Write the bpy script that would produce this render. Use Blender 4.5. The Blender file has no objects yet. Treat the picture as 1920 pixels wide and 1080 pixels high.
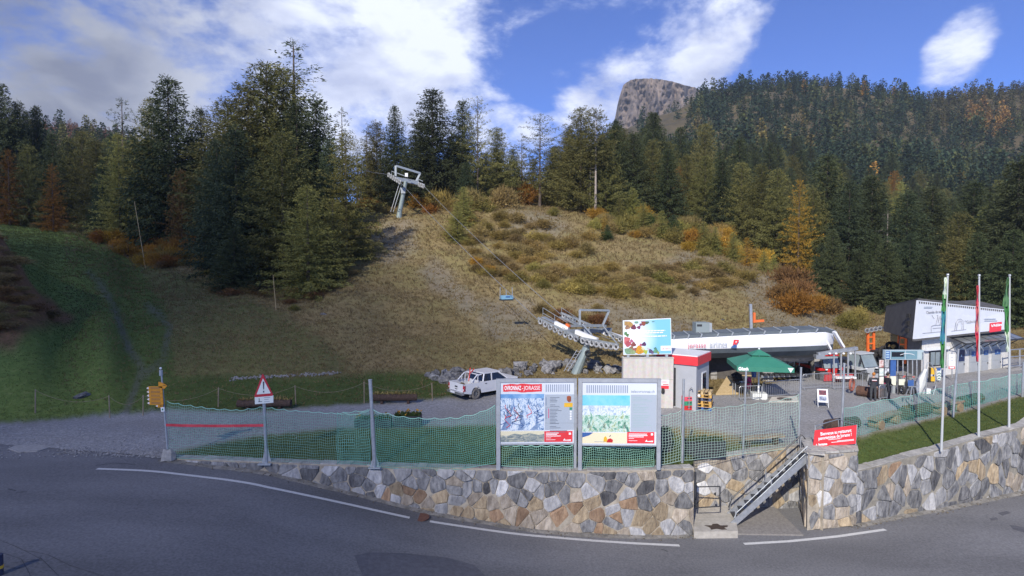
import bpy, math, random
import numpy as np
from mathutils import Vector, Matrix, noise as mn
random.seed(7); rng = np.random.default_rng(7)
S = bpy.context.scene
COL = S.collection
PI = math.pi
# ------------------------------------------------------------------ camera, sky, sun, exposure
CAMZ = 8.0; F = 1100.0
PITCH = math.atan2(40.0, F)
cam = bpy.data.cameras.new('camera'); camo = bpy.data.objects.new('camera', cam); COL.objects.link(camo)
camo.location = (0, 0, CAMZ); camo.rotation_euler = (PI/2 - PITCH, 0, 0)
cam.sensor_width = 36; cam.lens = 36*F/1920; cam.clip_end = 6000; cam.clip_start = 0.3
S.camera = camo
SUN_AZ = (-0.36, -0.93); SUN_EL = math.radians(34)
w = bpy.data.worlds.new('World'); S.world = w; w.use_nodes = True
sun = bpy.data.lights.new('sun', 'SUN'); suno = bpy.data.objects.new('sun', sun); COL.objects.link(suno)
sun.energy = 4.2; sun.angle = math.radians(0.53); sun.color = (1, .93, .82)
_h = Vector((SUN_AZ[0], SUN_AZ[1], 0)).normalized()
SUNV = Vector((_h.x*math.cos(SUN_EL), _h.y*math.cos(SUN_EL), math.sin(SUN_EL)))
suno.rotation_euler = SUNV.to_track_quat('Z', 'Y').to_euler(); suno.location = (0, 0, 60)
S.view_settings.view_transform = 'Standard'; S.view_settings.look = 'None'
S.view_settings.exposure = 0.42; S.view_settings.gamma = 1; S.view_settings.use_curve_mapping = False
S.render.engine = 'CYCLES'
try:
    S.cycles.use_denoising = True; S.cycles.max_bounces = 6; S.cycles.transparent_max_bounces = 8
except Exception: pass

def pdir(u, v):
    cx = (u-960)/F; cz = (540-v)/F
    return Vector((cx, math.cos(PITCH)+cz*math.sin(PITCH), -math.sin(PITCH)+cz*math.cos(PITCH)))
def At(u, v, Y):                       # the point of the sight line (u, v) at depth Y
    d = pdir(u, v); d *= Y/d.y
    return Vector((d.x, d.y, CAMZ+d.z))
def GZ(u, v, z):                       # the point of the sight line on the level z
    d = pdir(u, v); k = (z-CAMZ)/d.z
    return Vector((d.x*k, d.y*k, z))
def vz(v, Y): return At(960, v, Y).z
def proj(p):
    x, y, z = p[0], p[1], p[2]-CAMZ
    fy = y*math.cos(PITCH)-z*math.sin(PITCH); fz = y*math.sin(PITCH)+z*math.cos(PITCH)
    return 960+F*x/fy, 540-F*fz/fy

# ---- sky: Nishita with procedural clouds
def build_sky():
    nt = w.node_tree; N = nt.nodes; L = nt.links; N.clear()
    out = N.new('ShaderNodeOutputWorld'); bg = N.new('ShaderNodeBackground'); L.new(bg.outputs[0], out.inputs[0])
    sky = N.new('ShaderNodeTexSky'); sky.sky_type = 'NISHITA'; sky.sun_disc = False
    sky.sun_elevation = SUN_EL; sky.sun_rotation = math.atan2(SUN_AZ[0], SUN_AZ[1])
    sky.altitude = 2200; sky.air_density = 0.9; sky.dust_density = 0.2; sky.ozone_density = 5.0
    tc = N.new('ShaderNodeTexCoord')
    mp = N.new('ShaderNodeMapping'); mp.inputs['Scale'].default_value = (1, 1, 1.9); mp.inputs['Rotation'].default_value = (0, .35, .2)
    L.new(tc.outputs['Generated'], mp.inputs[0])
    def noise(sc, det, rough, dist=0, off=(0, 0, 0)):
        n = N.new('ShaderNodeTexNoise'); n.inputs['Scale'].default_value = sc; n.inputs['Detail'].default_value = det
        n.inputs['Roughness'].default_value = rough; n.inputs['Distortion'].default_value = dist
        L.new(mp.outputs[0], n.inputs['Vector']); return n.outputs['Fac']
    def m(op, a, b=None, c=None):
        n = N.new('ShaderNodeMath'); n.operation = op
        for i, q in enumerate((a, b, c)):
            if q is None: continue
            if isinstance(q, (int, float)): n.inputs[i].default_value = q
            else: L.new(q, n.inputs[i])
        return n.outputs[0]
    nrm = N.new('ShaderNodeVectorMath'); nrm.operation = 'NORMALIZE'; L.new(tc.outputs['Generated'], nrm.inputs[0])
    n1 = noise(5.0, 10, .60, .25); n2 = noise(19, 8, .65)
    dens = m('ADD', m('MULTIPLY', n1, 1.5), m('MULTIPLY', n2, .42))
    blobs = [(640, 90, 12, .20), (380, 130, 11, .16), (830, 70, 8, .18), (60, 60, 12, .22), (830, 190, 6, .16), (700, 220, 7, .16), (200, 190, 8, .16), (560, 200, 8, .1),
             (1230, 130, 5, .15), (1330, 80, 5, .17), (1120, 170, 5, .17), (1010, 190, 5, .12), (950, 265, 4, .2), (1790, 88, 3.2, .62), (1350, 35, 5, .12),
             (1020, 70, 6, -.20), (1600, 110, 9, -.26), (1510, 190, 7, -.2), (1900, 130, 5, -.2), (1010, 125, 4, -.1), (1690, 50, 4, -.16), (440, 205, 3, -.16), (130, 60, 3, -.08), (870, 130, 3, -.12)]
    for (u, v, deg, wt) in blobs:
        d = pdir(u, v).normalized()
        dn = N.new('ShaderNodeVectorMath'); dn.operation = 'DOT_PRODUCT'
        L.new(nrm.outputs[0], dn.inputs[0]); dn.inputs[1].default_value = d
        mr = N.new('ShaderNodeMapRange'); mr.interpolation_type = 'SMOOTHSTEP'
        mr.inputs['From Min'].default_value = math.cos(math.radians(deg*1.15)); mr.inputs['From Max'].default_value = 1.0
        mr.inputs['To Min'].default_value = 0; mr.inputs['To Max'].default_value = wt
        L.new(dn.outputs['Value'], mr.inputs['Value'])
        dens = m('ADD', dens, mr.outputs[0])
    mr = N.new('ShaderNodeMapRange'); mr.interpolation_type = 'SMOOTHSTEP'
    mr.inputs['From Min'].default_value = .96; mr.inputs['From Max'].default_value = 1.36
    L.new(dens, mr.inputs['Value'])
    # cloud tone: thick cores greyer, edges white
    n3 = noise(6.5, 6, .55, .2)
    ramp = N.new('ShaderNodeValToRGB'); ramp.color_ramp.elements[0].position = .34; ramp.color_ramp.elements[0].color = (.46, .51, .70, 1)
    ramp.color_ramp.elements[1].position = .56; ramp.color_ramp.elements[1].color = (.80, .85, 1.0, 1)
    L.new(n3, ramp.inputs[0])
    dk = N.new('ShaderNodeVectorMath'); dk.operation = 'DOT_PRODUCT'; L.new(nrm.outputs[0], dk.inputs[0]); dk.inputs[1].default_value = pdir(-150, 40).normalized()
    mk = N.new('ShaderNodeMapRange'); mk.interpolation_type = 'SMOOTHSTEP'; mk.inputs['From Min'].default_value = math.cos(math.radians(26)); mk.inputs['From Max'].default_value = 1
    mk.inputs['To Min'].default_value = 1; mk.inputs['To Max'].default_value = .38; L.new(dk.outputs['Value'], mk.inputs['Value'])
    tone = N.new('ShaderNodeMixRGB'); tone.blend_type = 'MULTIPLY'; tone.inputs[0].default_value = 1
    L.new(ramp.outputs[0], tone.inputs[1]); L.new(mk.outputs[0], tone.inputs[2])
    sc = N.new('ShaderNodeMixRGB'); sc.blend_type = 'MULTIPLY'; sc.inputs[0].default_value = 1; L.new(sky.outputs[0], sc.inputs[1]); sc.inputs[2].default_value = (.070, .086, .136, 1)
    mix = N.new('ShaderNodeMixRGB'); L.new(mr.outputs[0], mix.inputs[0]); L.new(sc.outputs[0], mix.inputs[1]); L.new(tone.outputs[0], mix.inputs[2])
    L.new(mix.outputs[0], bg.inputs[0]); bg.inputs[1].default_value = 1.0
build_sky()

# ------------------------------------------------------------------ helpers
def tag(o, label=None, cat=None, group=None, kind=None):
    if label: o['label'] = label
    if cat: o['category'] = cat
    if group: o['group'] = group
    if kind: o['kind'] = kind
    return o
def thing(name, label, cat, loc=(0, 0, 0), rotz=0, group=None):
    o = bpy.data.objects.new(name, None); COL.objects.link(o); o.empty_display_size = .2
    o.location = loc; o.rotation_euler = (0, 0, rotz)
    return tag(o, label, cat, group)
def rootloc(p):
    while p.parent is not None: p = p.parent
    return Vector(p.location)
class MB:
    def __init__(s): s.v = []; s.f = []; s.m = []
    def add(s, vs, fs, mi=0):
        b = len(s.v); s.v += [tuple(p) for p in vs]
        for f in fs: s.f.append(tuple(b+i for i in f)); s.m.append(mi)
        return s
    def hexa(s, p, mi=0):       # 8 corners: bottom 0-3 counter-clockwise, top 4-7
        return s.add(p, [(3, 2, 1, 0), (4, 5, 6, 7), (0, 1, 5, 4), (1, 2, 6, 5), (2, 3, 7, 6), (3, 0, 4, 7)], mi)
    def box(s, x0, y0, z0, x1, y1, z1, mi=0):
        return s.hexa([(x0, y0, z0), (x1, y0, z0), (x1, y1, z0), (x0, y1, z0), (x0, y0, z1), (x1, y0, z1), (x1, y1, z1), (x0, y1, z1)], mi)
    def obox(s, c, ax, ay, az, mi=0):   # centre and three half-axis vectors
        c = Vector(c); ax = Vector(ax); ay = Vector(ay); az = Vector(az)
        q = [(-1, -1), (1, -1), (1, 1), (-1, 1)]
        return s.hexa([c+ax*a+ay*b-az for a, b in q]+[c+ax*a+ay*b+az for a, b in q], mi)
    def bar(s, p0, p1, wd, ht=None, mi=0):     # rectangular bar between two points
        p0 = Vector(p0); p1 = Vector(p1); d = p1-p0; ht = ht or wd
        if d.length < 1e-6: return s
        dn = d.normalized(); up = Vector((0, 0, 1)) if abs(dn.z) < .95 else Vector((0, 1, 0))
        sx = dn.cross(up).normalized(); sz = sx.cross(dn)
        return s.obox((p0+p1)/2, d/2, sx*-wd/2, sz*ht/2, mi)
    def tube(s, pts, r, n=8, mi=0, cap=True):
        pts = [Vector(p) for p in pts]; rs = r if isinstance(r, (list, tuple)) else [r]*len(pts)
        vs = []; fs = []; prev = None
        for i, p in enumerate(pts):
            a = pts[max(0, i-1)]; b = pts[min(len(pts)-1, i+1)]; d = (b-a)
            d = d.normalized() if d.length > 1e-9 else Vector((0, 0, 1))
            if prev is None:
                t = Vector((0, 0, 1)) if abs(d.z) < .9 else Vector((1, 0, 0)); sx = d.cross(t).normalized()
            else:
                sx = (prev-d*prev.dot(d)).normalized()
            prev = sx; sy = d.cross(sx)
            for k in range(n):
                an = 2*PI*k/n; vs.append(p+(sx*math.cos(an)+sy*math.sin(an))*rs[i])
        for i in range(len(pts)-1):
            for k in range(n):
                k2 = (k+1) % n; fs.append((i*n+k, i*n+k2, (i+1)*n+k2, (i+1)*n+k))
        if cap: fs.append(tuple(range(n-1, -1, -1))); fs.append(tuple((len(pts)-1)*n+k for k in range(n)))
        return s.add(vs, fs, mi)
    def cyl(s, p0, p1, r, n=12, mi=0): return s.tube([p0, p1], r, n, mi)
    def prism(s, poly, d, mi=0):       # planar polygon (3-D points) pushed along the vector d
        n = len(poly); d = Vector(d); a = [Vector(p) for p in poly]; b = [p+d for p in a]
        fs = [tuple(range(n)), tuple(2*n-1-i for i in range(n))]
        fs += [(i, i+n, (i+1) % n+n, (i+1) % n) for i in range(n)]
        return s.add(a+b, fs, mi)
    def torus(s, c, ax, ay, R, r, n=16, k=6, mi=0):
        c = Vector(c); ax = Vector(ax).normalized(); ay = Vector(ay).normalized()
        pts = [c+(ax*math.cos(2*PI*i/n)+ay*math.sin(2*PI*i/n))*R for i in range(n)]
        vs = []; fs = []; az = ax.cross(ay)
        for i, p in enumerate(pts):
            rd = (p-c).normalized()
            for j in range(k): vs.append(p+(rd*math.cos(2*PI*j/k)+az*math.sin(2*PI*j/k))*r)
        for i in range(n):
            for j in range(k): fs.append((i*k+j, i*k+(j+1) % k, ((i+1) % n)*k+(j+1) % k, ((i+1) % n)*k+j))
        return s.add(vs, fs, mi)
    def blob(s, c, rx, ry, rz, seed=0, rough=.25, n=8, m=6, mi=0, flat=0):
        vs = []; fs = []; c = Vector(c)
        def P(th, ph):
            d = Vector((math.cos(th)*math.sin(ph), math.sin(th)*math.sin(ph), math.cos(ph)))
            k = 1+rough*mn.noise(d*1.6+Vector((seed*3.1, seed*1.7, 0)))*2
            p = Vector((d.x*rx*k, d.y*ry*k, d.z*rz*k))
            if flat and p.z < -rz*flat: p.z = -rz*flat
            return c+p
        vs.append(P(0, 0))
        for j in range(1, m):
            for i in range(n): vs.append(P(2*PI*i/n, PI*j/m))
        vs.append(P(0, PI))
        for i in range(n): fs.append((0, 1+i, 1+(i+1) % n))
        for j in range(m-2):
            for i in range(n): a = 1+j*n; b = a+n; fs.append((a+i, b+i, b+(i+1) % n, a+(i+1) % n))
        a = 1+(m-2)*n
        for i in range(n): fs.append((a+i, len(vs)-1, a+(i+1) % n))
        return s.add(vs, fs, mi)
    def mesh(s, name, mats, off=(0, 0, 0), smooth=False):
        me = bpy.data.meshes.new(name); ox, oy, oz = off
        me.from_pydata([(x-ox, y-oy, z-oz) for x, y, z in s.v], [], s.f)
        for q in (mats if isinstance(mats, (list, tuple)) else [mats]): me.materials.append(q)
        me.polygons.foreach_set('material_index', s.m)
        if smooth: me.polygons.foreach_set('use_smooth', [True]*len(s.f))
        me.update(); return me
    def build(s, name, mats, parent=None, world=False, smooth=False, autosmooth=False):
        """world: the shapes were collected in world coordinates and the thing has no rotation"""
        off = rootloc(parent) if (world and parent is not None) else (0, 0, 0)
        o = bpy.data.objects.new(name, s.mesh(name, mats, off, smooth)); COL.objects.link(o)
        if parent is not None: o.parent = parent
        if autosmooth: o.data.set_sharp_from_angle(angle=math.radians(40)); 
        return o
def single(name, mb, mat, label, cat, loc=None, group=None, kind=None, smooth=False):
    """a thing that is one mesh, its origin at loc"""
    loc = Vector(loc) if loc is not None else Vector((0, 0, 0))
    o = bpy.data.objects.new(name, mb.mesh(name, mat, loc, smooth)); COL.objects.link(o); o.location = loc
    return tag(o, label, cat, group, kind)
def dup(root, loc, rotz=0, label=None, scale=None):
    r = root.copy(); COL.objects.link(r); r.location = loc; r.rotation_euler = (0, 0, rotz)
    if scale: r.scale = scale
    if label: r['label'] = label
    for ch in root.children:
        c = ch.copy(); COL.objects.link(c); c.parent = r
        for g in ch.children:
            d = g.copy(); COL.objects.link(d); d.parent = c
    return r
def text(parent, s, loc, size, mat, right=(1, 0, 0), up=(0, 0, 1), align='LEFT', name='lettering', sx=1.0, bold=0.0, ext=.003, fit=None):
    cu = bpy.data.curves.new(name, 'FONT'); cu.body = s; cu.size = size; cu.align_x = align; cu.align_y = 'CENTER'
    cu.extrude = ext; cu.offset = bold; cu.resolution_u = 2; cu.materials.append(mat)
    tmp = bpy.data.objects.new(name, cu); me = bpy.data.meshes.new_from_object(tmp); bpy.data.objects.remove(tmp); bpy.data.curves.remove(cu); me.name = name
    if fit: sx = fit/(max(v.co.x for v in me.vertices)-min(v.co.x for v in me.vertices))
    o = bpy.data.objects.new(name, me); COL.objects.link(o); o.parent = parent
    X = Vector(right).normalized(); Yv = Vector(up).normalized(); Z = X.cross(Yv).normalized(); Yv = Z.cross(X)
    m = Matrix((X*sx, Yv, Z)).transposed().to_4x4(); m.translation = Vector(loc); o.matrix_local = m
    return o

# ------------------------------------------------------------------ materials
MATS = {}
def M(name, c1, c2=None, scale=3, rough=.7, metal=0, bump=0, det=4, rnd=0, spec=None, stretch=None, bscale=None, lo=.35, hi=.65):
    if name in MATS: return MATS[name]
    m = bpy.data.materials.new(name); m.use_nodes = True; nt = m.node_tree; N = nt.nodes; L = nt.links
    b = N['Principled BSDF']; b.inputs['Roughness'].default_value = rough; b.inputs['Metallic'].default_value = metal
    if spec is not None: b.inputs['Specular IOR Level'].default_value = spec
    c1 = tuple(c1)+(1,); b.inputs['Base Color'].default_value = c1
    if c2 is not None or bump:
        tc = N.new('ShaderNodeTexCoord'); mp = N.new('ShaderNodeMapping'); L.new(tc.outputs['Object'], mp.inputs[0])
        if stretch: mp.inputs['Scale'].default_value = stretch
        if rnd:
            oi = N.new('ShaderNodeObjectInfo'); vm = N.new('ShaderNodeVectorMath'); vm.operation = 'SCALE'
            vm.inputs[0].default_value = (37, 91, 53); L.new(oi.outputs['Random'], vm.inputs['Scale']); L.new(vm.outputs[0], mp.inputs['Location'])
    if c2 is not None:
        n = N.new('ShaderNodeTexNoise'); n.inputs['Scale'].default_value = scale; n.inputs['Detail'].default_value = det; n.inputs['Roughness'].default_value = .65
        L.new(mp.outputs[0], n.inputs['Vector'])
        r = N.new('ShaderNodeValToRGB'); r.color_ramp.elements[0].position = lo; r.color_ramp.elements[1].position = hi
        r.color_ramp.elements[0].color = c1; r.color_ramp.elements[1].color = tuple(c2)+(1,)
        L.new(n.outputs['Fac'], r.inputs[0]); colr = r.outputs[0]
        if rnd:
            hs = N.new('ShaderNodeHueSaturation'); mr = N.new('ShaderNodeMapRange'); mr.inputs['To Min'].default_value = 1-rnd; mr.inputs['To Max'].default_value = 1+rnd
            L.new(oi.outputs['Random'], mr.inputs['Value']); L.new(mr.outputs[0], hs.inputs['Value']); L.new(colr, hs.inputs['Color']); colr = hs.outputs[0]
        L.new(colr, b.inputs['Base Color'])
    if bump:
        n = N.new('ShaderNodeTexNoise'); n.inputs['Scale'].default_value = bscale or scale*2.5; n.inputs['Detail'].default_value = 5; L.new(mp.outputs[0], n.inputs['Vector'])
        bp = N.new('ShaderNodeBump'); bp.inputs['Strength'].default_value = 1; bp.inputs['Distance'].default_value = bump
        L.new(n.outputs['Fac'], bp.inputs['Height']); L.new(bp.outputs[0], b.inputs['Normal'])
    MATS[name] = m; return m
def leafmat(name, ca, cb, trans=.25, tint=None):
    """foliage: colour varies from leaf clump to leaf clump (attribute var) and from plant to plant; tint: colour attribute overrides"""
    m = bpy.data.materials.new(name); m.use_nodes = True; nt = m.node_tree; N = nt.nodes; L = nt.links
    b = N['Principled BSDF']; out = N['Material Output']; b.inputs['Roughness'].default_value = .75; b.inputs['Specular IOR Level'].default_value = .25
    at = N.new('ShaderNodeAttribute'); at.attribute_name = 'var'; oi = N.new('ShaderNodeObjectInfo')
    mx = N.new('ShaderNodeMixRGB'); mx.inputs[1].default_value = tuple(ca)+(1,); mx.inputs[2].default_value = tuple(cb)+(1,)
    L.new(at.outputs['Fac'], mx.inputs[0]); colr = mx.outputs[0]
    if tint:
        t = N.new('ShaderNodeAttribute'); t.attribute_name = tint; colr = t.outputs['Color']
    else:
        hs = N.new('ShaderNodeHueSaturation'); mr = N.new('ShaderNodeMapRange'); mr.inputs['To Min'].default_value = .72; mr.inputs['To Max'].default_value = 1.3
        L.new(oi.outputs['Random'], mr.inputs['Value']); L.new(mr.outputs[0], hs.inputs['Value'])
        m2 = N.new('ShaderNodeMapRange'); m2.inputs['To Min'].default_value = .488; m2.inputs['To Max'].default_value = .512
        ml = N.new('ShaderNodeMath'); ml.operation = 'FRACT'; mm = N.new('ShaderNodeMath'); mm.operation = 'MULTIPLY'; mm.inputs[1].default_value = 7.3
        L.new(oi.outputs['Random'], mm.inputs[0]); L.new(mm.outputs[0], ml.inputs[0]); L.new(ml.outputs[0], m2.inputs['Value']); L.new(m2.outputs[0], hs.inputs['Hue'])
        L.new(colr, hs.inputs['Color']); colr = hs.outputs[0]
    L.new(colr, b.inputs['Base Color'])
    tr = N.new('ShaderNodeBsdfTranslucent'); L.new(colr, tr.inputs[0]); ms = N.new('ShaderNodeMixShader'); ms.inputs[0].default_value = trans
    L.new(b.outputs[0], ms.inputs[1]); L.new(tr.outputs[0], ms.inputs[2]); L.new(ms.outputs[0], out.inputs[0])
    MATS[name] = m; return m
galv = M('galvanised steel', (.36, .38, .40), (.48, .50, .52), 6, .45, .6)
steel = M('painted grey steel', (.30, .33, .35), (.38, .41, .43), 4, .5, .2)
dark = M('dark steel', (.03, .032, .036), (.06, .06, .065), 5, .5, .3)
black = M('black rubber', (.018, .018, .02), (.035, .033, .03), 8, .85)
white = M('white paint', (.78, .79, .80), (.70, .71, .72), 2, .35)
wood = M('weathered wood', (.20, .15, .10), (.34, .27, .19), 9, .8, bump=.01, stretch=(1, 1, .3))
palew = M('pale wood', (.42, .30, .14), (.52, .40, .22), 8, .8)
logm = M('dark log bark', (.035, .022, .016), (.09, .055, .04), 10, .9, bump=.02)
logend = M('sawn log end', (.20, .15, .09), (.30, .23, .14), 14, .85)
red = M('red paint', (.55, .03, .03), (.48, .025, .025), 3, .4)
brred = M('bright red print', (.72, .045, .055), (.66, .035, .045), 3, .45)
orange = M('orange paint', (.75, .16, .03), (.62, .12, .03), 4, .5)
yellow = M('yellow paint', (.75, .45, .03), (.66, .38, .03), 4, .5)
blue = M('blue paint', (.04, .10, .28), (.05, .12, .33), 4, .4)
pink = M('pink fabric', (.62, .05, .17), (.5, .04, .13), 6, .8)
green = M('green paint', (.03, .22, .12), (.04, .27, .15), 4, .5)
glass = M('dark window glass', (.012, .016, .022), None, rough=.06, spec=.8)
glassl = M('pale window glass', (.20, .25, .27), (.26, .31, .33), 1.5, rough=.12, spec=.8)
concrete = M('pale concrete', (.46, .43, .38), (.56, .53, .48), 2.5, .9, bump=.008)
cgrey = M('grey concrete', (.25, .245, .235), (.34, .33, .315), 5, .9, bump=.01)
rockm = M('boulder rock', (.075, .075, .08), (.25, .245, .24), 2.2, .9, bump=.08, rnd=.3)
bark = M('tree bark', (.06, .045, .035), (.13, .10, .08), 3, .95, bump=.02)
palebark = M('pale dead bark', (.26, .22, .19), (.36, .31, .27), 3, .95)
grime = M('ink', (.05, .06, .08)); inkg = M('grey ink', (.30, .34, .38)); wink = M('white ink', (.85, .85, .85))
# ------------------------------------------------------------------ terrain
NROW = 165; A0, A1, AST = -260, 2180, 5
aa = np.arange(A0, A1+1, AST, dtype=float)
_ye = [(-260, 27.6), (0, 26.0), (310, 24.45), (500, 23.95), (700, 23.5), (940, 23.1), (1080, 22.9), (1240, 23.1), (1298, 23.4), (1304, 25.3), (1400, 25.7), (1496, 26.0), (1520, 25.3), (1600, 25.3), (1620, 24.5), (1920, 27.7), (2180, 31.0)]
_ze = [(-260, .0), (0, .03), (310, -.03), (1240, -.03), (1298, -.05), (1304, -.55), (1393, -.2), (1496, .02), (1520, .3), (1600, .2), (1620, -.5), (1920, .48), (2180, 1.1)]
_z1 = [(-260, .12), (310, .06), (1240, .1), (1300, .0), (1500, .15), (1620, .25), (1790, .35), (1920, .5), (2180, .9)]
def ip(tab, a): return np.interp(a, [t[0] for t in tab], [t[1] for t in tab])
def zz(*l): return [(Y, vz(v, Y) if v > 100 else v) for Y, v in l]      # v > 100 is a picture row, else a height
cols = [
 (-260, zz((30, .2), (34, 1.6), (38, 7.), (44, 12.5), (60, 13.5), (110, 19.), (150, 34.))),
 (0, zz((30, 790), (36, 650), (44, 432), (55, 9.5), (80, 11.5), (110, 16.5), (150, 32.))),
 (35, zz((30, 789), (36.8, 633), (42.5, 502), (55, 8.6), (80, 11.2), (110, 16), (150, 30.))),
 (62, zz((30.4, 787), (37.5, 632), (43, 550), (55, 502), (80, 456), (105, 426), (120, 408), (150, 28.))),
 (100, zz((30.4, 786), (38, 662), (45, 590), (55, 528), (80, 462), (105, 432), (120, 415), (150, 27.))),
 (136, zz((30.6, 786), (38, 672), (50, 562), (70, 484), (95, 442), (110, 428), (150, 26.))),
 (190, zz((31, 785), (38, 650), (50, 565), (70, 498), (90, 455), (110, 432), (150, 25.))),
 (250, zz((31.2, 782), (38, 685), (50, 590), (70, 522), (84, 486), (90, 462), (120, 20.), (150, 25.))),
 (330, zz((31.6, 776), (38, 685), (50, 592), (62, 541), (72, 492), (85, 464), (120, 20.), (150, 24.))),
 (440, zz((32.5, 766), (40, 672), (52, 587), (64, 532), (80, 480), (100, 432), (140, 24.), (150, 25.))),
 (580, zz((33.5, 756), (42, 658), (54, 587), (63, 552), (78, 482), (95, 432), (140, 24.), (150, 25.))),
 (680, zz((34, 750), (40, 695), (52, 592), (66, 512), (80, 444), (92, 402), (110, 19.), (150, 24.))),
 (760, zz((34.5, 747), (40, 692), (52, 597), (66, 517), (80, 447), (93, 400), (110, 19.5), (150, 25.))),
 (860, zz((35, 745), (41, 690), (54, 600), (68, 517), (82, 447), (96, 394), (115, 20.), (150, 25.))),
 (960, zz((36, 737), (42, 690), (55, 600), (70, 512), (85, 442), (98, 390), (115, 20.), (150, 26.))),
 (1100, zz((37, 728), (43, 692), (56, 602), (70, 522), (85, 457), (100, 407), (118, 20.), (150, 26.))),
 (1200, zz((40, .2), (46, 684), (57, 602), (70, 527), (85, 467), (98, 427), (118, 18.), (150, 24.))),
 (1320, zz((42, .2), (48, 664), (60, 602), (72, 532), (88, 482), (98, 452), (115, 15.), (150, 19.))),
 (1440, zz((44, .2), (50, 655), (62, 592), (74, 547), (86, 512), (95, 500), (115, 10.), (150, 14.))),
 (1560, zz((46, .2), (56, 642), (66, 602), (76, 575), (90, 562), (120, 4.), (150, 9.))),
 (1650, zz((48, .25), (60, 625), (80, 1.8), (110, 2.5), (150, 7.))),
 (1800, zz((48, .35), (80, .8), (110, 2.), (150, 6.))),
 (2180, zz((50, .9), (80, 1.), (110, 2.), (150, 6.)))]
YEDGE = ip(_ye, aa); ZEDGE = ip(_ze, aa); Z1 = ip(_z1, aa); YMAX = 150.0
tt = np.linspace(0, 1, NROW)
YY = YEDGE[:, None]*(YMAX/YEDGE[:, None])**tt[None, :]
ZZ = np.zeros_like(YY)
_ca = np.array([c[0] for c in cols], float)
def colz(ci, Yarr, ye, ze, z1):
    pts = [(ye, ze), (ye+2.6, z1)]+[p for p in cols[ci][1] if p[0] > ye+3.4]
    return np.interp(Yarr, [p[0] for p in pts], [p[1] for p in pts])
for i, a in enumerate(aa):
    k = int(np.clip(np.searchsorted(_ca, a)-1, 0, len(cols)-2)); f = (a-_ca[k])/(_ca[k+1]-_ca[k]); f = float(np.clip(f, 0, 1)); f = f*f*(3-2*f)
    ZZ[i] = (1-f)*colz(k, YY[i], YEDGE[i], ZEDGE[i], Z1[i])+f*colz(k+1, YY[i], YEDGE[i], ZEDGE[i], Z1[i])
def smooth(Zg, n):
    for _ in range(n):
        q = Zg.copy()
        q[:, 1:-1] = (Zg[:, :-2]+2*Zg[:, 1:-1]+Zg[:, 2:])/4
        p = q.copy(); p[1:-1] = (q[:-2]+2*q[1:-1]+q[2:])/4; Zg = p
    return Zg
keep0 = ZZ[:, :8].copy(); ZZ = smooth(ZZ, 9); ZZ[:, :4] = keep0[:, :4]
XX = (aa[:, None]-960)/F*YY
# picture position of every terrain point, only used to know which ground cover lies where
def projn(X, Y, Z):
    z = Z-CAMZ; fy = Y*math.cos(PITCH)-z*math.sin(PITCH); fz = Y*math.sin(PITCH)+z*math.cos(PITCH)
    return 960+F*X/fy, 540-F*fz/fy
UU, VV = projn(XX, YY, ZZ)
def inpoly(poly, u, v):
    r = np.zeros(u.shape, bool); n = len(poly)
    for i in range(n):
        x0, y0 = poly[i]; x1, y1 = poly[(i+1) % n]
        c = ((y0 > v) != (y1 > v)); 
        with np.errstate(divide='ignore', invalid='ignore'):
            xi = (x1-x0)*(v-y0)/(y1-y0+1e-12)+x0
        r ^= c & (u < xi)
    return r
def blur(q, n):
    q = q.astype(float)
    for _ in range(n):
        p = q.copy(); p[1:-1] = (q[:-2]+2*q[1:-1]+q[2:])/4; q = p.copy(); q[:, 1:-1] = (p[:, :-2]+2*p[:, 1:-1]+p[:, 2:])/4
    return q
P_gravel = [(-400, 900), (-400, 797), (0, 793), (120, 786), (300, 769), (480, 772), (600, 762), (760, 752), (850, 744), (940, 736), (1160, 742), (1240, 745), (1340, 740), (1400, 742), (1500, 700), (1600, 680), (1700, 672), (1920, 672), (2200, 690),
            (2200, 700), (1920, 742), (1790, 776), (1608, 817), (1500, 838), (1400, 820), (1290, 800), (1240, 803), (1000, 803), (930, 797), (640, 802), (480, 817), (335, 845), (305, 866), (300, 900)]
P_green = [(-300, 800), (-300, 640), (30, 600), (136, 612), (128, 590), (60, 545), (30, 490), (-10, 412), (60, 422), (150, 436), (270, 500), (320, 600), (330, 700), (600, 705), (830, 700), (860, 745), (700, 760), (480, 775), (300, 785)]
P_strip = [(300, 900), (335, 845), (480, 817), (640, 802), (930, 797), (1240, 803), (1300, 830), (1520, 840), (1608, 817), (1790, 776), (1920, 742), (2200, 690), (2200, 900)]
P_bank = [(-300, 640), (-300, 400), (0, 428), (40, 500), (65, 545), (138, 592), (136, 612), (64, 612), (20, 655)]
scree = [[(1380, 520), (1480, 520), (1620, 610), (1560, 650), (1440, 620)], [(930, 395), (1040, 395), (1070, 440), (960, 450)], [(870, 560), (1010, 570), (1010, 640), (930, 640)], [(1240, 480), (1330, 470), (1400, 540), (1300, 560)], [(700, 430), (770, 410), (800, 470), (720, 500)], [(800, 470), (900, 560), (880, 600), (790, 520)], [(1060, 560), (1300, 590), (1350, 640), (1180, 640)]]
paths = [[(168, 515), (190, 535), (215, 575), (228, 620), (242, 655), (266, 690), (250, 740), (232, 785)], [(275, 575), (300, 592), (318, 615), (304, 675), (268, 705)]]
jit = np.vectorize(lambda x, y, s: mn.noise(Vector((x*s, y*s, 3.3))))
jx = jit(XX, YY, .35)*10; jy = jit(YY, XX+50, .35)*7
Uj, Vj = UU+jx, VV+jy*np.clip((YY-22)/20, .3, 1)
front = YY < 110
mg = blur(inpoly(P_gravel, Uj, Vj) & (YY < 52), 1)
mgr = blur((inpoly(P_green, Uj, Vj) | inpoly(P_strip, UU, VV)) & (YY < 112), 3)
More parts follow.
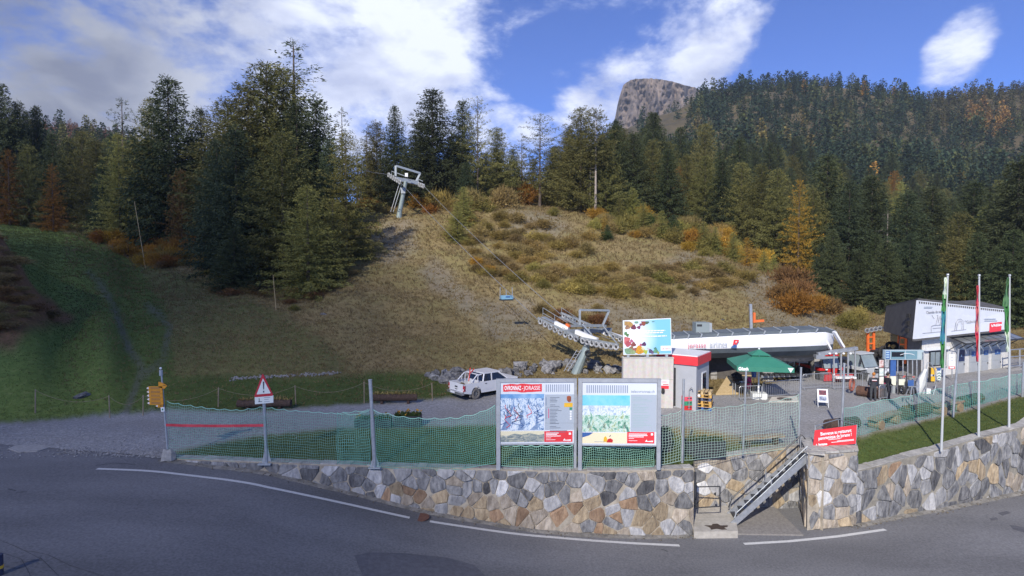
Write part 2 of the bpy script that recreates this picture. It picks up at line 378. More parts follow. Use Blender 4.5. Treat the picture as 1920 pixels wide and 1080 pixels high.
mgr = np.maximum(mgr, .5*blur(inpoly([(200, 470), (330, 500), (470, 560), (620, 640), (660, 705), (330, 705)], Uj, Vj) & (YY < 112), 8))
mbk = blur(inpoly(P_bank, Uj, Vj) & (YY < 54) & (YY > 33), 2)
msc = np.zeros_like(UU)
for p in scree: msc = np.maximum(msc, blur(inpoly(p, UU+jx*2.5, VV+jy*2.5), 4)*.55)
mpt = np.zeros_like(UU)
for p in paths:
    for (x0, y0), (x1, y1) in zip(p[:-1], p[1:]):
        t = np.clip(((UU-x0)*(x1-x0)+(VV-y0)*(y1-y0))/((x1-x0)**2+(y1-y0)**2), 0, 1)
        d = np.hypot(UU-(x0+t*(x1-x0))+jx*.4, (VV-(y0+t*(y1-y0)))*.8)
        mpt = np.maximum(mpt, (.62+.3*jx/10)*np.clip(1.4-d/7, 0, 1)*(YY < 70))
# relief: lumps on the slope, nearly flat yard
amp = np.clip((YY-33)/20, 0.02, 1)*(1-mg*.9)
amp = np.where(UU > 1235, np.clip((YY-44)/12, 0.02, 1), amp)
b1 = jit(XX, YY, .16)*.45+jit(XX, YY, .55)*.22+jit(XX, YY, 1.7)*.09
ZZ = ZZ+amp*b1+.012*jit(XX, YY, 1.3)*(1-amp)
LOGR = np.log(YMAX/YEDGE)
def zt(x, y):                            # ground height
    a = 960+F*x/y; fi = (a-A0)/AST; i = int(max(0, min(len(aa)-2, math.floor(fi)))); fa = min(1, max(0, fi-i))
    def one(i):
        k = (NROW-1)*math.log(max(y/YEDGE[i], 1.0))/LOGR[i]; j = int(min(NROW-2, max(0, math.floor(k)))); f = min(1, max(0, k-j))
        return ZZ[i, j]*(1-f)+ZZ[i, j+1]*f
    return one(i)*(1-fa)+one(i+1)*fa
def onT(u, v, y0=23.5, y1=149):          # first ground point on the sight line
    d = pdir(u, v); y = y0
    while y < y1:
        k = y/d.y; p = Vector((d.x*k, y, CAMZ+d.z*k))
        if p.z <= zt(p.x, p.y): return Vector((p.x, p.y, zt(p.x, p.y)))
        y += .1
    return Vector((d.x*y1, y1, zt(d.x*y1, y1)))
def gp(u, Y):                            # ground point in direction u at depth Y
    x = (u-960)/F*Y; return Vector((x, Y, zt(x, Y)))

def groundmat():
    m = bpy.data.materials.new('ground cover'); m.use_nodes = True; nt = m.node_tree; N = nt.nodes; L = nt.links
    b = N['Principled BSDF']; b.inputs['Roughness'].default_value = .95; b.inputs['Specular IOR Level'].default_value = .15
    tc = N.new('ShaderNodeTexCoord')
    def noise(sc, det=5, rough=.6):
        n = N.new('ShaderNodeTexNoise'); n.inputs['Scale'].default_value = sc; n.inputs['Detail'].default_value = det; n.inputs['Roughness'].default_value = rough
        L.new(tc.outputs['Object'], n.inputs['Vector']); return n.outputs['Fac']
    def ramp(f, *els):
        r = N.new('ShaderNodeValToRGB'); L.new(f, r.inputs[0]); e = r.color_ramp.elements
        while len(e) < len(els): e.new(.5)
        for q, (p, c) in zip(e, els): q.position = p; q.color = tuple(c)+(1,)
        return r.outputs[0]
    def mix(f, a, c):
        x = N.new('ShaderNodeMixRGB'); L.new(f, x.inputs[0]); L.new(a, x.inputs[1]); L.new(c, x.inputs[2]); return x.outputs[0]
    at = N.new('ShaderNodeAttribute'); at.attribute_name = 'cover'; sp = N.new('ShaderNodeSeparateColor'); L.new(at.outputs['Color'], sp.inputs[0])
    at2 = N.new('ShaderNodeAttribute'); at2.attribute_name = 'cover2'; sp2 = N.new('ShaderNodeSeparateColor'); L.new(at2.outputs['Color'], sp2.inputs[0])
    nb = noise(.22, 6); nf = noise(2.2, 9, .75); ng = noise(9, 4, .75)
    dry = ramp(nf, (.28, (.15, .112, .052)), (.5, (.225, .172, .08)), (.72, (.31, .24, .118)))
    dry2 = ramp(nf, (.3, (.16, .14, .055)), (.7, (.27, .22, .095)))
    dry = mix(ramp(nb, (.42, (0, 0, 0)), (.62, (1, 1, 1))), dry, dry2)
    grn = ramp(nf, (.3, (.045, .07, .019)), (.55, (.08, .112, .03)), (.75, (.135, .145, .048)))
    grav = ramp(ng, (.3, (.19, .19, .197)), (.55, (.33, .328, .328)), (.75, (.50, .495, .49)))
    grav = mix(ramp(nb, (.4, (0, 0, 0)), (.66, (.8, .8, .8))), grav, ramp(ng, (.3, (.17, .165, .16)), (.7, (.32, .31, .30))))
    bank = ramp(nf, (.3, (.10, .055, .03)), (.7, (.27, .15, .075)))
    scr = ramp(nf, (.3, (.12, .105, .09)), (.7, (.27, .245, .215)))
    c = mix(sp.outputs['Green'], dry, grn); c = mix(sp2.outputs['Blue'], c, ramp(nf, (.3, (.09, .14, .03)), (.55, (.15, .205, .05)), (.75, (.24, .25, .085)))); c = mix(sp.outputs['Blue'], c, bank); c = mix(sp2.outputs['Red'], c, scr)
    c = mix(sp2.outputs['Green'], c, ramp(ng, (.3, (.085, .078, .066)), (.7, (.17, .16, .14)))); c = mix(sp.outputs['Red'], c, grav)
    L.new(c, b.inputs['Base Color'])
    bp = N.new('ShaderNodeBump'); bp.inputs['Distance'].default_value = .10; bp.inputs['Strength'].default_value = .9; L.new(noise(5, 7, .75), bp.inputs['Height']); L.new(bp.outputs[0], b.inputs['Normal'])
    return m
gmat = groundmat()
def gridmesh(name, X, Y, Z, mat, attrs=None, mask=None):
    n, k = X.shape; idx = np.arange(n*k).reshape(n, k)
    q = np.stack([idx[:-1, :-1], idx[1:, :-1], idx[1:, 1:], idx[:-1, 1:]], -1)
    q = q[mask] if mask is not None else q.reshape(-1, 4)
    used, inv = np.unique(q.reshape(-1), return_inverse=True); q = inv.reshape(-1, 4)
    vs = np.stack([X, Y, Z], -1).reshape(-1, 3)[used]
    me = bpy.data.meshes.new(name); me.vertices.add(len(vs)); me.vertices.foreach_set('co', vs.astype(np.float32).ravel())
    me.loops.add(q.size); me.loops.foreach_set('vertex_index', q.astype(np.int32).ravel())
    me.polygons.add(len(q)); me.polygons.foreach_set('loop_start', (np.arange(len(q))*4).astype(np.int32))
    me.polygons.foreach_set('use_smooth', np.ones(len(q), bool)); me.update(calc_edges=True); me.materials.append(mat)
    for an, ch in (attrs or {}).items():
        at = me.attributes.new(an, 'FLOAT_COLOR', 'POINT')
        cl = np.stack([c.reshape(-1)[used] for c in ch]+[np.ones(len(used))], -1).astype(np.float32); at.data.foreach_set('color', cl.ravel())
    o = bpy.data.objects.new(name, me); COL.objects.link(o); return o
mlift = mgr*np.clip((360-UU)/220, 0, 1)  # grass colour on the left brightened to offset the cloud's shade
att = {'cover': (mg, mgr, mbk), 'cover2': (msc, mpt, mlift)}
cell = (mg[:-1, :-1]+mg[1:, 1:]) > 1.0
yard = gridmesh('gravel_yard', XX, YY, ZZ, gmat, att, cell)
tag(yard, 'grey gravel yard and track along the foot of the slope', 'gravel yard', kind='structure')
hill = gridmesh('hillside', XX, YY, ZZ, gmat, att, ~cell)
tag(hill, 'dry grass hillside rising behind the yard with a green ski run', 'hillside', kind='structure')

# ------------------------------------------------------------------ road
_zr = [(-60, .0), (-22, .02), (-14.4, -.06), (-9.9, -.42), (-5.5, -1.3), (-3.3, -1.8), (-1.3, -2.1), (.9, -2.38), (3, -2.52), (7, -2.7), (12.4, -2.7), (24, -2.6), (60, -2.4)]
def zr(x): return float(np.interp(x, [p[0] for p in _zr], [p[1] for p in _zr]))
def onR(u, v):
    d = pdir(u, v); lo, hi = 6.0, 60.0
    f = lambda y: CAMZ+d.z*y/d.y-zr(d.x*y/d.y)
    for _ in range(50):
        mid = (lo+hi)/2
        if f(mid) > 0: lo = mid
        else: hi = mid
    y = (lo+hi)/2; return Vector((d.x*y/d.y, y, CAMZ+d.z*y/d.y))
def wallY(a): return float(ip(_ye, a))
xs = np.concatenate([np.arange(-60, -25, 2.5), np.arange(-25, 40, .25), np.arange(40, 61, 2.5)])
def yfar(x):
    y = 25.0
    for _ in range(30): y = wallY(960+F*x/y)
    return min(y, 33)+.35
yf = np.array([min(yfar(x), 27.9) if x < -13 else min(yfar(x), 24.0) if 6.9 < x < 14.2 else yfar(x) for x in xs])
yf = np.where((xs > 6.9) & (xs < 14.2), 26.2, yf)
tr_ = np.linspace(0, 1, 60)
RX = np.repeat(xs[:, None], 60, 1); RY = -30+(yf[:, None]+30)*tr_[None, :]**.6
RZ = np.vectorize(zr)(RX); RZ = smooth(RZ, 6)
def roadmat():
    m = bpy.data.materials.new('asphalt'); m.use_nodes = True; nt = m.node_tree; N = nt.nodes; L = nt.links
    b = N['Principled BSDF']; b.inputs['Roughness'].default_value = .82; b.inputs['Specular IOR Level'].default_value = .3
    tc = N.new('ShaderNodeTexCoord')
    def noise(sc, det, st=None):
        n = N.new('ShaderNodeTexNoise'); n.inputs['Scale'].default_value = sc; n.inputs['Detail'].default_value = det
        if st:
            mp = N.new('ShaderNodeMapping'); mp.inputs['Scale'].default_value = st; L.new(tc.outputs['Object'], mp.inputs[0]); L.new(mp.outputs[0], n.inputs['Vector'])
        else: L.new(tc.outputs['Object'], n.inputs['Vector'])
        return n.outputs['Fac']
    r = N.new('ShaderNodeValToRGB'); e = r.color_ramp.elements; e[0].position = .3; e[0].color = (.118, .118, .122, 1); e[1].position = .75; e[1].color = (.19, .19, .197, 1)
    L.new(noise(.35, 8, (.35, 1.3, 1)), r.inputs[0])
    r2 = N.new('ShaderNodeValToRGB'); e = r2.color_ramp.elements; e[0].position = .3; e[0].color = (.76, .76, .76, 1); e[1].position = .75; e[1].color = (1.25, 1.25, 1.25, 1)
    L.new(noise(13, 5), r2.inputs[0])
    mx = N.new('ShaderNodeMixRGB'); mx.blend_type = 'MULTIPLY'; mx.inputs[0].default_value = 1; L.new(r.outputs[0], mx.inputs[1]); L.new(r2.outputs[0], mx.inputs[2])
    L.new(mx.outputs[0], b.inputs['Base Color'])
    bp = N.new('ShaderNodeBump'); bp.inputs['Distance'].default_value = .008; L.new(noise(45, 4), bp.inputs['Height']); L.new(bp.outputs[0], b.inputs['Normal'])
    return m
asph = roadmat()
road = gridmesh('road', RX, RY, RZ, asph); tag(road, 'grey asphalt road running below the stone wall', 'road', kind='structure')
def zrs(x): # the smoothed road height
    return float(np.interp(x, xs, RZ[:, 40]))
def ribbon(mb, pts, wd, dz=.006):
    P = []
    for u, v in pts: P.append(onR(u, v))
    Q = [P[0]]
    for a, b in zip(P[:-1], P[1:]):
        for k in range(1, 7): Q.append(a.lerp(b, k/6))
    vs = []; fs = []
    for i, p in enumerate(Q):
        d = (Q[min(i+1, len(Q)-1)]-Q[max(i-1, 0)]); d.z = 0; d.normalize(); n = Vector((-d.y, d.x, 0))
        ww = wd if not callable(wd) else wd(i/(len(Q)-1))
        for s in (-1, 1):
            q = p+n*ww/2*s; vs.append((q.x, q.y, zrs(q.x)+dz))
    for i in range(len(Q)-1): fs.append((2*i, 2*i+2, 2*i+3, 2*i+1))
    mb.add(vs, fs)
linem = M('white road paint', (.62, .62, .60), (.40, .40, .40), 14, .7, det=6, lo=.25, hi=.8)
for pts, lb in (([(182, 879), (310, 886), (420, 899), (500, 913), (600, 934), (700, 956), (768, 971)], 'long white edge line curving along the road from the left'),
                ([(806, 978), (880, 989), (950, 999), (1030, 1007), (1100, 1013), (1190, 1019), (1274, 1023)], 'white edge line on the road below the middle of the wall'),
                ([(1395, 1020), (1480, 1015), (1570, 1006), (1660, 993)], 'white edge line on the road below the right stretch of wall')):
    mb = MB(); ribbon(mb, pts, .17); o = single('road_marking', mb, linem, lb, 'road marking', kind='structure')
mb = MB(); P = [onR(u, v) for u, v in ((665, 1042), (690, 1036), (760, 1038), (840, 1046), (890, 1060), (915, 1085), (760, 1100), (690, 1100), (672, 1062))]
mb.add([(p.x, p.y, zrs(p.x)+.006) for p in P], [tuple(range(len(P)))])
single('road_patch', mb, M('fresh asphalt', (.075, .075, .085), (.105, .105, .118), 6, .85), 'darker repair patch in the asphalt at the bottom edge', 'road patch', kind='structure')
mb = MB()
for pts in ([(0, 1013), (45, 1032), (80, 1050), (110, 1080)], [(45, 1032), (90, 1040), (130, 1060), (200, 1082)], [(0, 1035), (40, 1048), (55, 1075), (60, 1095)], [(20, 1056), (80, 1050), (75, 1045)], [(0, 1060), (30, 1066), (50, 1062)], [(0, 905), (1, 906)][:2]):
    ribbon(mb, pts, .013, .005)
for pts in ([(15, 917), (30, 920)], [(30, 924), (50, 921)], [(180, 873), (215, 868), (255, 871)], [(1240, 1030), (1252, 1034)]):
    ribbon(mb, pts, .05, .005)
single('road_crack', mb, M('crack', (.045, .045, .05)), 'network of cracks in the asphalt at the lower left', 'cracks', kind='structure')
for pts in ([(1892, 984), (1925, 990), (1925, 1000), (1900, 993)], [(1870, 962), (1888, 958), (1896, 962), (1880, 967)], [(1855, 972), (1868, 970), (1872, 974), (1858, 976)]):
    mb = MB(); P = [onR(u, v) for u, v in pts]; mb.add([(p.x, p.y, zrs(p.x)+.006) for p in P], [tuple(range(len(P)))[::-1]]); single('road_patch', mb, M('fresh asphalt', (.075, .075, .085)), 'small dark asphalt patch near the right picture edge', 'road patch', kind='structure')
mb = MB(); c = onR(788, 970); n = 20
mb.cyl((c.x, c.y, zrs(c.x)-.02), (c.x, c.y, zrs(c.x)+.012), .36, 20)
single('manhole_cover', mb, M('rusty iron', (.10, .045, .03), (.16, .075, .05), 8, .8), 'round rusty manhole cover between the white road lines', 'manhole cover', loc=c)

# ------------------------------------------------------------------ stone walls
def clip(poly, px, py, nx, ny):           # keep the side where (p-q).n <= 0
    out = []
    for i in range(len(poly)):
        a = poly[i]; b = poly[(i+1) % len(poly)]
        da = (a[0]-px)*nx+(a[1]-py)*ny; db = (b[0]-px)*nx+(b[1]-py)*ny
        if da <= 0: out.append(a)
        if (da < 0 < db) or (db < 0 < da): t = da/(da-db); out.append((a[0]+(b[0]-a[0])*t, a[1]+(b[1]-a[1])*t))
    return out
stonem = {}
def smat(k):
    pal = {'grey': ((.085, .086, .092), (.27, .268, .265)), 'dark': ((.05, .05, .055), (.17, .168, .168)), 'pale': ((.22, .22, .225), (.42, .415, .41)),
           'ochre': ((.22, .165, .105), (.42, .335, .22)), 'tan': ((.23, .19, .145), (.42, .365, .295)), 'rust': ((.20, .125, .075), (.36, .245, .155)), 'white': ((.42, .42, .42), (.68, .67, .65))}[k]
    return M('stone '+k, pal[0], pal[1], 3.6, .85, bump=.09, det=14, rnd=.28, stretch=(1.5, 1.5, .6), bscale=5, lo=.36, hi=.66)
mortar = M('mortar', (.27, .235, .185), (.40, .355, .28), 3, .95, bump=.02)
mortard = M('dark mortar', (.19, .175, .145), (.30, .275, .225), 3, .95, bump=.02)
def stone_wall(label, pts, cw, ch, palette, rnd, mort, tall=1.0, thick=.42, capends=True, seed=1):
    """pts: (x, y, zbottom, ztop) along the foot, camera side to the right-hand of travel"""
    R = random.Random(seed); root = thing('stone_wall', label, 'wall', loc=(pts[0][0], pts[0][1], pts[0][2]))
    sl = [0]
    for a, b in zip(pts[:-1], pts[1:]): sl.append(sl[-1]+math.hypot(b[0]-a[0], b[1]-a[1]))
    Ltot = sl[-1]; it = lambda s, k: float(np.interp(s, sl, [p[k] for p in pts]))
    nst = max(2, int(Ltot/.4)); mb = MB(); vs = []
    def nrm(s):
        e = .15; dx = it(min(s+e, Ltot), 0)-it(max(s-e, 0), 0); dy = it(min(s+e, Ltot), 1)-it(max(s-e, 0), 1); l = math.hypot(dx, dy); return Vector((dy/l, -dx/l, 0))
    ss = sorted(set(list(np.linspace(0, Ltot, nst))+sl))
    for s in ss:
        n = nrm(s); x, y, zb, ztp = (it(s, k) for k in range(4)); ztp += .02*mn.noise(Vector((s*1.5, 0, seed)))
        q = n*-thick; vs += [(x, y, zb-.3), (x, y, ztp), (x+q.x, y+q.y, ztp), (x+q.x, y+q.y, zb-.3)]
    k = len(ss); fs = []
    for i in range(k-1):
        for j in range(3): fs.append((4*i+j, 4*i+4+j, 4*i+5+j, 4*i+1+j)[::-1])
    fs += [(0, 1, 2, 3), (4*k-1, 4*k-2, 4*k-3, 4*k-4)]
    mb.add(vs, fs); mb.build('mortar_body', mort, root, world=True)
    # irregular stones: cells of scattered seeds
    seeds = []; zmin = min(p[2] for p in pts); zmax = max(p[3] for p in pts); row = 0; z = zmin+ch*.35
    while z < zmax+ch:
        s = -cw*R.random()
        while s < Ltot+cw:
            f = .45+1.1*R.random(); s += cw*f*.5; (seeds.append((s+R.uniform(-.25, .25)*cw, z+R.uniform(-.5, .5)*ch)) if R.random() > .09 else None); s += cw*f*.5
        z += ch*R.uniform(.8, 1.2); row += 1
    cnt = 0
    for i, (sx, sz) in enumerate(seeds):
        if not (-.1 < sx < Ltot+.1): continue
        zb = it(sx, 2); zt_ = it(sx, 3)
        if sz < zb-.25*ch or sz > zt_+.25*ch: continue
        poly = [(sx-1.5, sz-1.5), (sx+1.5, sz-1.5), (sx+1.5, sz+1.5), (sx-1.5, sz+1.5)]
        for j, (tx, tz) in enumerate(seeds):
            if j == i or abs(tx-sx) > 2.2 or abs(tz-sz) > 2.2: continue
            poly = clip(poly, (sx+tx)/2, (sz+tz)/2, tx-sx, (tz-sz)*tall)
            if len(poly) < 3: break
        if len(poly) < 3: continue
        e = .3; st = (it(min(sx+e, Ltot), 3)-it(max(sx-e, 0), 3))/(2*e); sb = (it(min(sx+e, Ltot), 2)-it(max(sx-e, 0), 2))/(2*e)
        poly = clip(poly, sx, zt_-.05, -st, 1); poly = clip(poly, sx, zb+.03, sb, -1) if len(poly) > 2 else poly
        poly = clip(poly, .02, 0, -1, 0) if len(poly) > 2 else poly; poly = clip(poly, Ltot-.02, 0, 1, 0) if len(poly) > 2 else poly
        if len(poly) < 3: continue
        ar = abs(sum(poly[q][0]*poly[(q+1) % len(poly)][1]-poly[(q+1) % len(poly)][0]*poly[q][1] for q in range(len(poly))))/2
        if ar < .012: continue
        cx = sum(p[0] for p in poly)/len(poly); cz = sum(p[1] for p in poly)/len(poly)
        gap = .004+.014*R.random()**1.5; q = []
        for p in poly:
            dx, dz = p[0]-cx, p[1]-cz; l = math.hypot(dx, dz); kk = max(.3, (l-gap*1.3)/l); q.append((cx+dx*kk, cz+dz*kk))
        # round the corners, roughen the outline
        r2 = []
        for a in range(len(q)):
            p0 = q[a-1]; p1 = q[a]; p2 = q[(a+1) % len(q)]; f = .05+.11*R.random()
            r2.append((p1[0]+(p0[0]-p1[0])*f, p1[1]+(p0[1]-p1[1])*f)); r2.append((p1[0]+(p2[0]-p1[0])*f, p1[1]+(p2[1]-p1[1])*f))
        q = r2; n = len(q); pr = R.uniform(.008, .035); N3 = nrm(cx); tx = R.uniform(-.12, .12); tz = R.uniform(-.12, .12)
        def W(s, z, d):
            s = min(max(s, 0), Ltot); return Vector((it(s, 0), it(s, 1), z))+N3*d
        def ring(k, d): return [W(cx+(p[0]-cx)*k, cz+(p[1]-cz)*k, d+(p[0]-cx)*tx+(p[1]-cz)*tz) for p in q]
        ctr = W(cx, cz, 0); rings = [[W(p[0], p[1], -.02) for p in q], ring(.985, pr*.6+.01), ring(.87, pr+.012+.008*R.random())]
        vv = [p-ctr for rg in rings for p in rg]+[W(cx, cz, pr+.02*R.random()+.008)-ctr]
        ff = []
        for rr in range(2):
            for a in range(n): ff.append((rr*n+a, rr*n+(a+1) % n, (rr+1)*n+(a+1) % n, (rr+1)*n+a))
        for a in range(n): ff.append((2*n+a, 2*n+(a+1) % n, 3*n))
        m2 = MB().add(vv, ff)
        me = m2.mesh('stone', smat(palette(cx/Ltot, (cz-zb)/max(.1, zt_-zb), R)))
        o = bpy.data.objects.new('stone', me); COL.objects.link(o); o.parent = root; o.location = ctr-Vector(root.location)
        cnt += 1
    return root, cnt
def pick(R, **k):
    t = R.random()*sum(k.values())
    for a, b in k.items():
        t -= b
        if t <= 0: return a
    return a
def pal_left(s, h, R):
    if s < .42: return pick(R, grey=5, dark=1.3, pale=2)
    if h > .55: return pick(R, grey=5, dark=1, pale=2, tan=1, white=.35)
    return pick(R, grey=2, pale=1.2, ochre=2.2, tan=2.4, rust=1.2)
def pal_rec(s, h, R): return pick(R, grey=3, pale=2, ochre=1.6 if h < .5 else .6, tan=2, white=.5)
def pal_right(s, h, R): return pick(R, grey=5, dark=1.3, pale=2, ochre=.5, rust=.3, tan=1 if h < .4 else .4, white=.12)
def wp(u, vb, Y, ztop): p = At(u, vb, Y); return (p.x, p.y, p.z, ztop)
w1 = [wp(306, 868, 24.3, .0), wp(400, 878, 24.0, .0), wp(500, 893, 23.75, .0), wp(600, 915, 23.5, .0), wp(700, 942, 23.3, .0), wp(800, 966, 23.12, .0), wp(900, 986, 23.0, .0), wp(1000, 1000, 22.8, .0), wp(1100, 1007, 22.72, .0), wp(1200, 1010, 22.8, .0), wp(1300, 1009, 23.05, .0)]
WL, c1 = stone_wall('long mortared stone retaining wall below the info boards, grey left, ochre right', w1, .66, .44, pal_left, 0, mortar, seed=3)
bk = [(1300, 968, 25.1, -.55), (1350, 970, 25.25, -.3), (1400, 971, 25.4, -.15), (1450, 971, 25.6, -.02), (1498, 971, 25.75, .05)]
w2 = [wp(*q) for q in bk]
WR, c2 = stone_wall('recessed stone wall at the back of the metal stair', w2, .62, .48, pal_rec, 0, mortar, seed=5)
p1 = At(1499, 972, 25.7); p2 = At(1513, 1003, 23.45); p3 = At(1604, 990, 23.85)
p4 = Vector((p3.x+.75, p3.y+1.5, p3.z))
w3 = [(p1.x, p1.y, -2.72, .42), (p2.x, p2.y, -2.72, .42), (p3.x, p3.y, -2.7, .42), (p4.x, p4.y, -2.7, .42)]
WP, c3 = stone_wall('tall stone pier under the red banner beside the metal stair', w3, .58, .5, pal_rec, 0, mortar, seed=8, thick=.6)
w4 = [wp(1602, 994, 23.9, -.42), wp(1640, 985, 24.35, -.38), wp(1700, 975, 24.95, -.2), wp(1765, 962, 25.5, .02), wp(1840, 948, 26.4, .28), wp(1920, 931, 27.4, .5), (29.5, 31.0, -2.55, 1.0), (36, 36, -2.5, 1.4)]
WW, c4 = stone_wall('high grey stone retaining wall below the grass bank on the right', w4, .66, .56, pal_right, 0, mortard, tall=.55, seed=11)
print('stones', c1, c2, c3, c4)
def gutter(label, pts, seed):
    m = MB(); vs = []; R = random.Random(seed); Q = []
    for a, b in zip(pts[:-1], pts[1:]):
        for k in range(8): Q.append(Vector(a[:3]).lerp(Vector(b[:3]), k/8))
    for i, p in enumerate(Q):
        d = Q[min(i+1, len(Q)-1)]-Q[max(i-1, 0)]; d.z = 0; d.normalize(); n = Vector((d.y, -d.x, 0)); w_ = .30+.07*mn.noise(Vector((i*.5, seed, 0)))
        for k_, h in ((-.02, .05), (.16, .03), (w_, .004)): q_ = p+n*k_; vs.append((q_.x, q_.y, zrs(q_.x)+h+.012*mn.noise(Vector((i*.9, k_*9, seed)))))
    m.add(vs, [(3*i+j, 3*i+3+j, 3*i+4+j, 3*i+1+j)[::-1] for i in range(len(Q)-1) for j in range(2)]); single('gutter', m, M('gutter concrete', (.12, .115, .10), (.27, .255, .23), 3, .95, det=10, bump=.02), label, 'gutter', kind='structure')
    m = MB()
    for k in range(220):
        p = Q[R.randrange(len(Q))]+Vector((R.uniform(-.3, .3), -R.random()**2*.45-.05, 0)); r = R.uniform(.012, .045); m.blob((p.x, p.y, zrs(p.x)+.03), r, r, r*.6, k, .3, 4, 3)
    single('debris', m, M('dirt crumbs', (.07, .06, .045), (.20, .17, .13), 9, .95), 'dirt and small stones '+label[label.index('along'):], 'debris', kind='stuff')
gutter('rough concrete gutter along the foot of the long stone wall', w1, 2); gutter('rough concrete gutter along the foot of the right stone wall', w4[:-1], 6)
# cap stones of the pier and of the walls
capm = M('cap stone', (.26, .25, .23), (.40, .385, .35), 4, .9, bump=.03, rnd=.2)
def capline(root, pts, wd, R, step=(.5, 1.0), h=.07, over=.05):
    for a, b in zip(pts[:-1], pts[1:]):
        a = Vector((a[0], a[1], a[3])); b = Vector((b[0], b[1], b[3])); d = b-a; L_ = Vector((d.x, d.y, 0)).length; dn = d/L_; n = Vector((dn.y, -dn.x, 0)).normalized(); s = 0
        while s < L_-.05:
            l = min(R.uniform(*step), L_-s); c0 = a+dn*(s+.01)+n*over; c1_ = a+dn*(s+l-.015)+n*over; bk_ = n*-(wd+over); hh = h*R.uniform(.6, 1.2)
            mbx = MB(); j = lambda: Vector((0, R.uniform(-.02, .02), R.uniform(-.012, .012)))
            lo = [c0, c1_, c1_+bk_, c0+bk_]; hi = [p+Vector((0, 0, hh))+j() for p in lo]; mbx.hexa([p+Vector((0, 0, .004)) for p in lo]+hi)
            mbx.build('cap_stone', capm, root, world=True); s += l
R_ = random.Random(4)
capline(WP, w3[:4], .6, R_, h=.10)
mbx = MB(); mbx.hexa([(p1.x+.6, p1.y, .3), (p2.x+.6, p2.y+.6, .3), (p3.x-.3, p3.y+.6, .3), (p3.x+.2, p4.y, .3)]+[(p1.x+.6, p1.y, .45), (p2.x+.6, p2.y+.6, .45), (p3.x-.3, p3.y+.6, .45), (p3.x+.2, p4.y, .45)]); mbx.build('top_slab', cgrey, WP, world=True)
capline(WL, w1[:6], .42, R_, h=.035, over=.01); capline(WL, w1[5:], .42, R_, (.6, 1.6), h=.02, over=.005)
capline(WW, w4[:-1], .42, R_, h=.04, over=.01)
capline(WR, w2, .42, R_, h=.05, over=.01)
# landing in the recess
mb = MB(); q0 = At(1301, 970, 25.0); q1 = onR(1301, 1010); q2 = onR(1381, 1006); q3 = At(1381, 975, 25.2)
q2.y = q1.y+.05
zt0 = -2.42
mb.hexa([(q1.x, q1.y, -2.8), (q2.x, q2.y, -2.8), (q3.x-.1, q3.y+.1, -2.8), (q0.x-.1, q0.y+.2, -2.8), (q1.x, q1.y, zt0), (q2.x, q2.y, zt0), (q3.x-.1, q3.y+.1, zt0), (q0.x-.1, q0.y+.2, zt0)])
single('landing_slab', mb, M('landing concrete', (.32, .30, .265), (.43, .405, .36), 4, .9, bump=.01), 'pale concrete landing at the foot of the metal stair', 'landing', loc=(q1.x, q1.y, -2.7))
mb = MB(); c = GZ(1345, 988, zt0); ps = []
for k in range(14): an = 2*PI*k/14; r = .36*(1+.35*math.sin(k*2.3)); ps.append((c.x+r*1.15*math.cos(an), c.y+r*.7*math.sin(an), zt0+.006))
mb.add(ps, [tuple(range(14))]); single('soil_patch', mb, M('wet soil', (.035, .022, .016), (.06, .04, .03), 9, .5), 'dark wet dirt patch on the concrete landing', 'dirt patch', loc=c)
mb = MB(); P = [onR(1384, 1004), onR(1510, 1004)]; mb.hexa([(P[0].x, P[0].y+.05, -2.8), (P[1].x-.1, P[1].y-.05, -2.8), (P[1].x-.1, 25.7, -2.8), (P[0].x, 25.5, -2.8), (P[0].x, P[0].y+.05, -2.64), (P[1].x-.1, P[1].y-.05, -2.64), (P[1].x-.1, 25.7, -2.6), (P[0].x, 25.5, -2.6)])
single('niche_paving', mb, M('old asphalt', (.16, .15, .14), (.24, .225, .21), 12, .9, bump=.01), 'grey paved floor of the wall niche beside the landing', 'paving', kind='structure')
# ------------------------------------------------------------------ vegetation
def cards_mesh(name, B, D, Ln, Wd, Nn, var, mat, droop=None, tint=None):
    """leaf-sized quads: base B, direction D, length, width, flat normal hint Nn"""
    D = D/np.linalg.norm(D, axis=1, keepdims=True); Sd = np.cross(D, Nn); Sd /= (np.linalg.norm(Sd, axis=1, keepdims=True)+1e-9)
    Ln = Ln[:, None]; Wd = Wd[:, None]
    v0 = B; v1 = B+D*Ln*.45+Sd*Wd/2; v2 = B+D*Ln; v3 = B+D*Ln*.45-Sd*Wd/2
    if droop is not None: v2 = v2.copy(); v2[:, 2] -= droop
    V = np.stack([v0, v1, v2, v3], 1).reshape(-1, 3).astype(np.float32); n = len(B)
    me = bpy.data.meshes.new(name); me.vertices.add(4*n); me.vertices.foreach_set('co', V.ravel())
    me.loops.add(4*n); me.loops.foreach_set('vertex_index', np.arange(4*n, dtype=np.int32))
    me.polygons.add(n); me.polygons.foreach_set('loop_start', np.arange(n, dtype=np.int32)*4); me.update(calc_edges=True)
    a = me.attributes.new('var', 'FLOAT', 'POINT'); a.data.foreach_set('value', np.repeat(np.clip(var, 0, 1), 4).astype(np.float32))
    if tint is not None:
        a = me.attributes.new('tint', 'FLOAT_COLOR', 'POINT'); c = np.concatenate([tint, np.ones((n, 1))], 1); a.data.foreach_set('color', np.repeat(c, 4, 0).astype(np.float32).ravel())
    me.materials.append(mat); return me
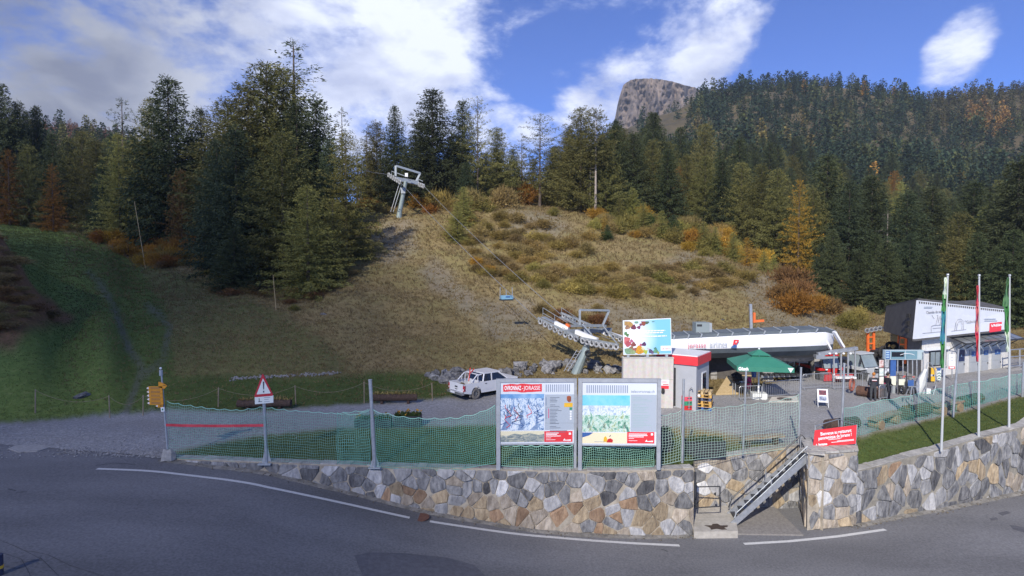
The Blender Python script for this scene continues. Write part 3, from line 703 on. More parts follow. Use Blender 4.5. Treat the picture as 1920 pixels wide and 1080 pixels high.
LM = dict(
 spruce=leafmat('spruce needles', (.028, .040, .017), (.075, .09, .035), .18),
 bluespruce=leafmat('blue green spruce needles', (.027, .044, .022), (.07, .094, .043), .18),
 olive=leafmat('olive larch needles', (.085, .09, .028), (.21, .19, .06), .25),
 larch=leafmat('yellow green larch needles', (.15, .155, .042), (.31, .29, .08), .25),
 gold=leafmat('golden larch needles', (.26, .15, .02), (.52, .30, .045), .3),
 orange=leafmat('orange larch needles', (.16, .075, .015), (.36, .17, .03), .3),
 rust=leafmat('rusty autumn leaves', (.13, .068, .026), (.27, .15, .055), .3),
 brown=leafmat('brown autumn leaves', (.15, .112, .045), (.34, .25, .095), .25),
 yellowgreen=leafmat('yellow green leaves', (.15, .135, .035), (.33, .28, .075), .3),
 leafgreen=leafmat('green leaves', (.030, .055, .015), (.075, .10, .03), .25),
 golden=leafmat('golden brown leaves', (.17, .125, .035), (.38, .28, .085), .3),
 bare=leafmat('bare twigs', (.10, .085, .07), (.19, .165, .14), .1),
 tinted=leafmat('mixed forest needles', (0, 0, 0), (1, 1, 1), .15, tint='tint'),
 drygrass=leafmat('dry grass blades', (.15, .115, .048), (.29, .225, .105), .3),
 greengrass=leafmat('green grass blades', (.058, .085, .02), (.16, .175, .052), .3))
def conifer(seed, H=20., R=3.0, whorl=.42, nb=7, start=.06, density=1., droop=.35, airy=0., power=.8, cardl=.75, cardw=.26, ragged=.25, hang=.35):
    r = np.random.default_rng(seed); B = []; D = []; Ln = []; Wd = []; Nn = []; var = []
    z = start*H; bz = []
    while z < H*.985:
        t = (z/H-start)/(1-start); bz.append(z); Lm = R*(1-t)**power*min(1, .55+t*4)+.15
        n = max(3, int(nb*(1-.45*t)*(1-airy*.3)+r.random()))
        a0 = r.random()*6.28
        for k in range(n):
            if r.random() < airy*.45: continue
            az = a0+6.283*k/n+r.normal(0, .25); L = Lm*(1+r.normal(0, ragged)); L = max(.25, L)
            zz0 = z+r.normal(0, .12); el = (.35*t-droop*(1-t))+r.normal(0, .10)
            d0 = np.array([math.cos(az)*math.cos(el), math.sin(az)*math.cos(el), math.sin(el)]); side = np.array([-math.sin(az), math.cos(az), 0])
            nst = max(2, int(L/.42*density)); bv = r.random()
            for s in np.linspace(.12, 1, nst):
                p = np.array([0, 0, zz0])+d0*L*s; p[2] += .16*L*(s**2)*(1 if droop > .1 else -.2)
                for sg in (-1, 1):
                    if r.random() < .12+airy*.25: continue
                    dd = d0*(.75+.3*r.random())+side*sg*(.75-.35*s+r.normal(0, .2)); dd[2] -= hang*(.4+r.random())
                    B.append(p+r.normal(0, .05, 3)); D.append(dd); l = cardl*(.55+.6*r.random())*(1-.35*s)*(.55+.45*(1-t)); Ln.append(l); Wd.append(cardw*1.45*(.7+.6*r.random())*(.6+.4*(1-t)))
                    Nn.append(np.array([r.normal(0, .8), r.normal(0, .8), .55])); var.append(.25*bv+.45*s*r.random()+.3*r.random())
            B.append(np.array([0, 0, zz0])+d0*L*.92); D.append(d0+np.array([0, 0, -.1])); Ln.append(.6*cardl); Wd.append(cardw*1.2); Nn.append(r.normal(0, 1, 3)); var.append(.7)
        z += whorl*(1.05-.45*t)*(.8+.4*r.random())
    for k in range(5):
        B.append(np.array([0, 0, H*.97])); D.append(np.array([r.normal(0, .12), r.normal(0, .12), 1])); Ln.append(.06*H*.6); Wd.append(.14); Nn.append(r.normal(0, 1, 3)); var.append(.5)
    return [np.array(q, float) for q in (B, D, Ln, Wd, Nn, var)]
def trunkmesh(name, H, r0, mat, bends=0, seed=0, limbs=None):
    R = random.Random(seed); pts = []; n = 7
    for i in range(n): t = i/(n-1); pts.append((bends*math.sin(t*2.5+seed)*t, bends*math.cos(t*3.1+seed)*t, -.4+t*(H*.97+.4)))
    mb = MB(); mb.tube(pts, [r0*(1.25 if i == 0 else 1)*(1-.9*i/(n-1))+.02 for i in range(n)], 7)
    for (z, az, L, el, rr) in (limbs or []):
        p = Vector((0, 0, z)); q = p+Vector((math.cos(az)*math.cos(el), math.sin(az)*math.cos(el), math.sin(el)))*L
        mb.tube([p, (p+q)/2+Vector((0, 0, -.05*L)), q], [rr, rr*.6, rr*.25], 5)
    return mb.mesh(name, mat)
TREE = {}
def refine(c, k, ls=.62, ws=.42, sp=.5, seed=0):
    r = np.random.default_rng(seed); B, D, Ln, Wd, Nn, va = [np.repeat(q_, k, 0) for q_ in c]; n = len(B); D = D/np.linalg.norm(D, axis=1, keepdims=True)
    B = B+D*(Ln*r.uniform(-.05, .75, n))[:, None]+r.normal(0, .10, (n, 3)); D = D+r.normal(0, sp, (n, 3)); D[:, 2] -= .12
    return [B, D, Ln*ls*r.uniform(.6, 1.4, n), Wd*ws*r.uniform(.6, 1.4, n), Nn+r.normal(0, .5, (n, 3)), np.clip(va+r.normal(0, .12, n), 0, 1)]
def addproto(key, n, crown_kw, mat, trunk_r=.24, barkm=None, limb=0, H=20.):
    for i in range(n):
        c = conifer(hash(key) % 1000*0+sum(map(ord, key))*7+i, H=H, **crown_kw)
        c = refine(c, 5, .66, .31, .45, seed=i) if key != 'bare' else c
        R = random.Random(i+5); st = crown_kw.get('start', .06)
        lim = [(H*R.uniform(max(.1, st*.6), .85), R.random()*6.28, R.uniform(.8, 2.2), R.uniform(-.3, .25), .035) for _ in range(limb)]
        TREE[(key, i)] = (cards_mesh(key+' crown', *c, LM[mat] if isinstance(mat, str) else mat), trunkmesh(key+' trunk', H, trunk_r, barkm or bark, seed=i, limbs=lim), H)
addproto('spruce', 3, dict(R=4.5, nb=12, density=1.25, droop=.38, hang=.5, cardl=.95, cardw=.3), 'spruce')
addproto('bluespruce', 2, dict(R=4.6, nb=11, density=1.2, droop=.40, hang=.55, start=.02, cardl=.95, cardw=.3), 'bluespruce')
addproto('olive', 2, dict(R=4.4, nb=11, density=1.3, droop=.15, hang=.45, airy=.12, cardl=.85, cardw=.27, ragged=.38, power=.65, whorl=.36), 'olive')
addproto('larch', 2, dict(R=4.2, nb=10, density=1.3, droop=.08, hang=.4, airy=.2, cardl=.8, cardw=.24, ragged=.4, power=.7, start=.02, whorl=.34), 'larch')
addproto('gold', 2, dict(R=3.2, nb=8, density=1.1, droop=.05, hang=.4, airy=.5, cardl=.8, cardw=.28, ragged=.5, power=.6, start=.12), 'gold', limb=8)
addproto('orange', 2, dict(R=3.8, nb=9, density=1.15, droop=.1, hang=.4, airy=.2, cardl=.85, cardw=.24, ragged=.4, power=.65), 'orange')
addproto('rust', 2, dict(R=4.2, nb=9, density=1.1, droop=-.2, hang=.5, airy=.2, cardl=.7, cardw=.42, ragged=.45, power=.45, start=.08), 'rust', limb=6)
addproto('sparse', 2, dict(R=3.4, nb=7, density=1.0, droop=.2, hang=.35, airy=.6, cardl=.95, cardw=.26, ragged=.4, start=.30, whorl=.75), 'spruce', limb=22)
addproto('airy', 2, dict(R=4.8, nb=8, density=1.1, droop=-.05, hang=.35, airy=.5, cardl=.85, cardw=.26, ragged=.5, start=.25, power=.55, whorl=.6), 'olive', limb=26)
addproto('pine', 2, dict(R=3.2, nb=9, density=1.15, droop=.05, hang=.4, airy=.2, cardl=.85, cardw=.3, ragged=.4, start=.50, power=.5), 'olive', barkm=palebark, limb=16)
addproto('bare', 1, dict(R=1.8, nb=6, density=.9, droop=.1, hang=.4, airy=.55, cardl=.8, cardw=.06, ragged=.4), 'bare', barkm=palebark, limb=20)
tcount = [0]
KIND = {'spruce': ('spruce', 'spruce_tree'), 'bluespruce': ('spruce', 'spruce_tree'), 'sparse': ('spruce', 'spruce_tree'), 'olive': ('larch', 'larch_tree'), 'larch': ('larch', 'larch_tree'), 'gold': ('larch', 'larch_tree'), 'orange': ('larch', 'larch_tree'), 'airy': ('larch', 'larch_tree'), 'pine': ('pine', 'pine_tree'), 'rust': ('autumn tree', 'autumn_tree'), 'bare': ('dead tree', 'dead_tree')}
def tree(kind, p, H, wf=1.0, label=None, group=None, rot=None, z0=-.3):
    n = sum(1 for k in TREE if k[0] == kind); i = tcount[0] % n; tcount[0] += 1
    cm, tm, H0 = TREE[(kind, i)]; cat, nm = KIND[kind]
    t = thing(nm, label, cat, (p[0], p[1], p[2]+z0), rot if rot is not None else random.random()*6.28, group)
    k = H/H0; t.scale = (k*wf, k*wf, k)
    for name, me in (('trunk', tm), ('crown', cm)):
        o = bpy.data.objects.new(name, me); COL.objects.link(o); o.parent = t
    return t
def ptree(u, vtop, Y, kind, wf, label, group=None):
    p = gp(u, Y); H = vz(vtop, Y)-p.z+.3; return tree(kind, p, max(2.5, H), wf, label, group)
GF = 'trees of the wood behind the ski run on the left'; GC = 'trees along the crest of the slope'; GR = 'trees at the foot of the right-hand mountain'
T = [ # u, top row, depth, kind, width factor, label, group
 (8, 155, 116, 'spruce', 1.0, 'tall dark spruce at the left picture edge, topping its neighbours', GF), (-35, 140, 120, 'spruce', 1.1, 'dark spruce cut by the left picture edge', GF),
 (42, 190, 118, 'spruce', .9, 'dark spruce second from the left edge of the wood', GF), (76, 198, 122, 'spruce', .75, 'slim dark spruce with a pointed tip standing above the left wood', GF),
 (105, 250, 118, 'spruce', 1.0, 'dark broad spruce in front of the reddish left hilltop', GF), (22, 280, 104, 'orange', 1.0, 'orange larch nearest the left edge above the ski run', GF),
 (58, 272, 106, 'olive', .9, 'grey green larch right beside the orange one at the far left', GF), (103, 308, 101, 'orange', .85, 'small orange brown larch alone among dark spruces at the top of the ski run', GF),
 (134, 258, 113, 'spruce', .95, 'dark spruce left of the olive larches at the head of the run', GF), (160, 246, 112, 'olive', 1.0, 'olive larch with a soft top at the head of the run', GF),
 (186, 262, 99, 'olive', .95, 'olive larch with brownish top left of the dark slim spruce', GF), (196, 300, 94, 'bluespruce', .75, 'dark blue green spruce with branches down to the ground by the run', GF),
 (236, 184, 132, 'sparse', 1.2, 'thin distant larch top alone against the white cloud', GF), (228, 250, 93, 'larch', .95, 'tall yellowish larch beside the thin leaning pole', GF),
 (258, 262, 97, 'olive', .9, 'brown olive larch directly behind the thin leaning pole', GF), (290, 185, 97, 'olive', .85, 'pale olive larch just left of the tallest left-hand spruce', GF),
 (322, 145, 88, 'spruce', 1.15, 'very tall dark spruce with a bare lower trunk left of the clump', GF), (343, 318, 83, 'rust', .75, 'rusty orange tree under the very tall left-hand spruce', GF),
 (382, 203, 96, 'spruce', 1.05, 'tall spruce in the gap between the lone giant and the clump', GF), (362, 255, 90, 'spruce', .9, 'shorter dark spruce behind the rusty orange tree', GF),
 (432, 188, 86, 'olive', 1.35, 'tall olive larch at the left shoulder of the big clump', GF), (410, 262, 73, 'bluespruce', 1.0, 'dark spruce at the left flank of the big clump', GF),
 (446, 235, 67, 'bluespruce', 1.1, 'big blue green spruce in front of the clump with branches to the ground', GF), (505, 120, 80, 'olive', 1.4, 'huge wide olive larch forming the dome of the big clump', GF),
 (470, 160, 79, 'olive', 1.2, 'olive larch leaning out left under the dome of the clump', GF), (536, 130, 83, 'olive', 1.15, 'olive larch filling the right half of the dome of the clump', GF), (556, 75, 86, 'sparse', 1.35, 'tallest tree of all, a thin bare-topped spruce above the clump', GF),
 (596, 185, 80, 'spruce', 1.1, 'dark spruce right of the bare-topped one in the clump', GF), (532, 245, 66, 'olive', 1.25, 'broad olive larch in the middle front of the clump', GF),
 (560, 190, 76, 'spruce', 1.05, 'dark spruce hidden in the heart of the clump', GF), (644, 203, 92, 'sparse', 1.0, 'thin grey spruce top sticking out right of the clump', GF),
 (620, 262, 72, 'bluespruce', .85, 'dark spruce between the two light larches of the clump', GF), (650, 248, 70, 'larch', 1.05, 'light green larch at the right end of the clump', GF),
 (578, 348, 61, 'larch', 1.4, 'low bushy light larch at the front foot of the clump', GF), (625, 372, 65, 'larch', 1.15, 'low bushy larch tucked under the right end of the clump', GF), (440, 425, 60.5, 'spruce', 1.6, 'small very dark spruce at the front left foot of the clump', GF),
 (690, 240, 116, 'sparse', 1.3, 'grey sparse tree just right of the clump', GC), (672, 262, 112, 'airy', 1.0, 'faint airy larch behind the right end of the clump', GC),
 (708, 228, 112, 'olive', 1.1, 'olive larch left of the pointed spruce behind the upper lift tower', GC), (742, 198, 108, 'spruce', .8, 'pointed spruce right above the upper lift tower', GC),
 (812, 168, 104, 'spruce', 1.45, 'big dense dark spruce right of the upper lift tower', GC), (790, 225, 108, 'spruce', 1.1, 'dark spruce filling the left flank of the big dense one', GC), (868, 188, 106, 'spruce', .95, 'slim tiered spruce right of the big dense one', GC),
 (848, 262, 110, 'spruce', 1.0, 'dark spruce filling the gap below the slim tiered one', GC), (896, 180, 103, 'airy', .7, 'tall thin larch with a bare brown trunk on the crest', GC), (932, 240, 111, 'olive', 1.2, 'rounded olive larch right of the tall thin larch', GC),
 (912, 285, 106, 'olive', 1.0, 'short olive larch standing at the foot of the thin larch', GC), (876, 305, 99, 'bluespruce', 1.2, 'small blue green spruce in front of the dark pair on the crest', GC), (1012, 213, 113, 'airy', 1.15, 'airy larch with see-through crown alone against the sky', GC),
 (978, 262, 115, 'airy', 1.0, 'low airy larch left of the see-through one', GC), (1035, 275, 118, 'olive', 1.1, 'olive larch low behind the see-through one', GC), (1088, 203, 108, 'olive', 1.3, 'wide brownish olive larch left of the bare trunks', GC),
 (1116, 204, 102, 'pine', 1.0, 'pine with a long pale bare trunk at the right end of the crest', GC), (1062, 248, 116, 'olive', 1.1, 'olive larch between the airy tree and the wide brownish one', GC), (1106, 250, 106, 'bare', 1.0, 'bare grey trunk beside the pale trunked pine', GC),
 (1152, 235, 114, 'spruce', 1.25, 'dark spruce below the left edge of the cliff', GR), (1185, 250, 118, 'spruce', 1.3, 'dark spruce below the middle of the cliff', GR), (1135, 262, 104, 'olive', 1.1, 'olive larch just right of the pale trunked pine', GR),
 (1222, 262, 120, 'olive', 1.1, 'olive green larch at the left start of the mountain wood', GR), (1250, 280, 116, 'spruce', 1.2, 'spruce at the left start of the mountain wood', GR), (1285, 290, 122, 'olive', 1.1, 'olive larch above the yellow saplings', GR),
 (1320, 292, 118, 'olive', 1.0, 'tall olive larch in the middle of the mountain foot', GR), (1352, 300, 116, 'spruce', 1.1, 'spruce right of the tall olive larch at the mountain foot', GR), (1388, 305, 114, 'olive', 1.1, 'olive larch a little left of the orange gold one', GR), (1425, 308, 110, 'olive', 1.05, 'olive larch with a straight trunk left of the golden one', GR), (1455, 318, 106, 'olive', 1.0, 'larch touching the golden one on its left', GR),
 (1496, 338, 100, 'gold', .85, 'golden orange larch glowing among the dark trees', GR), (1548, 290, 112, 'spruce', 1.2, 'large dark spruce right of the golden larch', GR), (1522, 350, 106, 'olive', .9, 'olive larch half hidden behind the golden one', GR), (1590, 340, 102, 'bluespruce', 1.15, 'broad spruce with layered branches above the rust bush', GR), (1632, 330, 108, 'spruce', 1.2, 'dark spruce above the orange lift mast', GR), (1662, 395, 96, 'bare', 1.3, 'grey dead tree among the spruces', GR),
 (1698, 358, 94, 'bluespruce', 1.3, 'big layered spruce behind the dark side of the shop', GR), (1745, 350, 106, 'spruce', 1.2, 'dark spruce behind the first flagpole', GR), (1795, 398, 88, 'olive', 1.0, 'slender brown green larch behind the shop roof', GR), (1850, 385, 92, 'larch', 1.1, 'light green larch behind the second flagpole', GR), (1822, 340, 108, 'spruce', 1.2, 'dark spruce between the two larches behind the shop', GR),
 (1905, 300, 84, 'spruce', 1.3, 'tall very dark spruce at the right picture edge', GR), (1888, 340, 98, 'spruce', 1.2, 'dark spruce behind the third flagpole', GR), (1945, 260, 92, 'spruce', 1.2, 'dark spruce cut by the right picture edge', GR), (1960, 380, 78, 'spruce', 1.2, None, GR), (1640, 440, 92, 'spruce', 1.2, 'shorter spruce right behind the orange lift mast', GR), (1760, 440, 88, 'spruce', 1.1, 'short dark spruce directly behind the shop roof', GR), (1560, 430, 92, 'spruce', 1.0, 'short spruce right above the rust coloured bush', GR), (1870, 460, 82, 'spruce', 1.1, 'short dark spruce between second and third flagpole', GR), (1610, 470, 82, 'spruce', 1.3, 'spruce right of the rust bush behind the groomers', GR), (1660, 452, 78, 'spruce', 1.3, 'spruce at the left end of the shop roof', GR), (1705, 436, 80, 'bluespruce', 1.2, 'spruce low behind the dark shop side', GR), (1738, 458, 74, 'spruce', 1.3, 'spruce rising over the left shop roof corner', GR), (1788, 446, 78, 'olive', 1.3, 'dark larch over the middle of the shop roof', GR), (1832, 436, 76, 'spruce', 1.05, 'spruce over the right half of the shop roof', GR), (1898, 430, 70, 'spruce', 1.3, 'spruce over the right shop roof corner', GR), (1540, 455, 98, 'bluespruce', 1.1, 'short blue green spruce at the right end of the slope', GR)]
for q in T:
    if q[5] is None: continue
    ptree(*q)
for i_, u_ in enumerate((695, 728, 762, 798, 836, 872, 903, 935, 962, 1000, 1042, 1075)): ptree(u_, 285+14*math.sin(i_*2.3), 126+i_ % 3*4, ('spruce', 'olive')[i_ % 2], 1.25, ('dark spruce', 'olive larch')[i_ % 2]+' filling the gaps in the back row on the crest', 'back row of trees on the crest')
# young conifers on the upper right of the slope
Y_ = [(1133, 402, 92, 'gold', 1.1, 'bright yellow sapling standing out on the slope'), (1138, 440, 88, 'bluespruce', 1.7, 'tiny green spruce under the bright yellow sapling'), (1095, 352, 97, 'leaf', 1, None), (1160, 372, 98, 'larch', 1.4, 'young light larch uphill right of the yellow sapling'), (1205, 380, 95, 'larch', 1.4, 'young light larch at the top middle of the slope'), (1240, 395, 94, 'larch', 1.3, 'young larch with yellowish tip on the upper slope'), (1262, 402, 96, 'bluespruce', 1.4, 'young dark spruce at the upper edge of the slope'),
 (1318, 415, 92, 'larch', 1.3, 'young yellow larch left of a pair on the slope edge'), (1340, 425, 91, 'larch', 1.3, 'young yellow green larch of the pair on the slope edge'), (1374, 435, 90, 'larch', 1.2, 'young larch with golden top, upper right slope'), (1400, 445, 89, 'gold', 1.3, 'small golden larch at the right slope edge'), (1432, 470, 87, 'larch', 1.3, 'small yellow larch lowest on the right slope edge'), (1450, 478, 88, 'larch', 1.3, 'small yellow green larch at the end of the slope edge'), (1185, 352, 104, 'larch', 1.3, 'young larch below the first dark mountain spruces'), (870, 350, 88, 'larch', 1.5, 'young yellow green larch by the cable on the crest'), (858, 385, 80, 'larch', 1.6, 'small yellow larch in the bushes below the crest')]
for q in Y_:
    if q[3] != 'leaf': ptree(*q, group='young trees on the slope')

# ---- bushes
def bushproto(seed, R=1.0, n=900, leaf=.16, tall=.8, twiggy=.3):
    r = np.random.default_rng(seed); cl = r.normal(0, 1, (9, 3)); cl /= np.linalg.norm(cl, axis=1, keepdims=True); cl *= r.uniform(.35, .8, (9, 1))*R; cl[:, 2] = np.abs(cl[:, 2])*tall+.25*R
    k = r.integers(0, 9, n); d = r.normal(0, 1, (n, 3)); d /= np.linalg.norm(d, axis=1, keepdims=True)
    B = cl[k]+d*(r.random((n, 1))**.45)*R*.42; B[:, 2] = np.abs(B[:, 2]*1.0); B[:, :2] *= 1+.25*r.normal(0, 1, (n, 1))
    D = d+np.array([0, 0, .7])+r.normal(0, .5, (n, 3)); Ln = leaf*r.uniform(.7, 1.7, n); Wd = leaf*r.uniform(.4, .9, n)
    tw = r.random(n) < twiggy; Ln[tw] *= 2.6; Wd[tw] *= .22
    return B, D, Ln, Wd, r.normal(0, 1, (n, 3)), .5*r.random(n)+.5*(k/9)
def stemmesh(seed, R):
    rr = random.Random(seed); mb = MB()
    for i in range(7):
        a = rr.random()*6.28; q = Vector((math.cos(a)*R*.5*rr.random(), math.sin(a)*R*.5*rr.random(), R*rr.uniform(.6, 1.1))); mb.tube([(0, 0, -.15), q*.5+Vector((rr.uniform(-.06, .06), 0, 0)), q], [.03, .02, .008], 4)
    return mb.mesh('bush stems', bark)
BUSH = {}
for i, key in enumerate(('rust', 'brown', 'orange', 'yellowgreen', 'leafgreen', 'gold', 'olive', 'golden')):
    BUSH[key] = [(cards_mesh(key+' bush', *bushproto(40+i*3+j, n=2200, leaf=.13, tall=1.0, twiggy=.45 if key not in ('brown', 'golden') else .65), LM[key]), stemmesh(i*3+j, 1.0)) for j in range(2)]
BL = {'rust': 'rusty red autumn bush', 'brown': 'brown twiggy bush', 'orange': 'orange autumn bush', 'yellowgreen': 'yellow green bush', 'leafgreen': 'dark green bush', 'gold': 'bright yellow bush', 'olive': 'olive green bush', 'golden': 'golden brown bush'}
def bush(key, p, R, label, group, hz=1.0):
    cm, sm = random.choice(BUSH[key]); t = thing('bush', label, 'bush', (p[0], p[1], p[2]-.1), random.random()*6.28, group); t.scale = (R, R*random.uniform(.85, 1.1), R*hz)
    for nm, me in (('foliage', cm), ('stems', sm)):
        o = bpy.data.objects.new(nm, me); COL.objects.link(o); o.parent = t
    return t
RB = random.Random(21)
ORD = ['leftmost', 'second from left', 'third from left', 'fourth from left', 'fifth from left', 'sixth from left', 'seventh from left', 'eighth from left']
def region(poly, n, keys, rpx, where, grp, hz=1.0):
    made = []
    A = np.array(poly, float); x0, y0 = A.min(0); x1, y1 = A.max(0); c = 0; pts = []; tries = 0
    while c < n and tries < n*60:
        tries += 1
        u = RB.uniform(x0, x1); v = RB.uniform(y0, y1)
        if not inpoly(poly, np.array([u]), np.array([v]))[0]: continue
        if any(math.hypot(u-a, (v-b)*1.6) < rpx*.8 for a, b in pts): continue
        pts.append((u, v)); p = onT(u, v); k = RB.choice(keys)
        bush(k, p, rpx*RB.uniform(.6, 1.25)*p.y/F, BL[k]+' '+where, grp, hz); c += 1; made.append((k, u, v, COL.objects[-1].parent))
    for k in set(keys):
        g = [q_ for q_ in made if q_[0] == k]; nn = len(g)
        if nn < 2: continue
        vm = float(np.median([q_[2] for q_ in g])); x0_, x1_ = A.min(0)[0], A.max(0)[0]
        sets = {}
        for q_ in g: sets.setdefault(('',) if nn <= 8 else (('upper ' if q_[2] < vm else 'lower ')+('left' if q_[1] < x0_+(x1_-x0_)/3 else 'right' if q_[1] > x0_+(x1_-x0_)*2/3 else 'middle'),), []).append(q_)
        for ky, l in sets.items():
            l.sort(key=lambda q_: q_[1])
            for i, q_ in enumerate(l):
                if len(l) > 1 or nn <= 8: q_[3]['label'] = ' '.join((BL[k]+' '+where+', '+(ky[0]+', ' if ky[0] else '')+(ORD[i] if i < 8 else 'far right')).split()[:16])
                else: q_[3]['label'] = BL[k]+' '+where+', '+ky[0]
region([(680, 372), (735, 372), (740, 402), (685, 400)], 6, ['orange', 'golden', 'gold', 'orange'], 22, 'left of the upper lift tower', 'bushes left of the upper tower', .8)
region([(765, 375), (850, 355), (900, 340), (1010, 345), (1060, 360), (1060, 385), (900, 400), (780, 402)], 40, ['rust', 'golden', 'orange', 'orange', 'yellowgreen', 'brown'], 26, 'right of the upper lift tower', 'bushes on the crest', 1.0)
region([(900, 318), (960, 318), (970, 345), (900, 345)], 4, ['rust', 'orange'], 26, 'under the thin larch on the crest', 'bushes under the thin larch', 1.2)
region([(1040, 340), (1110, 340), (1110, 400), (1040, 400)], 7, ['leafgreen', 'rust', 'yellowgreen', 'leafgreen'], 24, 'below the pale trunked pine', 'bushes below the pale trunked pine', 1.0)
region([(1110, 385), (1300, 405), (1450, 490), (1400, 500), (1250, 450), (1110, 440)], 60, ['yellowgreen', 'golden', 'yellowgreen', 'brown', 'gold', 'leafgreen', 'golden'], 20, 'on the upper right slope', 'bushes along the upper right slope', 1.0)
region([(830, 400), (1000, 420), (1120, 450), (1100, 500), (980, 495), (860, 470)], 36, ['golden', 'brown', 'brown', 'golden'], 20, 'on the upper slope', 'bushes on the upper slope', .8)
region([(880, 480), (1060, 510), (1320, 500), (1420, 520), (1380, 545), (1200, 560), (1000, 545), (890, 510)], 78, ['brown', 'golden', 'brown', 'brown', 'golden', 'brown', 'yellowgreen'], 20, 'in the mid-slope brush', 'bushes across the middle of the slope', .75)
region([(1465, 535), (1565, 535), (1570, 590), (1465, 590)], 7, ['rust', 'orange', 'rust'], 30, 'above the lift station', 'rust clump above the station', 1.1)
region([(1570, 585), (1622, 590), (1625, 620), (1580, 620)], 4, ['orange', 'yellowgreen'], 20, 'left of the orange lift mast', 'bushes left of the orange lift mast', 1.0)
region([(1010, 570), (1130, 580), (1140, 625), (1030, 650)], 9, ['brown', 'rust', 'brown'], 24, 'behind the lower lift tower', 'bushes behind the lower tower', .9)
region([(180, 452), (260, 455), (395, 470), (390, 505), (270, 500)], 34, ['gold', 'gold', 'orange', 'golden', 'yellowgreen', 'gold'], 20, 'at the left wood edge', 'bushes at the left wood edge', 1.0)
region([(0, 395), (60, 415), (150, 428), (150, 440), (60, 428), (0, 412)], 16, ['rust', 'rust', 'brown'], 16, 'at the head of the ski run', 'bushes at the head of the run', .8)
region([(-30, 440), (20, 470), (60, 560), (110, 590), (60, 605), (-30, 630)], 26, ['brown', 'rust', 'brown'], 24, 'on the left bank', 'bushes on the left bank', .45)
region([(260, 500), (400, 500), (450, 530), (560, 560), (660, 480), (680, 440), (660, 520), (560, 590), (330, 530)], 20, ['brown', 'rust', 'yellowgreen'], 18, 'in front of the tree clump', 'bushes in front of the clump', .6)
region([(380, 425), (470, 440), (520, 500), (450, 520), (400, 480)], 5, ['orange', 'leafgreen'], 22, 'under the big blue green spruce', 'bushes under the big spruce', .9)
for u, v, k, l in ((1138, 452, 'leafgreen', 'small green bush under the yellow sapling'), (917, 515, 'gold', 'small yellow bush left of the chair cable'), (893, 500, 'gold', 'yellow leafed bush near the left cable in mid slope'), (1040, 405, 'yellowgreen', 'low bush at the bare patch near the crest'), (1290, 470, 'gold', 'yellow bush on the right half of the slope'), (1325, 480, 'yellowgreen', 'pale yellow bush in the upper right of the slope')):
    bush(k, onT(u, v), 14*onT(u, v).y/F*1.0, l, 'single bushes on the slope')

# ---- thin poles on the slope
for (u0, v0, Y, u1, v1, lb, r) in ((274, 500, 74, 252, 378, 'thin pale leaning pole at the wood edge by the ski run', .05), (517, 588, 54, 512, 515, 'thin bare sapling stem in front of the tree clump', .03)):
    p = gp(u0, Y); mb = MB().tube([p-Vector((0, 0, .3)), At(u1, v1, Y)], [r, r*.7], 6); single('thin_pole', mb, palew, lb, 'pole', loc=p)

# ---- mountains
def mountain(name, label, a0, a1, st, ctl, Ys, mat, nz=1.0):
    A = np.arange(a0, a1+1, st, dtype=float); ca = [c[0] for c in ctl]; yk = [c[0] for c in ctl[0][1]]
    Zc = np.array([[q[1] for q in c[1]] for c in ctl], float); Z = np.zeros((len(A), len(Ys))); ZA = np.array([[np.interp(a, ca, Zc[:, j]) for j in range(len(yk))] for a in A])
    for i in range(len(A)): Z[i] = np.interp(Ys, yk, ZA[i])
    X = (A[:, None]-960)/F*Ys[None, :]; Yg = np.repeat(Ys[None, :], len(A), 0); Z = smooth(Z, 3)
    Z = Z+nz*np.clip((Yg-140)/60, 0, 1)*(jit(X, Yg, .012)*9+jit(X, Yg, .04)*3.5)
    o = gridmesh(name, X, Yg, Z, mat); tag(o, label, 'mountain', kind='structure'); return A, Ys, X, Yg, Z
mmat = M('autumn meadow', (.045, .040, .022), (.11, .085, .042), .05, .95, bump=.3, bscale=.3, det=8)
def q(a, *l): return (a, [(Y, (vz(v, Y) if v > 60 and Y > 150 else v)) for Y, v in l])
def zb(a): x = (a-960)/F*139; return zt(x, 139)-1.2
mr = [q(1000, (138, zb(1000)), (200, 375), (300, 385), (450, 380), (600, 375), (760, 400)), q(1110, (138, zb(1110)), (200, 375), (300, 350), (450, 320), (600, 300), (760, 330)),
      q(1160, (138, zb(1160)), (200, 380), (300, 350), (450, 290), (600, 250), (760, 275)), q(1230, (138, zb(1230)), (200, 395), (300, 350), (450, 285), (600, 225), (760, 250)),
      q(1310, (138, zb(1310)), (200, 405), (300, 348), (450, 272), (600, 186), (760, 220)), q(1400, (138, zb(1400)), (200, 420), (300, 350), (450, 275), (600, 170), (760, 210)),
      q(1500, (138, zb(1500)), (200, 440), (300, 360), (450, 285), (600, 163), (760, 210)), q(1600, (138, zb(1600)), (200, 455), (300, 370), (450, 290), (600, 170), (760, 215)),
      q(1700, (138, zb(1700)), (200, 470), (300, 380), (450, 300), (600, 192), (760, 230)), q(1760, (138, zb(1760)), (200, 475), (300, 385), (450, 305), (600, 196), (760, 230)),
      q(1850, (138, zb(1850)), (200, 480), (300, 390), (450, 305), (600, 184), (760, 215)), q(1960, (138, zb(1960)), (200, 480), (300, 390), (450, 300), (600, 182), (760, 210)), q(2300, (138, zb(2150)), (200, 470), (300, 370), (450, 270), (600, 150), (760, 190))]
MA, MY, MX, MYg, MZ = mountain('mountain', 'steep mountainside under dense conifers behind the lift station', 1000, 2300, 10, mr, np.linspace(138, 760, 90), mmat)
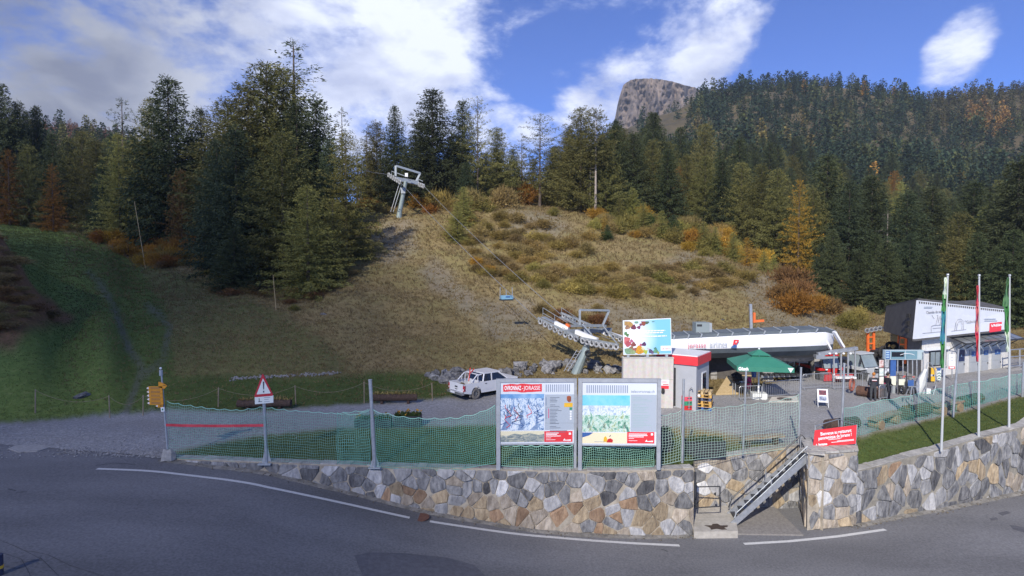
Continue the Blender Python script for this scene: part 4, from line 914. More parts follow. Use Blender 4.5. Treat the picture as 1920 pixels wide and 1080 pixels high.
ml = [q(-400, (138, zb(-250)), (200, 250), (300, 160), (400, 120), (520, 150)), q(-150, (138, zb(-150)), (200, 300), (300, 220), (400, 175), (520, 200)), q(0, (138, zb(0)), (200, 330), (300, 270), (400, 238), (520, 260)), q(100, (138, zb(100)), (200, 350), (300, 290), (400, 232), (520, 260)),
      q(160, (138, zb(160)), (200, 355), (300, 290), (400, 238), (520, 260)), q(250, (138, zb(250)), (200, 370), (300, 310), (400, 245), (520, 280)), q(320, (138, zb(320)), (200, 400), (300, 365), (400, 330), (520, 360)), q(450, (138, zb(450)), (200, 430), (300, 430), (400, 430), (520, 440)), q(700, (138, zb(700)-2), (200, 440), (300, 450), (400, 450), (520, 460))]
LA, LY, LX, LYg, LZ = mountain('hill', 'wooded hill with a reddish top behind the ski run', -400, 700, 12, ml, np.linspace(138, 520, 60), M('red brown scrub', (.05, .028, .016), (.11, .055, .03), .08, .95, bump=.3, bscale=.3))
def mz(A, Ys, Z, x, y):
    a = 960+F*x/y; i = np.clip((a-A[0])/(A[1]-A[0]), 0, len(A)-1.001); j = np.clip((y-Ys[0])/(Ys[1]-Ys[0]), 0, len(Ys)-1.001); i0 = int(i); j0 = int(j); fi = i-i0; fj = j-j0
    return Z[i0, j0]*(1-fi)*(1-fj)+Z[i0+1, j0]*fi*(1-fj)+Z[i0, j0+1]*(1-fi)*fj+Z[i0+1, j0+1]*fi*fj
# ---- forest: the nearest trees one by one, the rest joined
RF = np.random.default_rng(12)
cand = []
def hidden_meadow(u, v): return inpoly([(1150, 290), (1165, 225), (1205, 190), (1300, 155), (1338, 165), (1295, 215), (1250, 268), (1200, 300)], np.array([u]), np.array([v]))[0]
n = 0
while n < 5200:
    a = RF.uniform(1060, 2180); y = 142+(745-142)*RF.random()**.72; x = (a-960)/F*y
    z = mz(MA, MY, MZ, x, y); u, v = proj((x, y, z)); n += 1
    if hidden_meadow(u, v) and RF.random() < .88: continue
    if a < 1120 and RF.random() < .6: continue
    if mn.noise(Vector((x*.018, y*.012, 4))) > .47: continue
    cand.append((x, y, z, RF.uniform(10, 23)*(1 if y < 450 else .88)*(1+.45*mn.noise(Vector((x*.03, y*.02, 8)))), 'm', u, v))
n = 0
while n < 900:
    a = RF.uniform(-380, 420); y = 142+(500-142)*RF.random()**.75; x = (a-960)/F*y; z = mz(LA, LY, LZ, x, y); u, v = proj((x, y, z)); n += 1
    cand.append((x, y, z, RF.uniform(10, 18)*(1 if y < 330 else .5), 'l', u, v))
# thin out by spacing
cand.sort(key=lambda c: c[1]); keepc = []; cellg = {}
for c in cand:
    k = (int(c[0]/5), int(c[1]/5)); bad = False
    for i in (-1, 0, 1):
        for j in (-1, 0, 1):
            for d in cellg.get((k[0]+i, k[1]+j), []):
                if math.hypot(c[0]-d[0], c[1]-d[1]) < 3.9: bad = True
    if bad: continue
    cellg.setdefault(k, []).append(c); keepc.append(c)
def seen(c): return -40 < c[5] < 1960
vis = [c for c in keepc if seen(c)]
ind = sorted(vis, key=lambda c: c[1]/c[3])[:205]; indset = set(id(c) for c in ind)
for c in ind:
    g = RF.random(); kd = 'spruce' if g < .74 else 'olive' if g < .955 else 'larch' if g < .985 else 'orange'
    if c[4] == 'm': lb = {'spruce': 'dark spruce in the dense wood on the right-hand mountainside', 'olive': 'olive larch in the dense wood on the right-hand mountainside', 'larch': 'light yellow larch in the dense wood on the right-hand mountainside', 'orange': 'orange larch in the dense wood on the right-hand mountainside'}[kd]; gr = kd+' trees in the wood on the right-hand mountainside'
    else: lb = {'spruce': 'dark spruce in the wood on the left-hand hill', 'olive': 'olive larch in the wood on the left-hand hill', 'larch': 'light larch in the wood on the left-hand hill', 'orange': 'orange larch in the wood on the left-hand hill'}[kd]; gr = kd+' trees in the wood on the left-hand hill'
    tree(kd, (c[0], c[1], c[2]), c[3], RF.uniform(.9, 1.2), lb, gr, rot=RF.random()*6.28)
rest = [c for c in keepc if id(c) not in indset and -90 < c[5] < 2010]
def lowtree(seed):
    q = conifer(seed, H=18., R=3.6, whorl=1.42, nb=7, density=.5, droop=.4, hang=.5, cardl=1.75, cardw=.95, ragged=.3, start=.05); return q
LOW = [lowtree(90+i) for i in range(5)]
acc = [[] for _ in range(6)]; tints = []
for c in rest:
    B, D, Ln, Wd, Nn, va = LOW[RF.integers(0, 5)]; k = c[3]/18.; an = RF.random()*6.28; ca, sa = math.cos(an), math.sin(an); Rm = np.array([[ca, -sa, 0], [sa, ca, 0], [0, 0, 1]])
    wfac = RF.uniform(.95, 1.25)
    if c[1] > 330: sel = RF.random(len(B)) < .44
    else: sel = np.ones(len(B), bool)
    B2 = B[sel]@Rm.T*np.array([k*wfac, k*wfac, k])+np.array([c[0], c[1], c[2]-.4]); acc[0].append(B2); acc[1].append(D[sel]@Rm.T); acc[2].append(Ln[sel]*k*(1.38 if c[1] > 330 else 1)); acc[3].append(Wd[sel]*k*(1.35 if c[1] > 330 else 1)); acc[4].append(Nn[sel]); acc[5].append(va[sel])
    g = RF.random(); u, v = c[5], c[6]
    gold = inpoly([(1810, 195), (1880, 215), (1900, 250), (1870, 250), (1810, 225)], np.array([u]), np.array([v-8]))[0]
    if c[4] == 'l': base = np.array([.017, .030, .015]) if (g < .7 and c[1] < 330) else np.array([.085, .042, .022]) if c[1] > 330 else np.array([.06, .06, .018])
    elif gold: base = np.array([.15, .085, .025]) if g < .6 else np.array([.04, .04, .016])
    elif u > 1740 and v < 245: base = np.array([.036, .038, .016]) if g < .85 else np.array([.06, .05, .02])
    else: base = np.array([.017, .029, .016]) if g < .80 else np.array([.04, .047, .016]) if g < .965 else np.array([.08, .065, .02]) if g < .993 else np.array([.20, .11, .025])
    base = base*RF.uniform(.75, 1.3); tints.append(base[None, :]*1.75*(.62+.85*va[sel])[:, None])
arr = [np.concatenate(a, 0) for a in acc]
me = cards_mesh('forest', *arr, LM['tinted'], tint=np.concatenate(tints, 0)); o = bpy.data.objects.new('forest', me); COL.objects.link(o)
tag(o, 'distant conifers packed over the mountainside and the left hill', 'forest', kind='stuff')
print('trees', len(ind), len(rest), 'cards', len(arr[0]))

# ---- cliff
def cliff():
    outline = [(1120, 262), (1149, 236), (1153, 222), (1158, 196), (1163, 176), (1169, 159), (1180, 151), (1190, 148), (1220, 147), (1240, 149), (1262, 153), (1285, 160), (1303, 164), (1340, 180), (1400, 200)]
    us = np.arange(1120, 1401, 2.0); top = np.interp(us, [p[0] for p in outline], [p[1] for p in outline]); nr = 46; Y0 = 1350.
    X = np.zeros((len(us), nr)); Yg = X.copy(); Z = X.copy()
    for i, u in enumerate(us):
        for j in range(nr):
            t = j/(nr-6) if j < nr-5 else 1.0
            v = 285+(top[i]-285)*min(t, 1); rel = 44*mn.noise(Vector((u*.055, v*.02, 1)))+34*abs(mn.noise(Vector((u*.16, v*.07, 5))))+14*mn.noise(Vector((u*.3, v*.3, 2)))
            Yv = Y0+rel+60*t*t+(abs(u-1215)/90)**2*40+(0 if j < nr-5 else (j-nr+6)*40)
            p = At(u, v+1.2*mn.noise(Vector((u*.21, 0, 9))), Yv); X[i, j], Yg[i, j], Z[i, j] = p.x, p.y, p.z-(0 if j < nr-5 else (j-nr+6)**2*3)
    m = bpy.data.materials.new('cliff rock'); m.use_nodes = True; nt = m.node_tree; N = nt.nodes; L = nt.links; b = N['Principled BSDF']; b.inputs['Roughness'].default_value = .95
    tc = N.new('ShaderNodeTexCoord'); mp = N.new('ShaderNodeMapping'); mp.inputs['Scale'].default_value = (1, 1, .35); L.new(tc.outputs['Object'], mp.inputs[0])
    n1 = N.new('ShaderNodeTexNoise'); n1.inputs['Scale'].default_value = .05; n1.inputs['Detail'].default_value = 9; n1.inputs['Roughness'].default_value = .7; L.new(mp.outputs[0], n1.inputs['Vector'])
    r = N.new('ShaderNodeValToRGB'); e = r.color_ramp.elements; e[0].position = .36; e[0].color = (.07, .057, .05, 1); e[1].position = .64; e[1].color = (.27, .215, .175, 1); L.new(n1.outputs['Fac'], r.inputs[0])
    # brown meadow where the face leans back
    sep = N.new('ShaderNodeSeparateXYZ'); L.new(tc.outputs['Object'], sep.inputs[0])
    L.new(r.outputs[0], b.inputs['Base Color']); bp = N.new('ShaderNodeBump'); bp.inputs['Distance'].default_value = 6; L.new(n1.outputs['Fac'], bp.inputs['Height']); L.new(bp.outputs[0], b.inputs['Normal'])
    o = gridmesh('rock_peak', X, Yg, Z, m); tag(o, 'bare grey rock cliff rising beyond the wooded ridge', 'rock peak', kind='structure')
cliff()

# ---- grass
def tufts(name, label, n, mask_fn, hmin, hmax, wd, mat, lean, yr, bl=4, seed=1):
    r = np.random.default_rng(seed); a = r.uniform(-120, 2040, n*3); yv = yr[0]*(yr[1]/yr[0])**r.random(n*3); P = []; keep = 0
    x = (a-960)/F*yv; fi = (a-A0)/AST; i = np.clip(np.round(fi).astype(int), 0, len(aa)-1); k = (NROW-1)*np.log(np.maximum(yv/YEDGE[i], 1.0))/LOGR[i]; j = np.clip(np.round(k).astype(int), 0, NROW-1)
    ok = (yv > YEDGE[i]+.1) & (r.random(n*3) < mask_fn(i, j)); idx = np.nonzero(ok)[0][:n]
    B = []; 
    base = np.stack([x[idx], yv[idx], np.zeros(len(idx))], 1)
    fi0 = np.clip(np.floor(fi[idx]).astype(int), 0, len(aa)-2); fa = fi[idx]-fi0
    def zc(ii):
        kk = (NROW-1)*np.log(np.maximum(yv[idx]/YEDGE[ii], 1.0))/LOGR[ii]; jj = np.clip(np.floor(kk).astype(int), 0, NROW-2); f = np.clip(kk-jj, 0, 1); return ZZ[ii, jj]*(1-f)+ZZ[ii, jj+1]*f
    base[:, 2] = zc(fi0)*(1-fa)+zc(fi0+1)*fa-.02
    m = len(idx); Bq = np.repeat(base, bl, 0)+np.concatenate([r.normal(0, .09, (m*bl, 2)), np.zeros((m*bl, 1))], 1)
    D = np.concatenate([r.normal(0, lean, (m*bl, 2)), np.ones((m*bl, 1))], 1); D[:, 1] -= lean*.3
    sc = np.repeat(np.clip(yv[idx]/40, .8, 2.2), bl)
    Ln = r.uniform(hmin, hmax, m*bl)*sc; Wd = wd*r.uniform(.6, 1.4, m*bl)*sc; Nn = np.concatenate([r.normal(0, .5, (m*bl, 1)), -np.ones((m*bl, 1)), np.zeros((m*bl, 1))], 1)
    va = np.repeat(r.random(m), bl)*.6+r.random(m*bl)*.4
    me = cards_mesh(name, Bq, D, Ln, Wd, Nn, va, mat); o = bpy.data.objects.new(name, me); COL.objects.link(o); tag(o, label, 'grass', kind='stuff'); print(name, m*bl); return o
dryw = lambda i, j: np.clip(1-mg[i, j]*1.6-mgr[i, j]*.75-msc[i, j]*.7-mpt[i, j]-mbk[i, j]*.6, 0, 1)*(UU[i, j] > 120)*np.clip((YY[i, j]-31)/3, 0.0, 1)
grw = lambda i, j: np.clip(mgr[i, j]*1.2-mg[i, j]*1.6-mpt[i, j], 0, 1)
tufts('dry_grass', 'long dry tan grass covering the slope', 48000, dryw, .10, .30, .04, LM['drygrass'], .75, (26, 118), 3, 3)
tufts('green_grass', 'short green grass on the verge and the lower ski run', 52000, grw, .05, .13, .035, LM['greengrass'], .6, (23.3, 112), 3, 4)
# ------------------------------------------------------------------ nets and posts
def netmat(name, c):
    return M(name, c, None, rough=.6)
netg = netmat('green net cord', (.20, .40, .31)); netp = netmat('pale green net cord', (.30, .42, .36)); nett = netmat('teal net cord', (.13, .38, .31))
cordm = netmat('pale edge cord', (.28, .55, .45))
def net(label, tops, bots, nr, nc, mat, r=.009, wob=.02, scal=5, seed=0, bulge=.06, scdepth=.06):
    """tops, bots: world points from left to right; every cord is a thin round strand"""
    def along(P, t):
        L_ = [0]
        for a, b in zip(P[:-1], P[1:]): L_.append(L_[-1]+(Vector(b)-Vector(a)).length)
        s = t*L_[-1]; i = 0
        while i < len(P)-2 and s > L_[i+1]: i += 1
        f = (s-L_[i])/(L_[i+1]-L_[i]+1e-9); return Vector(P[i]).lerp(Vector(P[i+1]), f)
    G = []
    for i in range(nc+1):
        t = i/nc; a = along(tops, t); b = along(bots, t); f = (t*scal) % 1.0; a = a-Vector((0, 0, scdepth*4*f*(1-f)))
        row = []
        for j in range(nr+1):
            s = j/nr; p = b.lerp(a, s); w3 = Vector((mn.noise(Vector((i*.21, j*.33, seed+1))), mn.noise(Vector((i*.17, j*.21, seed+5)))*2+bulge*0, mn.noise(Vector((i*.23, j*.25, seed+9)))))
            p = p+w3*wob*2*(1 if 0 < j < nr else .4)+Vector((0, -bulge*math.sin(PI*s)*math.sin(PI*t), 0)); row.append(p)
        G.append(row)
    root = thing('safety_net', label, 'net', loc=tuple(G[0][0]), group='green safety nets along the wall')
    mb = MB()
    def strand(pts, r):
        mb.tube(pts, r, 3, cap=False)
    for j in range(1, nr): strand([G[i][j] for i in range(nc+1)], r)
    for i in range(1, nc): strand(G[i], r*.85)
    o = mb.build('mesh', mat, root, world=True)
    m2 = MB(); m2.tube([G[i][nr] for i in range(nc+1)], r*2.0, 4); m2.build('edge_cord', cordm if mat is not netp else mat, root, world=True)
    m3 = MB(); m3.tube([G[i][0] for i in range(nc+1)], r*1.7, 4); m3.build('edge_cord', mat, root, world=True)
    m4 = MB(); m4.tube(G[0], r*1.4, 4); m4.tube(G[nc], r*1.4, 4); m4.build('side_cord', mat, root, world=True)
    return root
def AtL(l, Y0, Y1=None):
    n = len(l); Y1 = Y0 if Y1 is None else Y1; u0, u1 = l[0][0], l[-1][0]
    return [At(u, v, Y0+(Y1-Y0)*(u-u0)/(u1-u0)) for u, v in l]
net('long thin green net between the yellow signpost and the middle post', AtL([(313, 752), (345, 758), (400, 765), (450, 768), (492, 762), (540, 768), (600, 772), (630, 774), (690, 768)], 24.2, 23.35), AtL([(318, 858), (400, 862), (500, 869), (600, 874), (695, 877)], 24.2, 23.35), 20, 100, netg, .0062, scal=17, seed=1, bulge=.1)
net('second denser teal net overlapping left of the middle post', AtL([(632, 774), (665, 776), (694, 768)], 23.5, 23.3), AtL([(632, 872), (694, 876)], 23.5, 23.3), 20, 17, nett, .007, scal=4, seed=2)
net('teal green net sagging between the middle post and the left info board', AtL([(700, 768), (716, 773), (745, 779), (780, 783), (820, 784), (860, 782), (895, 774), (928, 760)], 23.25, 22.95), AtL([(703, 874), (760, 880), (812, 883), (860, 880), (928, 868)], 23.25, 22.95), 25, 62, nett, .007, scal=8, seed=3, bulge=.14)
net('pale green net hanging under the left info board', AtL([(938, 834), (1006, 835), (1074, 835)], 23.05, 22.95), AtL([(938, 873), (1006, 878), (1074, 878)], 23.05, 22.95), 9, 34, netg, .009, scal=7, seed=4)
net('pale green net hanging under the right info board', AtL([(1093, 837), (1160, 838), (1226, 836)], 22.95, 23.05), AtL([(1093, 878), (1160, 880), (1226, 874)], 22.95, 23.05), 9, 34, netg, .009, scal=7, seed=5)
net('narrow pale net right beside the right info board', AtL([(1238, 778), (1258, 775), (1277, 770)], 23.1, 23.6), AtL([(1236, 872), (1258, 868), (1277, 864)], 23.1, 23.6), 17, 8, netp, .009, scal=2, seed=6)
net('pale green net in front of the bench above the stair niche', AtL([(1284, 772), (1340, 764), (1396, 758), (1450, 752), (1498, 740)], 23.9, 25.9), AtL([(1283, 863), (1340, 858), (1393, 851), (1450, 845), (1496, 839)], 23.9, 25.9), 18, 44, netp, .008, scal=8, seed=7)
net('green net along the grass bank in front of the log benches', AtL([(1584, 765), (1640, 752), (1700, 742), (1788, 722)], 26.4, 30.4), AtL([(1582, 823), (1610, 818), (1700, 798), (1788, 778)], 26.4, 30.4), 17, 52, nett, .0065, scal=6, seed=8)
net('dense teal net running on right of the leaning net post to the picture edge', AtL([(1790, 720), (1850, 712), (1920, 698), (1990, 684)], 30.5, 37), AtL([(1788, 778), (1850, 762), (1920, 743), (1990, 728)], 30.5, 37), 20, 56, nett, .0085, scal=6, seed=9)
def post(name, label, base, top, r, flange=True, group=None, mat=galv, cat='post'):
    base = Vector(base); top = Vector(top); t = thing(name, label, cat, loc=base, group=group)
    mb = MB(); mb.tube([base-Vector((0, 0, .05)), base+(top-base)*.55, base+(top-base)*.551, top], [r, r, r*.82, r*.82], 10); mb.build('pole', mat, t, world=True)
    m = MB(); m.cyl(top, top+Vector((0, 0, .03)), r*.95, 10); m.build('end_cap', steel, t, world=True)
    if flange:
        m = MB(); m.box(base.x-.24, base.y-.16, base.z-.02, base.x+.24, base.y+.16, base.z+.025); m.build('base_plate', steel, t, world=True)
        for dx, dy in ((1, 0), (-1, 0), (0, 1), (0, -1)):
            m = MB(); a = base+Vector((dx*.045, dy*.045, .02)); b = base+Vector((dx*.2, dy*.14, .02)); c = base+Vector((dx*.045, dy*.045, .5)); n = Vector((dy, dx, 0))*.012
            m.prism([a-n, b-n, c-n], n*2); m.build('gusset', steel, t, world=True)
    return t
post('net_post', 'tall grey steel post with gusseted foot on the wall, centre left', At(703, 876, 23.25), At(694, 713, 23.25), .085, group='steel net posts')
post('net_post', 'grey net post just right of the info boards', At(1279, 866, 23.7), At(1282, 712, 23.7), .055, False, 'steel net posts')
post('net_post', 'thin grey net post in front of the green parasol', At(1393, 852, 25.1), At(1399, 696, 25.1), .05, False, 'steel net posts')
post('net_post', 'grey net post above the top of the metal stair', At(1497, 840, 25.9), At(1502, 690, 25.9), .05, False, 'steel net posts')
post('net_post', 'grey net post rising behind the red banner', At(1578, 806, 27.), At(1583, 682, 27.), .06, False, 'steel net posts')
post('net_post', 'leaning pale net post between first and second flagpole', At(1786, 790, 29.6), At(1797, 655, 29.6), .06, False, 'steel net posts')
post('net_post', 'short net post at the right picture edge', At(1917, 752, 33.5), At(1919, 680, 33.5), .07, False, 'steel net posts')

# ---- yellow hiking signpost
b = At(316, 860, 24.15); t = thing('hiking_signpost', 'signpost with yellow direction boards at the corner of the gravel track', 'signpost', loc=b)
mb = MB(); mb.tube([b-Vector((0, 0, .2)), At(303, 703, 24.15)], .035, 8); mb.build('pole', steel, t, world=True)
m = MB(); c = At(302, 704, 24.15); m.cyl(c, c+Vector((0, 0, .22)), .07, 10); m.build('lamp_head', steel, t, world=True); m = MB(); m.blob(c+Vector((0, -.02, .30)), .05, .05, .05, rough=0); m.build('cap', white, t, world=True)
m = MB(); m.blob(b+Vector((0, 0, .12)), .30, .22, .30, 3, .3); m.build('stone_footing', cgrey, t, world=True)
s = 24.15/F
def arrow(u0, u1, v0, v1, left, mat=None, tilt=0, name='direction_board'):
    y = 24.0; h = v1-v0; pt = 5
    if left: P = [(u0+pt, v0), (u1, v0+tilt), (u1, v1+tilt), (u0+pt, v1), (u0, (v0+v1)/2)]
    else: P = [(u0, v0), (u1-pt, v0+tilt), (u1, (v0+v1)/2+tilt), (u1-pt, v1+tilt), (u0, v1)]
    m = MB(); m.prism([At(u, v, y) for u, v in P], (0, .03, 0)); o = m.build(name, mat or M('hiking sign yellow', (.62, .27, .012), (.55, .23, .01), 6, .5), t, world=True)
    for k in range(2):
        m = MB(); a = At(u0+8, v0+h*(.33+.33*k)-.35, y-.004); e = At(u0+8+(u1-u0)*.35, v0+h*(.33+.33*k)+.35, y-.004); m.box(a.x, a.y-.002, e.z, e.x, a.y, a.z); m.build('lettering', grime, o, world=True)
        m = MB(); a = At(u0+(u1-u0)*.62, v0+h*(.33+.33*k)-.35, y-.004); e = At(u0+(u1-u0)*.85, v0+h*(.33+.33*k)+.35, y-.004); m.box(a.x, a.y-.002, e.z, e.x, a.y, a.z); m.build('lettering', grime, o, world=True)
    if left:
        m = MB(); m.add([At(u, v, y-.006) for u, v in ((u0+.5, (v0+v1)/2), (u0+4.5, v0+.8), (u0+4.5, v1-.8))], [(0, 1, 2)]); m.build('white_tip', white, o, world=True)
    return o
arrow(297, 313, 716, 726, False, tilt=3)
for k in range(5): arrow(274+k*.4, 304+k*.5, 724.5+k*7, 731+k*7, True)
arrow(291, 305, 758.5, 764, True)
m = MB(); m.add([At(u, v, 23.98) for u, v in ((301, 764), (308, 763.5), (308.5, 771.5), (302, 772))], [(0, 1, 2, 3)]); m2 = MB(); m2.prism([At(u, v, 23.98) for u, v in ((301, 764), (308, 763.5), (308.5, 771.5), (302, 772))], (0, .02, 0)); o = m2.build('route_plate', white, t, world=True)
m = MB(); a = At(303.5, 766, 23.97); e = At(306, 769.5, 23.97); m.box(a.x, a.y-.004, e.z, e.x, a.y, a.z); m.build('number', green, o, world=True)

# ---- triangular warning sign
b = At(500, 869, 23.75); t = thing('warning_sign', 'red bordered triangular warning sign with exclamation mark on a grey post', 'warning sign', loc=b)
tp = At(493, 706, 23.75)
mb = MB(); mb.tube([b-Vector((0, 0, .05)), tp], [.07, .06], 10); mb.build('pole', galv, t, world=True)
m = MB(); m.box(b.x-.3, b.y-.18, b.z-.02, b.x+.22, b.y+.16, b.z+.03); m.build('base_plate', steel, t, world=True)
for dx in (-1, 1):
    m = MB(); a = b+Vector((dx*.05, 0, .02)); e = b+Vector((dx*.2, 0, .02)); c = b+Vector((dx*.03, 0, .75)); m.prism([a, e, c], (0, .02, 0)); m.build('gusset', steel, t, world=True)
def flatpoly(parent, pts, Y, mat, name, d=.004):
    m = MB(); m.prism([At(u, v, Y) for u, v in pts], (0, d, 0)); return m.build(name, mat, parent, world=True)
def rtri(P, r):
    out = []
    for i in range(3):
        a = Vector(P[i-1]); c = Vector(P[i]); e = Vector(P[(i+1) % 3]); out += [tuple(c+(a-c).normalized()*r), tuple(c+((a-c).normalized()+(e-c).normalized())*r*.28), tuple(c+(e-c).normalized()*r)]
    return out
tri = flatpoly(t, rtri([(492.3, 699.5), (476, 745), (512.8, 742)], 3), 23.62, M('sign red', (.42, .02, .035)), 'border', .03)
flatpoly(t, rtri([(493, 709.5), (481, 739.7), (507.6, 737.4)], 1), 23.612, M('sign white', (.62, .66, .64)), 'sign_face', .006)
flatpoly(t, [(492.6, 715.5), (495.6, 715.5), (495, 730), (493.4, 730)], 23.606, grime, 'exclamation_mark'); flatpoly(t, [(493, 732.8), (495.4, 732.8), (495.5, 736), (493.2, 736)], 23.606, grime, 'exclamation_dot')
pl = flatpoly(t, [(477.5, 744.8), (512.5, 741.5), (512.3, 755), (478, 758)], 23.625, M('sign white', (.62, .66, .64)), 'text_plate', .025)
for k, (x0, x1) in enumerate(((495, 506.5), (495, 503.5), (495, 505.5))):
    z = 744.2+k*3.9; flatpoly(pl, [(x0, z+.9), (x1, z), (x1, z+1.1), (x0, z+2)], 23.618, inkg, 'lettering')
flatpoly(pl, [(485.2, 746.8), (486.3, 746.7), (486.6, 752.5), (491.5, 752.6), (491.5, 753.4), (484, 754), (484, 753), (485.4, 752.8)], 23.618, grime, 'scooter_symbol')
# ---- red tape
pa = At(311, 797, 24.1); pb = At(494, 797.5, 23.7); m = MB(); n = 14; vs = []; fs = []
for i in range(n+1):
    p = pa.lerp(pb, i/n)+Vector((0, 0, -.03*math.sin(PI*i/n)+.008*mn.noise(Vector((i*.7, 0, 0))))); vs += [p+Vector((0, 0, .055)), p+Vector((0, .012*math.sin(i*1.3), -.055))]
for i in range(n): fs.append((2*i, 2*i+1, 2*i+3, 2*i+2))
m.add(vs, fs); single('barrier_tape', m, M('red tape', (.55, .05, .07), (.46, .035, .05), 5, .5), 'red barrier tape stretched from the signpost to the warning sign', 'tape', loc=pa)

# ---- information boards
def printmat(name, ramp, sc=5, dist=1.5, stretch=(1, 1, 1.6), rough=.5):
    if name in MATS: return MATS[name]
    m = bpy.data.materials.new(name); m.use_nodes = True; nt = m.node_tree; N = nt.nodes; L = nt.links; b = N['Principled BSDF']; b.inputs['Roughness'].default_value = rough
    tc = N.new('ShaderNodeTexCoord'); mp = N.new('ShaderNodeMapping'); mp.inputs['Scale'].default_value = stretch; L.new(tc.outputs['Object'], mp.inputs[0])
    n = N.new('ShaderNodeTexNoise'); n.inputs['Scale'].default_value = sc; n.inputs['Detail'].default_value = 7; n.inputs['Roughness'].default_value = .68; n.inputs['Distortion'].default_value = dist; L.new(mp.outputs[0], n.inputs['Vector'])
    r = N.new('ShaderNodeValToRGB'); e = r.color_ramp.elements
    while len(e) < len(ramp): e.new(.5)
    for q, (p, c) in zip(e, ramp): q.position = p; q.color = tuple(c)+(1,)
    L.new(n.outputs['Fac'], r.inputs[0]); L.new(r.outputs[0], b.inputs['Base Color']); MATS[name] = m; return m
winter = printmat('printed winter panorama', [(.30, (.04, .08, .20)), (.41, (.14, .24, .42)), (.47, (.42, .54, .68)), (.52, (.70, .76, .82)), (.57, (.30, .42, .58)), (.66, (.07, .13, .28))], 2.2, 2.6, (1, 1, .8))
summer = printmat('printed summer panorama', [(.30, (.05, .14, .13)), (.42, (.10, .30, .20)), (.48, (.34, .52, .40)), (.53, (.60, .72, .70)), (.58, (.42, .50, .24)), (.66, (.08, .20, .17))], 2.4, 2.4, (1, 1, .7))
bluep = M('print blue shade', (.10, .17, .32), (.26, .36, .52), 5)
snowp = printmat('printed snow peaks', [(.32, (.18, .28, .42)), (.46, (.50, .60, .70)), (.54, (.74, .79, .83)), (.64, (.36, .38, .50))], 5, 2., (1, 1, .8))
landp = printmat('printed forest landscape', [(.34, (.10, .13, .14)), (.5, (.24, .28, .27)), (.62, (.52, .50, .36))], 6, 1.2, (.6, 1, 1.5))
panw = M('board print white', (.60, .64, .70)); pang = M('board print grey', (.36, .41, .47)); cy = M('print sky cyan', (.12, .50, .66), (.25, .60, .72), 2); sb_ = M('print sky blue', (.10, .26, .52), (.28, .46, .66), 2.5); cream = M('print cream', (.78, .68, .46)); bargrey = M('print bar grey', (.22, .27, .36))
frm = M('board frame grey', (.34, .36, .385), (.42, .44, .46), 5, .5, .3)
def board(label, u0, u1, vt, vb, Y, rot, build):
    base = At(u0, vb, Y); sc = Y/F*1.0
    t = thing('info_board', label, 'information board', loc=base, rotz=rot, group='information boards on the wall'); ctx = dict(u0=u0, vb=vb, sc=sc/math.cos(rot))
    def L2(u, v, y=0): return Vector(((u-u0)*ctx['sc'], y, (vb-v)*sc))
    def box(par, name, ua, va, ub, vb_, y0, y1, mat):
        m = MB(); a = L2(ua, vb_); b2 = L2(ub, va); m.box(a.x, y0, a.z, b2.x, y1, b2.z); return m.build(name, mat, par)
    def flat(par, name, ua, va, ub, vb_, k, mat): return box(par, name, ua, va, ub, vb_, -.052-.004*k, -.05, mat)
    def poly(par, name, P, k, mat):
        m = MB(); m.prism([L2(u, v, -.052-.004*k) for u, v in P], (0, .003, 0)); return m.build(name, mat, par)
    build(t, L2, box, flat, poly); return t
def lines(par, L2, flat, u0, v0, wds, dv, k, mat, h=.9):
    for i, wd in enumerate(wds):
        if wd: flat(par, 'text_line', u0, v0+i*dv, u0+wd, v0+i*dv+h, k, mat)
inkd = M('dark print ink', (.12, .14, .18))
